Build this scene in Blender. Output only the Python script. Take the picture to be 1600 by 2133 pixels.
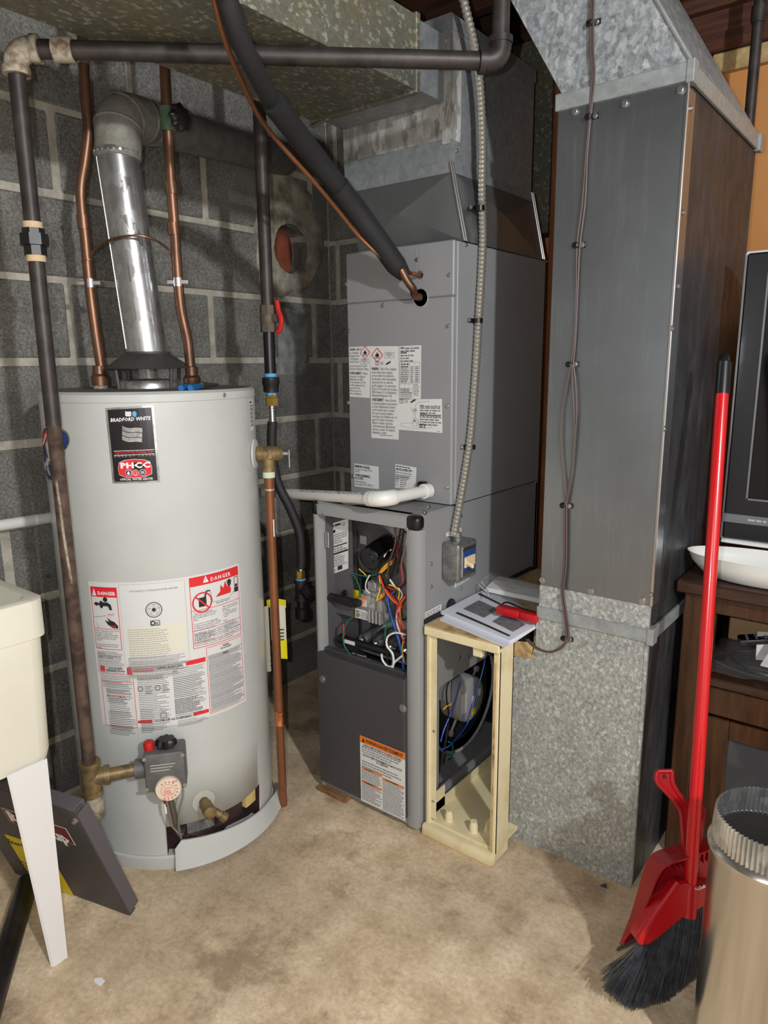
import bpy, bmesh, math, random
from mathutils import Vector, Matrix
random.seed(7)
for _o in list(bpy.data.objects): bpy.data.objects.remove(_o, do_unlink=True)
SC = bpy.context.scene
COL = SC.collection
V = Vector
# ------------------------------------------------------------------ camera
F_PX, CX, CY, EYE = 1480.0, 800.0, 1066.5, 1.22
_up = -V((70, -(8090-CY), -F_PX)).normalized()
_yy = V((1190, -(745-CY), -F_PX)); _yy = (_yy - _up*_yy.dot(_up)).normalized()
_xx = _yy.cross(_up)
ROT = Matrix((_xx, _yy, _up))            # camera axes -> room axes
CAMPOS = V((0, 0, EYE))
cam = bpy.data.cameras.new('camera'); camo = bpy.data.objects.new('camera', cam); COL.objects.link(camo)
cam.sensor_fit = 'VERTICAL'; cam.sensor_height = 36.0; cam.lens = 36.0*F_PX/2133.0; cam.clip_start = .02
camo.matrix_world = Matrix.Translation(CAMPOS) @ ROT.to_4x4()
SC.camera = camo
# ------------------------------------------------------------------ world, lights, exposure
w = bpy.data.worlds.new('world'); SC.world = w; w.use_nodes = True
w.node_tree.nodes['Background'].inputs[0].default_value = (.8, .85, 1, 1)
w.node_tree.nodes['Background'].inputs[1].default_value = .02
SC.view_settings.view_transform = 'Standard'; SC.view_settings.look = 'None'
SC.view_settings.gamma = 1.0; SC.view_settings.use_curve_mapping = False
SC.view_settings.exposure = 0.0
def lamp(name, loc, power, size, col):
    l = bpy.data.lights.new(name, 'POINT'); l.energy = power; l.shadow_soft_size = size; l.color = col
    o = bpy.data.objects.new(name, l); COL.objects.link(o); o.location = loc; return o
BULB = V((1.2, -.05, 1.98))
lamp('ceiling_bulb_light', BULB, 172, .045, (.95, .975, 1))
lamp('phone_flash_light', (-.05, -.02, 1.245), 29, .006, (.98, .985, 1))
# ------------------------------------------------------------------ measuring helpers: sight line through a photo pixel meets a plane of the room
def ray(px, py): return (ROT @ V((px-CX, -(py-CY), -F_PX))).normalized()
def hit(px, py, ax, val):
    d = ray(px, py); return CAMPOS + d*((val-CAMPOS[ax])/d[ax])
def gx(px, py, v): return hit(px, py, 0, v)
def gy(px, py, v): return hit(px, py, 1, v)
def gz(px, py, v=0.): return hit(px, py, 2, v)
# ------------------------------------------------------------------ materials
def nt(name):
    m = bpy.data.materials.new(name); m.use_nodes = True
    t = m.node_tree; return m, t, t.nodes, t.links, t.nodes['Principled BSDF']
def c4(c): return (c[0], c[1], c[2], 1)
def s2l(*c):   # sRGB 0-255 -> linear
    return tuple(((x/255)/12.92 if x/255 <= .04045 else ((x/255+.055)/1.055)**2.4) for x in c)
def node(N, kind, **kw):
    n = N.new(kind)
    for k, v in kw.items(): setattr(n, k, v)
    return n
def noise(N, L, scale, detail=4, rough=.6, pos=None, stretch=None):
    n = node(N, 'ShaderNodeTexNoise'); n.inputs['Scale'].default_value = scale
    n.inputs['Detail'].default_value = detail; n.inputs['Roughness'].default_value = rough
    g = pos or N.new('ShaderNodeNewGeometry')
    src = g.outputs['Position']
    if stretch:
        mp = node(N, 'ShaderNodeMapping'); mp.inputs['Scale'].default_value = stretch
        L.new(src, mp.inputs['Vector']); src = mp.outputs['Vector']
    L.new(src, n.inputs['Vector']); return n
def ramp(N, L, fac, stops):
    r = node(N, 'ShaderNodeValToRGB'); e = r.color_ramp.elements
    while len(e) < len(stops): e.new(.5)
    for k, (p, c) in enumerate(stops): e[k].position = p; e[k].color = c4(c)
    L.new(fac, r.inputs['Fac']); return r
def mixc(N, L, fac, a, b, mode='MIX'):
    m = node(N, 'ShaderNodeMix', data_type='RGBA', blend_type=mode)
    for val, key in ((a, 6), (b, 7)):
        if isinstance(val, tuple): m.inputs[key].default_value = c4(val)
        else: L.new(val, m.inputs[key])
    if isinstance(fac, (int, float)): m.inputs[0].default_value = fac
    else: L.new(fac, m.inputs[0])
    return m.outputs[2]
def bump(N, L, B, h, strength, dist=.01):
    b = node(N, 'ShaderNodeBump'); b.inputs['Strength'].default_value = strength; b.inputs['Distance'].default_value = dist
    L.new(h, b.inputs['Height']); L.new(b.outputs['Normal'], B.inputs['Normal']); return b
MT = {}
def M(name, col, rough=.5, metal=0., col2=None, scale=30, bmp=0, bscale=None, detail=4, lo=.35, hi=.65, stretch=None, coat=0, spec=.5):
    if name in MT: return MT[name]
    m, t, N, L, B = nt(name)
    B.inputs['Base Color'].default_value = c4(col); B.inputs['Roughness'].default_value = rough; B.inputs['Metallic'].default_value = metal
    B.inputs['Specular IOR Level'].default_value = spec
    if coat: B.inputs['Coat Weight'].default_value = coat; B.inputs['Coat Roughness'].default_value = .08
    if col2:
        n = noise(N, L, scale, detail, stretch=stretch); r = ramp(N, L, n.outputs[0], [(lo, col), (hi, col2)])
        L.new(r.outputs[0], B.inputs['Base Color'])
    if bmp:
        n = noise(N, L, bscale or scale, 3, stretch=stretch); bump(N, L, B, n.outputs[0], bmp, .002)
    MT[name] = m; return m
def galv(name, a, b, scale, rough=.42, metal=.6, stretch=(1, 1, 1), blotch=.3, dirt=None, amt=0., fleck=0., flake=.35):
    """zinc spangle: soft mottling, faint crystal flakes and sparse bright flecks"""
    m, t, N, L, B = nt(name)
    mid = tuple((x*.55+y*.45) for x, y in zip(a, b))
    n1 = noise(N, L, scale, 3, .6, stretch=stretch); n1.inputs['Distortion'].default_value = .6
    r1 = ramp(N, L, n1.outputs[0], [(.34, a), (.5, mid), (.66, b)])
    g = N.new('ShaderNodeNewGeometry'); mp = node(N, 'ShaderNodeMapping'); mp.inputs['Scale'].default_value = stretch
    L.new(g.outputs['Position'], mp.inputs['Vector'])
    dn = node(N, 'ShaderNodeTexNoise'); dn.inputs['Scale'].default_value = scale*1.3; dn.inputs['Detail'].default_value = 2; L.new(mp.outputs['Vector'], dn.inputs['Vector'])
    ad = node(N, 'ShaderNodeVectorMath', operation='MULTIPLY_ADD'); ad.inputs[1].default_value = (1.4/scale,)*3
    L.new(dn.outputs['Color'], ad.inputs[0]); L.new(mp.outputs['Vector'], ad.inputs[2])
    vo = node(N, 'ShaderNodeTexVoronoi'); vo.inputs['Scale'].default_value = scale*1.15; L.new(ad.outputs[0], vo.inputs['Vector'])
    sp = node(N, 'ShaderNodeSeparateColor'); L.new(vo.outputs['Color'], sp.inputs[0])
    r = ramp(N, L, sp.outputs[0], [(.05, a), (.95, b)])
    c = mixc(N, L, flake, r1.outputs[0], r.outputs[0])
    if fleck:
        fr = ramp(N, L, sp.outputs[2], [(.84, (0, 0, 0)), (.88, (fleck,)*3)]); c = mixc(N, L, fr.outputs[0], c, tuple(min(1, x*2.3) for x in b))
    n2 = noise(N, L, 4, 4); r2 = ramp(N, L, n2.outputs[0], [(.3, (1-blotch,)*3), (.7, (1., 1., 1.))])
    c = mixc(N, L, 1.0, c, r2.outputs[0], 'MULTIPLY')
    if dirt:
        n3 = noise(N, L, 7, 6, .7); r3 = ramp(N, L, n3.outputs[0], [(.45, (0, 0, 0)), (.7, (amt,)*3)]); c = mixc(N, L, r3.outputs[0], c, dirt)
    L.new(c, B.inputs['Base Color']); B.inputs['Metallic'].default_value = metal
    mr = node(N, 'ShaderNodeMapRange'); mr.inputs[3].default_value = rough-.08; mr.inputs[4].default_value = rough+.1
    L.new(sp.outputs[1], mr.inputs[0]); L.new(mr.outputs[0], B.inputs['Roughness'])
    MT[name] = m; return m
def scratched(name, col, rough=.3, metal=.85, amt=.5):
    m, t, N, L, B = nt(name)
    n = noise(N, L, 90, 5, .7, stretch=(1, 1, .06)); n2 = noise(N, L, 5, 4)
    r = ramp(N, L, n.outputs[0], [(.52, col), (.72, tuple(min(1, x*1.9+.03) for x in col))])
    r2 = ramp(N, L, n2.outputs[0], [(.35, (0, 0, 0)), (.7, (amt,)*3)])
    L.new(mixc(N, L, r2.outputs[0], col, r.outputs[0]), B.inputs['Base Color'])
    B.inputs['Metallic'].default_value = metal
    mr = node(N, 'ShaderNodeMapRange'); mr.inputs[3].default_value = rough-.07; mr.inputs[4].default_value = rough+.15
    L.new(n2.outputs[0], mr.inputs[0]); L.new(mr.outputs[0], B.inputs['Roughness'])
    MT[name] = m; return m
def glassy(name, col, alpha, rough=.08):
    m, t, N, L, B = nt(name)
    B.inputs['Base Color'].default_value = c4(col); B.inputs['Roughness'].default_value = rough; B.inputs['Alpha'].default_value = alpha
    B.inputs['Specular IOR Level'].default_value = .9
    MT[name] = m; return m
# painted and plain
M('heater_paint', s2l(196, 199, 196), .33, col2=s2l(190, 193, 189), scale=6, coat=.15)
M('heater_top', s2l(128, 124, 116), .7, col2=s2l(88, 84, 78), scale=14)
M('furnace_paint', s2l(140, 141, 141), .5, .0, col2=s2l(134, 135, 135), scale=3)
M('coil_paint', s2l(143, 144, 146), .5, .0, col2=s2l(138, 139, 141), scale=3)
M('post_paint', s2l(150, 151, 151), .5)
M('charcoal_paint', s2l(66, 64, 66), .5)
M('charcoal_inside', s2l(92, 92, 95), .55, .2)
M('black_plastic', s2l(22, 22, 24), .35)
M('black_gloss', s2l(12, 12, 14), .15, coat=.5)
M('black_rubber', s2l(32, 32, 33), .62, bmp=.15, bscale=120)
M('insulation_black', s2l(33, 33, 35), .72, col2=s2l(26, 26, 28), scale=25, bmp=.1, bscale=60)
M('iron_pipe', s2l(68, 61, 58), .48, .3, col2=s2l(46, 42, 40), scale=22, bmp=.1)
M('iron_dark', s2l(46, 44, 45), .4, .35, col2=s2l(34, 32, 33), scale=30)
M('rusty_iron', s2l(98, 78, 66), .75, .15, col2=s2l(60, 46, 40), scale=28, bmp=.3, detail=8, lo=.4, hi=.6)
M('old_fitting', s2l(168, 160, 142), .85, .0, col2=s2l(110, 90, 74), scale=40, bmp=.4, detail=8, lo=.45, hi=.62)
M('brass_old', s2l(152, 128, 84), .5, .45, col2=s2l(104, 92, 66), scale=35, bmp=.2)
M('brass', s2l(214, 176, 84), .28, .9)
M('copper_old', s2l(136, 100, 78), .4, .7, col2=s2l(82, 58, 46), scale=18, stretch=(1, 1, .35), lo=.38, hi=.68)
M('copper_new', s2l(150, 98, 66), .42, .6, col2=s2l(130, 84, 56), scale=10)
M('copper_bright', s2l(232, 150, 104), .25, .95)
M('solder', s2l(198, 194, 186), .35, .7)
M('pvc', s2l(226, 226, 220), .38)
M('sink_plastic', s2l(224, 222, 206), .45, col2=s2l(218, 215, 198), scale=4)
M('white_leg', s2l(226, 226, 224), .5)
M('paper', s2l(232, 232, 230), .75)
M('paper_blue', s2l(222, 225, 234), .7)
M('label_white', s2l(218, 219, 217), .55)
M('label_cream', s2l(224, 221, 204), .55)
M('ink', s2l(36, 36, 38), .7)
M('ink_grey', s2l(118, 118, 120), .7)
M('ink_mid', s2l(92, 92, 94), .7)
M('ink_faint', s2l(176, 174, 166), .7)
M('ink_photo', s2l(128, 128, 132), .7, col2=s2l(96, 96, 100), scale=60)
M('ink_red', s2l(222, 40, 48), .6)
M('ink_orange', s2l(232, 122, 30), .6)
M('ink_yellow', s2l(222, 200, 20), .6)
M('ink_blue', s2l(36, 66, 136), .6)
M('ink_lightblue', s2l(96, 168, 214), .5)
M('ink_navy', s2l(34, 44, 92), .6)
M('ink_darkred', s2l(112, 14, 24), .5)
M('ink_white', s2l(236, 236, 236), .55)
M('label_black', s2l(22, 22, 23), .3)
M('silver_foil', s2l(206, 206, 206), .25, .85, col2=s2l(150, 150, 150), scale=40)
M('bright_steel', s2l(214, 214, 214), .25, .95)
M('screw_steel', s2l(190, 190, 190), .3, .9)
M('cast_aluminium', s2l(176, 176, 176), .42, .55, col2=s2l(148, 148, 148), scale=30)
M('valve_grey', s2l(168, 168, 166), .5, .1)
M('control_grey', s2l(112, 112, 110), .55, .25, col2=s2l(96, 96, 95), scale=40)
M('red_plastic', s2l(184, 18, 28), .3, coat=.2)
M('red_button', s2l(190, 34, 34), .4)
M('dustpan_red', s2l(166, 14, 26), .36, coat=.1, col2=s2l(156, 18, 28), scale=14)
M('red_handle', s2l(200, 22, 28), .25, coat=.3)
M('cream_paint', s2l(230, 217, 176), .5, col2=s2l(206, 188, 140), scale=9, detail=7, lo=.5, hi=.75)
M('cream_rusty', s2l(196, 168, 118), .75, col2=s2l(120, 84, 52), scale=22, detail=8, lo=.5, hi=.72, bmp=.2)
M('blower_black', s2l(40, 43, 48), .45, .4)
M('motor_grey', s2l(172, 172, 172), .42, .2)
M('rust_plate', s2l(70, 46, 44), .7, .2, col2=s2l(44, 28, 28), scale=20)
M('ash_grey', s2l(120, 118, 116), .8, col2=s2l(80, 76, 74), scale=50, bmp=.4)
M('fibreglass', s2l(216, 196, 134), .95, col2=s2l(186, 160, 96), scale=40, bmp=.6)
M('terracotta', s2l(150, 80, 56), .85, col2=s2l(112, 56, 38), scale=16, bmp=.3)
M('cement_patch', s2l(186, 178, 158), .95, col2=s2l(112, 106, 94), scale=11, detail=10, lo=.38, hi=.62, bmp=.7, bscale=60)
M('slate_patch', s2l(164, 166, 162), .85, col2=s2l(96, 100, 100), scale=14, detail=8, bmp=.3)
M('wood_stud', s2l(150, 92, 50), .75, col2=s2l(112, 64, 34), scale=10, stretch=(8, 8, .6), detail=6)
M('wood_dark', s2l(92, 50, 32), .8, col2=s2l(58, 32, 22), scale=10, stretch=(.6, 8, 8), detail=6)
M('wood_joist', s2l(96, 64, 42), .85, col2=s2l(64, 42, 28), scale=9, stretch=(8, .6, 8), detail=6)
M('orange_board', s2l(202, 142, 82), .8, col2=s2l(192, 132, 74), scale=3)
M('board_edge', s2l(198, 172, 124), .9, col2=s2l(166, 140, 96), scale=40, bmp=.5)
M('table_wood', s2l(78, 47, 24), .4, col2=s2l(48, 28, 14), scale=9, stretch=(7, 7, .7), detail=6, coat=.2)
M('table_top_wood', s2l(66, 43, 31), .35, col2=s2l(46, 30, 22), scale=9, stretch=(.7, 7, 7), detail=6, coat=.2)
M('cardboard', s2l(178, 146, 106), .85)
M('tv_black', s2l(26, 27, 31), .3, coat=.3)
M('tv_screen', s2l(5, 5, 7), .12, coat=.4)
M('tv_white', s2l(226, 226, 226), .35)
M('tv_silver', s2l(120, 122, 126), .4, .3)
M('dish_white', s2l(228, 229, 224), .3)
M('bristle', s2l(84, 87, 92), .55, col2=s2l(56, 58, 62), scale=60)
M('blue_grip', s2l(24, 104, 168), .4)
M('tool_steel', s2l(90, 90, 92), .4, .7)
M('toggle_ivory', s2l(226, 208, 160), .4)
M('green_patina', s2l(62, 104, 84), .7, .2, col2=s2l(120, 110, 84), scale=40)
M('thermo_wire', s2l(84, 68, 64), .45)
M('yellow_tag', s2l(228, 216, 30), .6)
M('tape_blue', s2l(90, 170, 214), .6)
M('thread_tape', s2l(200, 214, 190), .7)
for nm, c in dict(w_red=(206, 36, 40), w_blue=(34, 78, 178), w_yellow=(232, 190, 40), w_orange=(232, 122, 40), w_green=(18, 112, 84), w_white=(228, 226, 220), w_black=(24, 24, 25), w_purple=(120, 70, 140), w_maroon=(110, 34, 46), w_grey=(150, 150, 150), w_brown=(90, 58, 44), w_pink=(226, 150, 150)).items():
    M(nm, s2l(*c), .4)
galv('galv_old', s2l(100, 101, 89), s2l(126, 127, 115), 125, .5, .25, (1, .7, 1), .35, s2l(122, 106, 68), .5, .6, .25)
galv('galv_plenum', s2l(132, 137, 140), s2l(158, 163, 166), 60, .48, .35, (1, 1, 1), .25)
galv('galv_box', s2l(140, 144, 141), s2l(202, 206, 203), 145, .45, .3, (1, 1, .8), .18, None, 0, .35, .28)
galv('galv_offset', s2l(128, 134, 137), s2l(200, 207, 210), 85, .42, .35, (1, 1, .75), .15, None, 0, .3, .35)
galv('galv_side_shaded', s2l(78, 79, 83), s2l(102, 103, 107), 30, .5, .72, (1, 1, .35), .4, None, 0, 0, .2)  # galvanized metal darkened to put the duct's right-side shade into its colour
galv('galv_pipe', s2l(172, 174, 173), s2l(212, 214, 213), 40, .26, .85, (1, 1, .7), .15, None, 0, 0, .6)
galv('galv_dusty', s2l(124, 122, 112), s2l(154, 152, 142), 50, .65, .15, (1, 1, 1), .2)
galv('galv_cleat', s2l(150, 156, 156), s2l(176, 182, 182), 60, .45, .35, (1, 1, 1), .12)
scratched('duct_panel', s2l(158, 165, 172), .27, .93, .35)
scratched('transition_steel', s2l(146, 150, 152), .3, .8, .25)
scratched('stove_pipe', s2l(206, 202, 194), .16, .96, .15)
galv('foil_tape', s2l(140, 140, 134), s2l(232, 232, 226), 45, .3, .4, (1, 1, .4), .45, None, 0, .6, .6)
glassy('clear_plastic', (.95, .97, 1), .12, .06)
glassy('clear_bag', (.9, .93, .96), .035, .05)
# galvanized duct, floor and block materials with wear
def block_material():
    m, t, N, L, B = nt('concrete_block')
    fine = noise(N, L, 160, 6, .75); mid = noise(N, L, 9, 6, .65); big = noise(N, L, 1.6, 3)
    r = ramp(N, L, fine.outputs[0], [(.3, s2l(96, 95, 91)), (.52, s2l(150, 148, 142)), (.72, s2l(194, 191, 183))])
    r2 = ramp(N, L, mid.outputs[0], [(.3, (.62, .61, .59)), (.65, (1., 1., 1.))]); c = mixc(N, L, 1., r.outputs[0], r2.outputs[0], 'MULTIPLY')
    spots = noise(N, L, 22, 3); r3 = ramp(N, L, spots.outputs[0], [(.69, (0, 0, 0)), (.73, (.55,)*3)]); c = mixc(N, L, r3.outputs[0], c, s2l(40, 36, 32))
    L.new(c, B.inputs['Base Color']); B.inputs['Roughness'].default_value = .95; B.inputs['Specular IOR Level'].default_value = .2
    bump(N, L, B, fine.outputs[0], .85, .006); MT['concrete_block'] = m
block_material()
M('mortar', s2l(196, 190, 176), .95, col2=s2l(160, 154, 140), scale=22, detail=8, bmp=.5, bscale=120)
def floor_material():
    m, t, N, L, B = nt('concrete_floor')
    big = noise(N, L, 1.7, 5, .6); mid = noise(N, L, 9, 8, .7); fine = noise(N, L, 90, 6, .7)
    a = ramp(N, L, mid.outputs[0], [(.3, s2l(188, 164, 132)), (.5, s2l(226, 203, 168)), (.66, s2l(246, 226, 194))])
    dk = ramp(N, L, big.outputs[0], [(.42, (.0,)*3), (.62, (.75,)*3)])
    c = mixc(N, L, dk.outputs[0], a.outputs[0], mixc(N, L, mid.outputs[0], s2l(156, 134, 108), s2l(206, 188, 162)))
    f = ramp(N, L, fine.outputs[0], [(.3, (.72,)*3), (.6, (1.,)*3)]); c = mixc(N, L, 1., c, f.outputs[0], 'MULTIPLY')
    st = noise(N, L, 4.2, 9, .72); sr = ramp(N, L, st.outputs[0], [(.52, (0,)*3), (.62, (.7,)*3)]); c = mixc(N, L, sr.outputs[0], c, s2l(146, 124, 98))
    wh = noise(N, L, 26, 3, .5); wr = ramp(N, L, wh.outputs[0], [(.7, (0,)*3), (.74, (.5,)*3)]); c = mixc(N, L, wr.outputs[0], c, s2l(232, 226, 214))
    L.new(c, B.inputs['Base Color']); B.inputs['Roughness'].default_value = .8; B.inputs['Specular IOR Level'].default_value = .25
    bump(N, L, B, fine.outputs[0], .25, .003); MT['concrete_floor'] = m
floor_material()
# ------------------------------------------------------------------ mesh helpers
WORLD = {}
def spline(pts, k=8):
    P = [V(p) for p in pts]
    if len(P) < 3: return P
    out = []
    for i in range(len(P)-1):
        a = P[i-1] if i else P[0]*2-P[1]; b, c = P[i], P[i+1]; d = P[i+2] if i+2 < len(P) else P[-1]*2-P[-2]
        for j in range(k):
            t = j/k
            out.append(.5*((2*b)+(c-a)*t+(2*a-5*b+4*c-d)*t*t+(3*b-a-3*c+d)*t**3))
    out.append(P[-1]); return out
def arc(c, u, v, r, a0, a1, n): 
    return [V(c)+V(u)*(r*math.cos(a0+(a1-a0)*i/n))+V(v)*(r*math.sin(a0+(a1-a0)*i/n)) for i in range(n+1)]
def elbow(p0, corner, p1, r, n=8):
    p0, c, p1 = V(p0), V(corner), V(p1); a = (p0-c).normalized(); b = (p1-c).normalized()
    s, e = c+a*r, c+b*r; out = []
    for i in range(n+1):
        t = i/n; out.append(s*(1-t)**2+c*2*t*(1-t)+e*t*t)
    return out
class MB:
    def __init__(s): s.v = []; s.f = []; s.m = []; s.mi = 0
    def add(s, vs, fs):
        o = len(s.v); s.v += [V(v) for v in vs]; s.f += [tuple(i+o for i in f) for f in fs]; s.m += [s.mi]*len(fs); return s
    def box(s, a, b, bev=0, seg=1):
        a, b = V(a), V(b); lo = V([min(a[i], b[i]) for i in range(3)]); hi = V([max(a[i], b[i]) for i in range(3)])
        vs = [(x, y, z) for x in (lo.x, hi.x) for y in (lo.y, hi.y) for z in (lo.z, hi.z)]
        fs = [(0, 1, 3, 2), (4, 6, 7, 5), (0, 4, 5, 1), (2, 3, 7, 6), (0, 2, 6, 4), (1, 5, 7, 3)]
        if bev: return s.bevelled(vs, fs, bev, seg)
        return s.add(vs, fs)
    def bevelled(s, vs, fs, bev, seg=1):
        bm = bmesh.new(); q = [bm.verts.new(v) for v in vs]
        for f in fs: bm.faces.new([q[i] for i in f])
        bmesh.ops.bevel(bm, geom=bm.edges[:]+bm.verts[:], offset=bev, segments=seg, affect='EDGES', profile=.5, clamp_overlap=True)
        bm.verts.index_update(); s.add([v.co.copy() for v in bm.verts], [[v.index for v in f.verts] for f in bm.faces]); bm.free(); return s
    def frame(s, o, u, v, w, bev=0, seg=1):      # box from corner o and three edge vectors
        o, u, v, w = V(o), V(u), V(v), V(w); vs = [o+u*i+v*j+w*k for i in (0, 1) for j in (0, 1) for k in (0, 1)]
        fs = [(0, 1, 3, 2), (4, 6, 7, 5), (0, 4, 5, 1), (2, 3, 7, 6), (0, 2, 6, 4), (1, 5, 7, 3)]
        return s.bevelled(vs, fs, bev, seg) if bev else s.add(vs, fs)
    def prism(s, pts, vec, bev=0):
        P = [V(p) for p in pts]; n = len(P); vec = V(vec); vs = P+[p+vec for p in P]
        fs = [tuple(range(n))[::-1], tuple(range(n, 2*n))]+[(i, (i+1) % n, n+(i+1) % n, n+i) for i in range(n)]
        return s.bevelled(vs, fs, bev) if bev else s.add(vs, fs)
    def tube(s, pts, r, n=12, cap=True, closed=False):
        P = [V(p) for p in pts]; m = len(P); R = r if isinstance(r, (list, tuple)) else [r]*m
        T = [((P[min(i+1, m-1)]-P[max(i-1, 0)]) if not closed else (P[(i+1) % m]-P[i-1])).normalized() for i in range(m)]
        ref = V((0, 0, 1)) if abs(T[0].z) < .9 else V((1, 0, 0)); u = T[0].cross(ref).normalized(); vs = []; fs = []
        for i in range(m):
            if i: u = (u - T[i]*u.dot(T[i])).normalized()
            vv = T[i].cross(u)
            vs += [P[i]+(u*math.cos(2*math.pi*k/n)+vv*math.sin(2*math.pi*k/n))*R[i] for k in range(n)]
        for i in range(m if closed else m-1):
            j = (i+1) % m
            fs += [(i*n+k, i*n+(k+1) % n, j*n+(k+1) % n, j*n+k) for k in range(n)]
        if cap and not closed: fs += [tuple(range(n))[::-1], tuple(range((m-1)*n, m*n))]
        return s.add(vs, fs)
    def cyl(s, a, b, r, r2=None, n=24, cap=True): return s.tube([a, b], [r, r if r2 is None else r2], n, cap)
    def lathe(s, prof, o=(0, 0, 0), axis=(0, 0, 1), n=48, a0=0, a1=2*math.pi, u=None):
        o = V(o); ax = V(axis).normalized(); ref = V((1, 0, 0)) if abs(ax.x) < .9 else V((0, 1, 0))
        u = V(u).normalized() if u else (ref-ax*ref.dot(ax)).normalized(); vv = ax.cross(u); full = abs(a1-a0) > 6.28; k = n if full else n+1; vs = []; fs = []
        for r, z in prof: vs += [o+ax*z+(u*math.cos(a0+(a1-a0)*i/n)+vv*math.sin(a0+(a1-a0)*i/n))*max(r, 1e-5) for i in range(k)]
        for j in range(len(prof)-1):
            for i in range(n):
                i2 = (i+1) % k; fs.append((j*k+i, j*k+i2, (j+1)*k+i2, (j+1)*k+i))
        if full:
            fs.append(tuple(range(k))[::-1]) if prof[0][0] > 1e-4 else None
            fs.append(tuple(range((len(prof)-1)*k, len(prof)*k))) if prof[-1][0] > 1e-4 else None
        return s.add(vs, fs)
    def sheet(s, rows):       # grid of points
        k = len(rows[0]); vs = [p for r in rows for p in r]
        return s.add(vs, [(j*k+i, j*k+i+1, (j+1)*k+i+1, (j+1)*k+i) for j in range(len(rows)-1) for i in range(k-1)])
    def poly(s, pts): return s.add(pts, [tuple(range(len(pts)))])
    def build(s, name, mat, parent=None, smooth=True, ang=35, recalc=True, mats=None, loc=None):
        base = V(WORLD[parent.name]) if parent else (V(loc) if loc else V((0, 0, 0)))
        me = bpy.data.meshes.new(name); me.from_pydata([v-base for v in s.v], [], s.f)
        for mm in (mats or [mat]): me.materials.append(MT[mm] if isinstance(mm, str) else mm)
        if mats: me.polygons.foreach_set('material_index', s.m)
        if recalc:
            bm = bmesh.new(); bm.from_mesh(me); bmesh.ops.recalc_face_normals(bm, faces=bm.faces[:]); bm.to_mesh(me); bm.free()
        if smooth:
            me.polygons.foreach_set('use_smooth', [True]*len(me.polygons)); me.set_sharp_from_angle(angle=math.radians(ang))
        me.update(); o = bpy.data.objects.new(name, me); COL.objects.link(o)
        if parent: o.parent = parent
        elif loc: o.location = base
        WORLD[o.name] = base; return o
def thing(name, loc, label, cat, group=None):
    o = bpy.data.objects.new(name, None); COL.objects.link(o); o.location = V(loc); o.empty_display_size = .05
    WORLD[o.name] = V(loc); o['label'] = label; o['category'] = cat
    if group: o['group'] = group
    return o
def tag(o, label, cat, group=None):
    o['label'] = label; o['category'] = cat
    if group: o['group'] = group
    return o
def struct(o): o['kind'] = 'structure'; return o
def copyof(o, parent, loc):
    c = o.copy(); COL.objects.link(c); c.parent = parent; c.location = V(loc) - (V(WORLD[parent.name]) if parent else V((0, 0, 0))); WORLD[c.name] = V(loc); return c
def boolean(o, cutter, op='DIFFERENCE', flat=True):
    md = o.modifiers.new('cut', 'BOOLEAN'); md.object = cutter; md.operation = op; md.solver = 'EXACT'
    dg = bpy.context.evaluated_depsgraph_get(); dg.update(); me = bpy.data.meshes.new_from_object(o.evaluated_get(dg)); o.modifiers.clear()
    old = o.data; o.data = me; flat and me.polygons.foreach_set('use_smooth', [False]*len(me.polygons)); me.name = old.name
    if old.users == 0: bpy.data.meshes.remove(old)
def drop(o):
    me = o.data; bpy.data.objects.remove(o, do_unlink=True)
    if me and me.users == 0: bpy.data.meshes.remove(me)
SCREW = {}
def screw(parent, p, nrm, r=.0055, h=.004, mat='screw_steel', name='screw'):
    nrm = V(nrm).normalized(); key = (tuple(round(x, 2) for x in nrm), r, h, mat)
    if key not in SCREW:
        b = MB(); b.lathe([(r*1.35, 0), (r*1.35, h*.3), (r*.95, h*.35), (r*.9, h), (0, h)], (0, 0, 0), nrm, n=10); me = b.build('screw', mat, None); SCREW[key] = me.data; bpy.data.objects.remove(me)
    o = bpy.data.objects.new(name, SCREW[key]); COL.objects.link(o); o.parent = parent; o.location = V(p)-V(WORLD[parent.name]); WORLD[o.name] = V(p); return o
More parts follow.
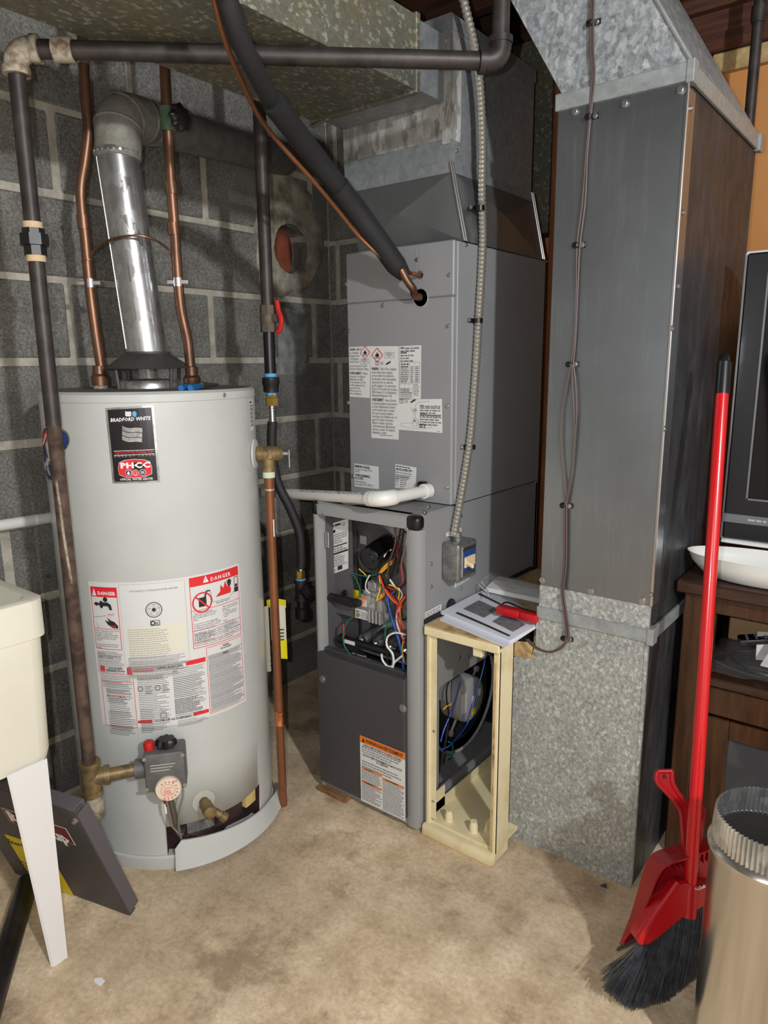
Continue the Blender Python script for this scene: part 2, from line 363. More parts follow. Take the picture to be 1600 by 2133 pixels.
# ------------------------------------------------------------------ lettering
FONT_CACHE = {}
def glyphs(text, bold=0., italic=0., align='LEFT', lsp=1.0, csp=1.0):
    key = (text, bold, italic, align, lsp, csp)
    if key in FONT_CACHE: return FONT_CACHE[key]
    cu = bpy.data.curves.new('text', 'FONT'); cu.body = text; cu.size = 1; cu.offset = bold; cu.shear = italic; cu.align_x = align; cu.space_line = lsp; cu.space_character = csp; cu.resolution_u = 1
    ob = bpy.data.objects.new('text', cu); COL.objects.link(ob)
    dg = bpy.context.evaluated_depsgraph_get(); dg.update(); me = bpy.data.meshes.new_from_object(ob.evaluated_get(dg))
    r = ([(v.co.x, v.co.y) for v in me.vertices], [tuple(p.vertices) for p in me.polygons])
    bpy.data.objects.remove(ob); bpy.data.curves.remove(cu); bpy.data.meshes.remove(me); FONT_CACHE[key] = r; return r
class Label:
    """flat print on a surface; fmap(u, v, h) gives the point at u right, v up, h off the surface"""
    def __init__(s, fmap, lift=.0008, curved=False): s.f = fmap; s.lift = lift; s.ink = {}; s.curved = curved
    def mb(s, m): return s.ink.setdefault(m, MB())
    def rect(s, u0, v0, u1, v1, m, lay=1):
        n = max(1, int(abs(u1-u0)/.012)) if s.curved else 1; h = s.lift*lay
        s.mb(m).sheet([[s.f(u0+(u1-u0)*i/n, v, h) for i in range(n+1)] for v in (v0, v1)]); return s
    def poly(s, pts, m, lay=1): s.mb(m).poly([s.f(u, v, s.lift*lay) for u, v in pts]); return s
    def line(s, u0, v0, u1, v1, w, m, lay=2):
        d = V((u1-u0, v1-v0)); l = d.length or 1; px, py = -d.y/l*w/2, d.x/l*w/2; n = max(1, int(l/.012)) if s.curved else 1; h = s.lift*lay
        s.mb(m).sheet([[s.f(u0+d.x*i/n+q*px, v0+d.y*i/n+q*py, h) for i in range(n+1)] for q in (-1, 1)]); return s
    def box(s, u0, v0, u1, v1, w, m, lay=2):
        for a in ((u0, v0, u1, v0), (u1, v0, u1, v1), (u1, v1, u0, v1), (u0, v1, u0, v0)): s.line(*a, w, m, lay)
        return s
    def ring(s, u, v, r0, r1, m, lay=2, n=24):
        h = s.lift*lay; s.mb(m).sheet([[s.f(u+r*math.cos(2*math.pi*i/n), v+r*math.sin(2*math.pi*i/n), h) for i in range(n+1)] for r in (r0, r1)]); return s
    def disc(s, u, v, r, m, lay=2, n=24, ry=None):
        return s.poly([(u+r*math.cos(2*math.pi*i/n), v+(ry or r)*math.sin(2*math.pi*i/n)) for i in range(n)], m, lay)
    def text(s, t, u, v, size, m, lay=2, w=None, bold=0., italic=0., align='LEFT', lsp=1., csp=1., rot=0.):
        vs, fs = glyphs(t, bold, italic, align, lsp, csp)
        if not vs: return s
        sx = size
        if w: sx = w/max(1e-6, max(p[0] for p in vs)-min(p[0] for p in vs))
        ca, sa = math.cos(rot), math.sin(rot); h = s.lift*lay
        s.mb(m).add([s.f(u+x*sx*ca-y*size*sa, v+x*sx*sa+y*size*ca, h) for x, y in vs], fs); return s
    def lines(s, u0, v1, u1, n, pitch, hgt, m, lay=2, fill=.9, seed=1):      # rows of print too small to read
        R = random.Random(seed)
        for k in range(n):
            u = u0; v = v1-k*pitch; end = u0+(u1-u0)*(R.uniform(.55, fill) if R.random() < .3 else R.uniform(fill-.08, fill+.1))
            while u < min(end, u1):
                wd = R.uniform(1.2, 4.2)*hgt; e = min(u+wd, u1); s.rect(u, v-hgt, e, v, m, lay); u = e+hgt*.65
        return s
    def build(s, name, parent, back=None, label=None, names=None):
        """the backing becomes a part of parent and the print its children"""
        root = s.ink.pop(back).build(name, back, parent, smooth=s.curved, recalc=False) if back else parent
        if label: root['label'] = label
        for m, b in s.ink.items(): b.build((names or {}).get(m, 'print'), m, root, smooth=False, recalc=False)['kind'] = 'stuff'
        return root
def plane_map(o, u, v):
    o, u, v = V(o), V(u).normalized(), V(v).normalized(); n = u.cross(v)
    return lambda a, b, h: o+u*a+v*b+n*h
def quad_map(p00, p10, p01, p11, n, w=1., h=1.):   # bilinear patch
    p00, p10, p01, p11, n = V(p00), V(p10), V(p01), V(p11), V(n).normalized()
    def f(a, b, q):
        s, t = a/w, b/h; return p00*(1-s)*(1-t)+p10*s*(1-t)+p01*(1-s)*t+p11*s*t+n*q
    return f
# ================================================================== THE SETTING
XW, YB, YO = -1.873, 2.06, 2.35            # block wall left, block return wall, boarded wall
b = MB(); b.box((-2.2, -2.1, -.12), (2.1, 2.6, 0)); struct(b.build('floor', 'concrete_floor', smooth=False))
HOLE = V((XW, 1.847, 1.607))
def block_wall(name, fixed_axis, face, span, zs, joint0, length, depth, hole=None):
    body = MB(); lo, hi = span
    if fixed_axis == 0: body.box((face-.2, lo, 0), (face-.0035, hi+.2, 2.16))
    else: body.box((lo, face+.0035, 0), (hi, face+.2, 2.16))
    wall = struct(body.build(name, 'mortar', smooth=False))
    cutter = None
    if hole is not None:
        c = MB(); c.lathe([(.0, -.17), (.083, -.17), (.078, -.05), (.08, .05), (0, .05)], hole, (1, 0, 0), n=28); cutter = c.build('cutter', 'mortar')
        boolean(wall, cutter)
    cache = {}
    for r, (z0, z1) in enumerate(zs):
        j = joint0 + (length/2 if r % 2 else 0); k = math.floor((lo-j)/length)
        while j+k*length < hi:
            a, e = max(j+k*length+.009, lo), min(j+(k+1)*length-.009, hi); k += 1
            if e-a < .02: continue
            key = (round(e-a, 3), round(z1-z0, 3))
            if key not in cache:
                m = MB(); hz = (z1-z0-.016)
                if fixed_axis == 0: m.box((-depth, 0, 0), (0, e-a, hz), .005)
                else: m.box((0, 0, 0), (e-a, depth, hz), .005)
                t = m.build('block', 'concrete_block', smooth=False); cache[key] = t.data; bpy.data.objects.remove(t)
            o = bpy.data.objects.new('block', cache[key]); COL.objects.link(o); o.parent = wall
            jit = random.uniform(-.0025, .0025)
            o.location = (face+jit, a, z0+.008) if fixed_axis == 0 else (a, face+jit, z0+.008)
            if hole is not None and a-.09 < hole.y < e+.09 and z0-.09 < hole.z < z1+.09:
                o.data = o.data.copy(); bpy.context.view_layer.update(); boolean(o, cutter)
    if cutter: drop(cutter)
    return wall
zl = [1.65+k*.2095 for k in range(-8, 4)]; zl = [max(z, 0) for z in zl if z > -.2]; rows = [(a, min(c, 2.16)) for a, c in zip(zl, zl[1:]) if c-a > .03 and a < 2.1]
if rows[0][0] > 0: rows = [(0, rows[0][0])]+rows
par = next(i for i, r_ in enumerate(rows) if abs(r_[0]-1.65) < .01) % 2
wall_left = block_wall('wall_left', 0, XW, (-2.0, YB), rows, 1.03 if par == 0 else 1.03-.235, .47, .05, HOLE)
wall_back = block_wall('wall_back', 1, YB, (XW, -1.2), rows, -1.6, .47, .05)
# cement smeared round the old flue opening, the clay liner behind it and the flat grey patch below
R = random.Random(3); rows_ = []; NA = 56
out = []
for i in range(NA):
    a = 2*math.pi*i/NA; ry, rz = .15+.03*math.sin(2*a+.6), .2+.05*math.cos(a*2)+(.12 if math.sin(a) > .55 else 0); wv = 1+.1*math.sin(3*a+1.1)+.035*math.sin(5*a+.4)+.02*math.sin(11*a+2)+R.uniform(-.025, .025); out.append((math.cos(a)*ry*wv, math.sin(a)*rz*wv))
for t in (0, .12, .3, .5, .7, .86, 1):
    row = []
    for i in range(NA):
        a = 2*math.pi*i/NA; y0, z0 = math.cos(a)*.079, math.sin(a)*.084; y, z = y0+(out[i][0]-y0)*t, z0+(out[i][1]-z0)*t
        yy = min(HOLE.y+y, YB-.004); h = (.016*(1-t**3)+R.uniform(-.002, .003)) if t < 1 else -.004
        row.append(V((XW+h, yy, HOLE.z+z)))
    rows_.append(row+[row[0]])
b = MB(); b.sheet(rows_); b.build('cement_collar', 'cement_patch', wall_left, ang=60, recalc=False)
b = MB(); b.sheet([[V((XW+(.009 if 0 < i < 5 and 0 < j < 7 else -.003)+R.uniform(-.0015, .0015), 1.775+.165*i/5, 1.18+.235*j/7)) for i in range(6)] for j in range(8)]); b.build('cement_plate', 'slate_patch', wall_left, recalc=False)
b = MB(); b.lathe([(.11, -.35), (.11, .35)], HOLE+V((-.155, .03, 0)), (0, 0, 1), n=40, a0=-1.2, a1=1.25, u=(1, 0, 0)); b.build('flue_liner', 'terracotta', wall_left, recalc=False)
pts = [(-.085, -.09), (-.075, .05), (-.05, .072), (-.01, .075), (.015, .05), (.012, .0), (0, -.03), (.008, -.05), (-.005, -.075), (-.02, -.09)]
b = MB(); b.prism([HOLE+V((-.03-.25*(p[0]+.08), p[0], p[1])) for p in pts], (-.02, 0, 0), .002); b.build('broken_liner', 'terracotta', wall_left)
# boarded wall behind the ducts, its framing, and the rest of the room
b = MB(); b.box((-1.3, YO, 0), (2.1, YO+.02, 2.013)); wf = struct(b.build('wall_far', 'orange_board', smooth=False))
b = MB(); b.box((-.64, YO-.028, 2.008), (2.1, YO+.02, 2.058), .004); b.box((-.66, YO-.028, 1.4), (-.635, YO+.005, 2.05), .004); struct(b.build('trim_1', 'board_edge'))
b = MB(); b.box((-1.3, YO-.04, 2.06), (2.1, YO+.09, 2.18), .004); struct(b.build('trim_2', 'wood_dark'))
sx0, sx1 = gy(1146, 400, 2.10).x, gy(1172, 400, 2.10).x
b = MB(); b.box((sx0, 2.10, 0), (sx1+.02, 2.19, 2.16), .004); struct(b.build('trim_3', 'wood_stud'))
b = MB(); b.box((sx0-.3, 2.24, 1.80), (sx1+.3, 2.33, 1.93), .004); struct(b.build('trim_4', 'wood_dark'))
b = MB(); b.box((-1.3, 2.36, 0), (-1.2, 2.5, 2.16)); b.box((-1.24, 2.06, 0), (-1.2, 2.4, 2.16)); struct(b.build('wall_return', 'mortar', smooth=False))
b = MB(); b.box((2.0, -2.0, 0), (2.1, 2.35, 2.16)); struct(b.build('wall_right', M('room_paint', s2l(200, 198, 194), .85), smooth=False))
b = MB(); b.box((-2.07, -2.1, 0), (2.1, -2.0, 2.16)); struct(b.build('wall_front', 'room_paint', smooth=False))
b = MB(); b.box((-2.2, -2.1, 2.36), (2.1, 2.6, 2.39)); ceil = struct(b.build('ceiling', 'wood_joist', smooth=False))
jm = MB(); jm.box((-2.05, -.02, 2.16), (2.05, .02, 2.36), .003); j0 = jm.build('joist', M('joist_wood', s2l(90, 56, 36), .85, col2=s2l(60, 38, 26), scale=9, stretch=(.6, 8, 8), detail=6), ceil)
for k, y in enumerate([-1.7, -1.3, -.9, -.5, -.1, .3, .7, 1.1, 1.5, 1.9, 2.3]):
    o = j0 if k == 0 else j0.copy()
    if k: COL.objects.link(o); o.parent = ceil
    o.location = (0, y, 0)
# ================================================================== WATER HEATER
HC = V((-1.56, 1.046, 0)); HR = .253; HT = 1.163
HN = V((.8306, -.5569, 0)); HTG = V((.5569, .8306, 0)); UP = V((0, 0, 1))
def hp(a, z, r=HR): return HC+HN*(r*math.cos(a))+HTG*(r*math.sin(a))+UP*z
def onh(px, py, r=HR):             # (angle, height) where a sight line meets the jacket
    d = ray(px, py); o = CAMPOS-HC; A = d.x**2+d.y**2; B_ = 2*(o.x*d.x+o.y*d.y); C_ = o.x**2+o.y**2-r*r; q = B_*B_-4*A*C_
    t = (-B_-math.sqrt(max(q, 0)))/(2*A); p = CAMPOS+d*t; e = p-HC; return math.atan2(e.dot(HTG), e.dot(HN)), p.z
CR = V((ROT[0][0], ROT[1][0], 0)).normalized()      # photo's left-right direction in the room
def px_on(px, py, base):                             # point on the upright plane through base facing the camera
    n = V((-CR.y, CR.x, 0)); d = ray(px, py); t = (V(base)-CAMPOS).dot(n)/d.dot(n); return CAMPOS+d*t
tw = (CAMPOS-HC); tw.z = 0; tw.normalize()
def cylquad(TL, TR, BL, BR, W=1., G=1.):        # label between four photo corners on the jacket
    A = [onh(*p) for p in (BL, BR, TL, TR)]
    def f(u, v, h):
        a, z = [A[0][k]*(1-u/W)*(1-v/G)+A[1][k]*(u/W)*(1-v/G)+A[2][k]*(1-u/W)*(v/G)+A[3][k]*(u/W)*(v/G) for k in (0, 1)]
        return hp(a, z, HR+h)
    return f
wh = thing('water_heater', HC, 'tall pale grey gas water heater with red danger labels', 'water heater')
b = MB(); b.lathe([(HR-.004, .035), (HR, .04), (HR, .055), (HR, .27), (HR, .45), (HR, .8), (HR, 1.139), (HR-.002, 1.141)], HC, n=96)
tank = b.build('jacket', None, wh, mats=['heater_paint', 'rust_plate'])
op = [(346, 1723), (350, 1790), (395, 1790), (407, 1777), (372, 1765), (400, 1752), (430, 1754), (470, 1750), (505, 1740), (541, 1713), (540, 1633), (505, 1668), (470, 1688), (440, 1700), (400, 1713)]
op = [onh(*p) for p in op]
c = MB(); n_ = len(op); c.add([hp(a, z, HR*.9) for a, z in op]+[hp(a, z, HR*1.1) for a, z in op], [tuple(range(n_))[::-1], tuple(range(n_, 2*n_))]+[(i, (i+1) % n_, n_+(i+1) % n_, n_+i) for i in range(n_)])
cut = c.build('cutter', 'rust_plate'); boolean(tank, cut, flat=False); drop(cut)
b = MB(); b.lathe([(HR+.001, .0), (HR+.0025, .004), (HR+.0025, .033), (HR-.001, .037), (HR-.02, .037)], HC, n=96); b.build('base_ring', 'heater_paint', wh)
b = MB(); b.lathe([(HR-.003, 1.139), (HR+.0015, 1.141), (HR+.002, 1.157), (HR-.006, HT), (HR-.03, HT-.002), (.06, HT+.001), (0, HT+.001)], HC, n=96); b.mi = 0
lid = b.build('lid', None, wh, mats=['heater_paint', 'heater_top'])
for p in lid.data.polygons:
    if p.normal.z > .8: p.material_index = 1
screw(wh, hp(onh(466, 826)[0], 1.150, HR+.002), HN*.6+HTG*.8, .004, .003)
# inside the opening: inner door, ash, glass wool
a0, z0 = onh(415, 1735); a1, z1 = onh(462, 1715)
def cpatch(a0, z0, a1, z1, r, t, name, m, par=wh, n=10):
    q = MB(); vs = []; 
    for rr in (r, r+t):
        for i in range(n+1):
            for z in (z0, z1): vs.append(hp(a0+(a1-a0)*i/n, z, rr))
    k = 2*(n+1); fs = []
    for i in range(n):
        j = 2*i; fs += [(j, j+1, j+3, j+2), (k+j, k+j+2, k+j+3, k+j+1), (j, j+2, k+j+2, k+j), (j+1, k+j+1, k+j+3, j+3)]
    fs += [(0, k, k+1, 1), (2*n, 2*n+1, k+2*n+1, k+2*n)]
    return q.add(vs, fs).build(name, m, par)
cpatch(onh(390, 1720)[0], .075, onh(455, 1730)[0], .125, HR*.905, .004, 'ash_cover', 'ash_grey')
cpatch(onh(452, 1700)[0], .07, onh(515, 1690)[0], .20, HR*.905, .006, 'inner_door', 'rust_plate')
cpatch(onh(517, 1690)[0], .085, onh(538, 1690)[0], .215, HR*.92, .014, 'insulation', 'fibreglass')
# the access cover hanging loose at the bottom
a_l, a_r = onh(365, 1760)[0], onh(573, 1690)[0]+.05
rows_ = []; NN = 26
for sgn in (0, 1):
    for v in (0, 1):
        rows_.append([hp(a_l+(a_r-a_l)*i/NN, (.012+(.07-.042*(i/NN)**1.1)*v+(-.022 if v and i == 0 else 0)), HR+.006+.004*sgn+(.018*(1-v))+.018*max(0, i-20)/6) for i in range(NN+1)])
b = MB(); b.sheet([rows_[0], rows_[1], rows_[3], rows_[2], rows_[0]]); b.build('access_cover', 'heater_paint', wh)
# draft hood
hz = HT
b = MB(); b.lathe([(.098, .047), (.1, .049), (.082, .064), (.062, .078), (.054, .083), (.054, .088), (.049, .088), (.049, .08), (.06, .072), (.096, .047)], HC+UP*hz, n=64); hood = b.build('draft_hood', M('hood_grey', s2l(92, 90, 88), .55, .4, col2=s2l(74, 72, 70), scale=20), wh)
for k in range(4):
    a = .6+k*math.pi/2; p = HC+HN*(.086*math.cos(a))+HTG*(.086*math.sin(a))+UP*hz; q = HC+HN*(.09*math.cos(a))+HTG*(.09*math.sin(a))+UP*(hz+.05)
    m = MB(); m.tube([p, q], .0045, 8); m.build('hood_leg', 'hood_grey', hood)
b = MB(); b.lathe([(.075, 0), (.075, .012), (.07, .02), (.052, .022), (.05, .018), (.02, .012), (0, .012)], HC+UP*hz, n=48); b.build('flue_collar', 'galv_pipe', wh)
# ---- labels on the jacket
def hmap(a_c, z_c): return lambda u, v, h: hp(a_c+u/HR, z_c+v, HR+h)
def bent(px0, py0, px1, py1):
    a0, z0 = onh(px0, py0); a1, z1 = onh(px1, py1); return a0, z0, a1, z1
# black and silver maker's plate
aL, zT = onh(219, 850); aR, _ = onh(320, 845); wd = (aR-aL)*HR; zB = onh(234, 1007)[1]; hg = zT-zB
L = Label(cylquad((219, 850), (320, 844), (235, 1007), (334, 1004), wd, hg), curved=True, lift=.0006)
L.rect(0, 0, wd, hg, 'silver_foil', 1); L.rect(.005, .004, wd-.005, hg-.004, 'label_black', 2)
W, G = wd, hg
L.text('BRADFORD WHITE', .09*W, .818*G, .0108, 'ink_white', 3, w=.83*W, bold=.025, italic=.2)
L.text('CORPORATION', .14*W, .785*G, .0045, 'ink_darkred', 3, w=.72*W, csp=1.6)
def flag(u, v, w_, h_, m, n=3, lay=3):
    for k in range(n):
        top = [(u+w_*i/10-k*.03*w_, v+h_*(1-k/n)+h_*(.24*(1-i/10)**2-.05*math.sin(6.28*i/10)-.05)) for i in range(11)]; bot = [(x-.017*w_, y-h_/n*.86) for x, y in top]
        L.mb(m).sheet([[L.f(x, y, L.lift*lay) for x, y in top], [L.f(x, y, L.lift*lay) for x, y in bot]])
flag(.42*W, .875*G, .12*W, .062*G, 'ink_white'); L.disc(.6*W, .905*G, .045*W, 'ink_lightblue', 3, ry=.035*G); L.poly([(.57*W, .9*G), (.63*W, .9*G), (.6*W, .855*G)], 'ink_lightblue', 3)
flag(.33*W, .535*G, .4*W, .19*G, 'silver_foil')
L.rect(.1*W, .43*G, .93*W, .436*G, 'ink_white', 3); L.rect(.1*W, .375*G, .93*W, .381*G, 'ink_white', 3)
L.text('Engineered for the Plumbing Trade', .12*W, .396*G, .0082, 'ink_red', 3, w=.79*W, bold=.012, italic=.25)
L.text('E N E R G Y   S A V E R', .1*W, .352*G, .0048, 'ink_faint', 3, w=.83*W)
bd = [(.17, .12), (.16, .2), (.19, .275), (.3, .305), (.5, .317), (.7, .305), (.82, .275), (.85, .2), (.84, .12), (.7, .085), (.5, .075), (.3, .085)]
L.poly([(x*W*1.02-.01*W, .195*G+(y-.195)*1.05*G) for x, y in bd], 'ink_white', 3); L.poly([(x*W, y*G) for x, y in bd], 'ink_red', 4)
L.text('PHCC', .21*W, .205*G, .0165, 'ink_white', 5, w=.61*W, bold=.045)
for q, mm in ((.37, 'ink_navy'), (.51, 'ink_red'), (.66, 'ink_navy')):
    L.disc(q*W, .142*G, .068*W, 'ink_white', 5); L.disc(q*W, .142*G, .06*W, mm, 6)
L.poly([(.37*W-.03*W, .135*G), (.37*W, .17*G), (.37*W+.03*W, .135*G), (.37*W+.015*W, .118*G), (.37*W-.015*W, .118*G)], 'ink_white', 7)
L.ring(.51*W, .135*G, .03*W, .036*W, 'ink_white', 7); L.rect(.66*W-.035*W, .125*G, .66*W+.035*W, .16*G, 'ink_faint', 7)
L.text('OFFICIAL WATER HEATER', .17*W, .04*G, .0068, 'ink_white', 3, w=.68*W, bold=.015, italic=.15)
L.build('maker_plate', wh, 'silver_foil', 'black plate with silver border and red badge', {'ink_white': 'lettering', 'ink_red': 'red_print', 'label_black': 'black_field'})
# big instruction label
aL, zT = onh(184, 1212); aR, zTR = onh(497, 1174); _, zBR = onh(512, 1460); aBL, zBL = onh(214, 1506)
W = (aR-aL)*HR; zB = zBL; G = zT-zB
L = Label(cylquad((184, 1210), (497, 1173), (214, 1507), (512, 1459), W, G), curved=True, lift=.0006)
L.rect(0, 0, W, G, 'label_white', 1)
_ln = L.lines
L.lines = lambda u0, v1, u1, n, pitch, hgt, m, lay=2, fill=.9, seed=1: _ln(u0, v1, u1, n*2, pitch*.52, hgt*.55, m, lay, fill, seed)
U = lambda q: q*W
Z = lambda q: q*G
TX = lambda t, u, v, s, m='ink', **k: L.text(t, U(u), Z(v), s, m, 3, **k)
# danger panel, scalding
L.box(U(.015), Z(.545), U(.195), Z(.965), .0014, 'ink_red'); L.rect(U(.015), Z(.9), U(.195), Z(.965), 'ink_red', 2)
TX('DANGER', .066, .915, .0115, 'ink_white', w=U(.12), bold=.03); L.poly([(U(.024), Z(.908)), (U(.056), Z(.908)), (U(.04), Z(.957))], 'ink_white', 3); L.rect(U(.0385), Z(.918), U(.0415), Z(.94), 'ink_red', 4)
L.rect(U(.035), Z(.845), U(.07), Z(.86), 'ink', 3); L.disc(U(.05), Z(.852), U(.012), 'ink', 3); L.disc(U(.085), Z(.85), U(.014), 'ink', 3, ry=Z(.025)); L.rect(U(.085), Z(.84), U(.135), Z(.866), 'ink', 3); L.poly([(U(.125), Z(.866)), (U(.15), Z(.852)), (U(.156), Z(.815)), (U(.14), Z(.815)), (U(.13), Z(.84))], 'ink', 3); L.disc(U(.115), Z(.885), U(.015), 'ink', 3)
TX('HOT', .125, .775, .009, 'ink_red', w=U(.04)); L.line(U(.02), Z(.76), U(.11), Z(.775), .001, 'ink_grey'); L.line(U(.035), Z(.72), U(.05), Z(.69), .001, 'ink_grey')
L.poly([(U(.1), Z(.745)), (U(.13), Z(.735)), (U(.115), Z(.765)), (U(.14), Z(.745)), (U(.165), Z(.735)), (U(.185), Z(.71)), (U(.185), Z(.692)), (U(.15), Z(.695)), (U(.12), Z(.715))], 'ink', 3); TX('BURN', .135, .7, .006, 'ink_red', w=U(.035), bold=.03)
L.line(U(.02), Z(.685), U(.19), Z(.685), .0012, 'ink_red')
TX('Water temperature over 125°F\ncan cause severe burns\ninstantly or death from scalds.\nChildren, disabled and elderly\nare at highest risk of being\nscalded.\n \nSee instruction manual before\nsetting temperature at water\nheater.\n \nFeel water before bathing or\nshowering.\nTemperature limiting valves are\navailable, see manual.', .024, .667, .0054, 'ink_mid', w=U(.165), lsp=.86)
L.lines(U(.015), Z(.515), U(.2), 3, .0075, .0026, 'ink_grey', seed=2); L.lines(U(.015), Z(.46), U(.2), 4, .0075, .0026, 'ink_grey', seed=3)
# rating panel
L.box(U(.21), Z(.44), U(.6), Z(.985), .0007, 'ink_faint'); TX('AUTOMATIC STORAGE WATER HEATER', .275, .935, .0056, 'ink_grey', w=U(.285))
L.ring(U(.41), Z(.81), .0165, .0182, 'ink', 3); L.ring(U(.41), Z(.81), .0125, .0133, 'ink_grey', 3); L.disc(U(.41), Z(.81), .004, 'ink', 3)
for k in range(5):
    p, q = [(U(.41)+.012*math.cos(1.571+k*2.513+s_*2.513), Z(.81)+.012*math.sin(1.571+k*2.513+s_*2.513)) for s_ in (0, 1)]; L.line(*p, *q, .0007, 'ink_grey')
L.box(U(.385), Z(.705), U(.438), Z(.738), .0012, 'ink', 3); L.ring(U(.398), Z(.7215), .003, .0052, 'ink', 3); L.lines(U(.41), Z(.726), U(.434), 2, .004, .0022, 'ink', seed=9)
L.rect(U(.24), Z(.51), U(.585), Z(.7), 'label_cream', 2); L.lines(U(.245), Z(.685), U(.575), 12, .0098, .0036, 'ink_faint', 3, .7, seed=4)
L.lines(U(.23), Z(.49), U(.585), 5, .0072, .0024, 'ink_grey', seed=5); L.lines(U(.225), Z(.43), U(.6), 4, .0068, .0024, 'ink_grey', seed=6)
# danger panel, vapours
L.box(U(.63), Z(.505), U(.985), Z(.985), .0014, 'ink_red'); L.rect(U(.63), Z(.925), U(.985), Z(.985), 'ink_red', 2)
TX('DANGER', .765, .94, .0128, 'ink_white', w=U(.15), bold=.02, csp=1.3); L.poly([(U(.715), Z(0.9392)), (U(.752), Z(0.9392)), (U(.733), Z(0.9850))], 'ink_white', 3); L.rect(U(.7315), Z(0.9475), U(.7345), Z(0.9683), 'ink_red', 4)
L.rect(U(.68), Z(0.7808), U(.73), Z(0.8433), 'ink', 3); L.line(U(.72), Z(0.8392), U(.735), Z(0.8808), .004, 'ink', 3); L.line(U(.735), Z(0.8808), U(.76), Z(0.8767), .003, 'ink', 3)
L.ring(U(.703), Z(0.8100), .021, .0245, 'ink_red', 4); L.line(U(.703)-.016, Z(0.8100)+.016, U(.703)+.016, Z(0.8100)-.016, .0035, 'ink_red', 4)
L.line(U(.76), Z(0.8725), U(.775), Z(0.7933), .001, 'ink_grey'); L.line(U(.775), Z(0.7933), U(.9), Z(0.7892), .001, 'ink_grey'); L.line(U(.9), Z(0.7892), U(.945), Z(0.8308), .001, 'ink_grey')
L.poly([(U(.795), Z(0.8225)), (U(.83), Z(0.8517)), (U(.835), Z(0.8975)), (U(.855), Z(0.8683)), (U(.87), Z(0.9142)), (U(.885), Z(0.8725)), (U(.905), Z(0.8892)), (U(.915), Z(0.8433)), (U(.91), Z(0.8225))], 'ink_red', 3)
L.disc(U(.9), Z(0.9058), .005, 'ink', 4); L.poly([(U(.88), Z(0.9183)), (U(.89), Z(0.8767)), (U(.912), Z(0.8767)), (U(.922), Z(0.9183)), (U(.91), Z(0.8975)), (U(.89), Z(0.8975))], 'ink', 4)
L.box(U(.945), Z(0.8350), U(.975), Z(0.9183), .0014, 'ink', 3); L.rect(U(.943), Z(0.8142), U(.977), Z(0.8475), 'ink', 3); L.disc(U(.96), Z(0.8600), .004, 'ink', 3)
TX('Flammable Vapors', .795, .776, .0055, 'ink', w=U(.1), italic=.2); L.line(U(.63), Z(0.7600), U(.985), Z(0.7600), .0012, 'ink_red')
TX('  Vapors from flammable\nliquids will explode and catch\nfire causing death or severe\nburns.\n \nDo not use or store flammable\nproducts such as gasoline, solvents\nor adhesives in the same room or\narea near the water heater.\n \nKeep flammable products:\n1. far away from heater,\n2. in approved containers,\n3. tightly closed and\n4. out of children\'s reach.', .638, .737, .0058, 'ink_mid', w=U(.185), lsp=.86)
TX('Water heater has a main\nburner and pilot flame. The\npilot flame:\n1. is on all the time and\n2. will ignite flammable\n   vapors.\n \nVapors:\n1. cannot be seen,\n2. are heavier than air,\n3. go a long way on the\n   floor and\n4. can be carried from other\n   rooms to the pilot flame\n   by air currents.', .84, .737, .0052, 'ink_mid', w=U(.138), lsp=.94)
for k, vv in ((0, .625), (1, .545)): L.line(U(.63), Z(vv), U(.985), Z(vv), .001, 'ink_red')
TX('Installation: Do not install water heater\nwhere flammable products will be stored or\nused unless the main burner and pilot flames\nare at least 18" above the floor.', .638, .603, .0054, 'ink_mid', w=U(.335), lsp=.95)
TX('Read and follow water heater warnings and instructions. If owner\'s\nmanual is missing, contact the retailer or manufacturer.', .638, .531, .005, 'ink_mid', w=U(.335), lsp=.9)
# lighting instructions
L.rect(U(.03), Z(.385), U(.065), Z(.425), 'ink_red', 2); L.rect(U(.215), Z(.375), U(.25), Z(.425), 'ink_red', 2)
TX('FOR YOUR SAFETY\nREAD BEFORE LIGHTING', .14, .408, .0062, 'ink', w=U(.125), bold=.02, align='CENTER', lsp=.95)
L.box(U(.03), Z(.0), U(.25), Z(.372), .0011, 'ink_red')
L.lines(U(.037), Z(.362), U(.245), 4, .0078, .0024, 'ink_mid', seed=11); L.line(U(.03), Z(.318), U(.25), Z(.318), .001, 'ink_red'); L.lines(U(.06), Z(.306), U(.245), 3, .0085, .0024, 'ink_mid', seed=12); L.lines(U(.06), Z(.262), U(.245), 4, .0085, .0024, 'ink_mid', seed=13)
TX('WHAT TO DO IF YOU SMELL GAS', .06, .213, .0052, 'ink_red', w=U(.13), bold=.03)
L.lines(U(.075), Z(.203), U(.24), 9, .0088, .0024, 'ink_mid', 3, .78, seed=14); L.lines(U(.06), Z(.108), U(.245), 5, .0085, .0024, 'ink_mid', seed=15); L.lines(U(.06), Z(.058), U(.245), 5, .0085, .0024, 'ink_mid', seed=16)
L.rect(U(.257), Z(.392), U(.38), Z(.415), 'ink_red', 2); L.rect(U(.575), Z(.4), U(.7), Z(.432), 'ink_red', 2); TX('LIGHTING INSTRUCTIONS', .4, .405, .0072, 'ink', w=U(.155), bold=.02)
L.lines(U(.275), Z(.378), U(.465), 2, .0082, .0024, 'ink_mid', seed=17); L.lines(U(.275), Z(.345), U(.465), 4, .0086, .0024, 'ink_mid', seed=18)
for uu in (.29, .395): L.ring(U(uu), Z(.275), .005, .0062, 'ink', 3); L.lines(U(uu+.03), Z(.29), U(uu+.075), 4, .005, .002, 'ink_grey', seed=19)
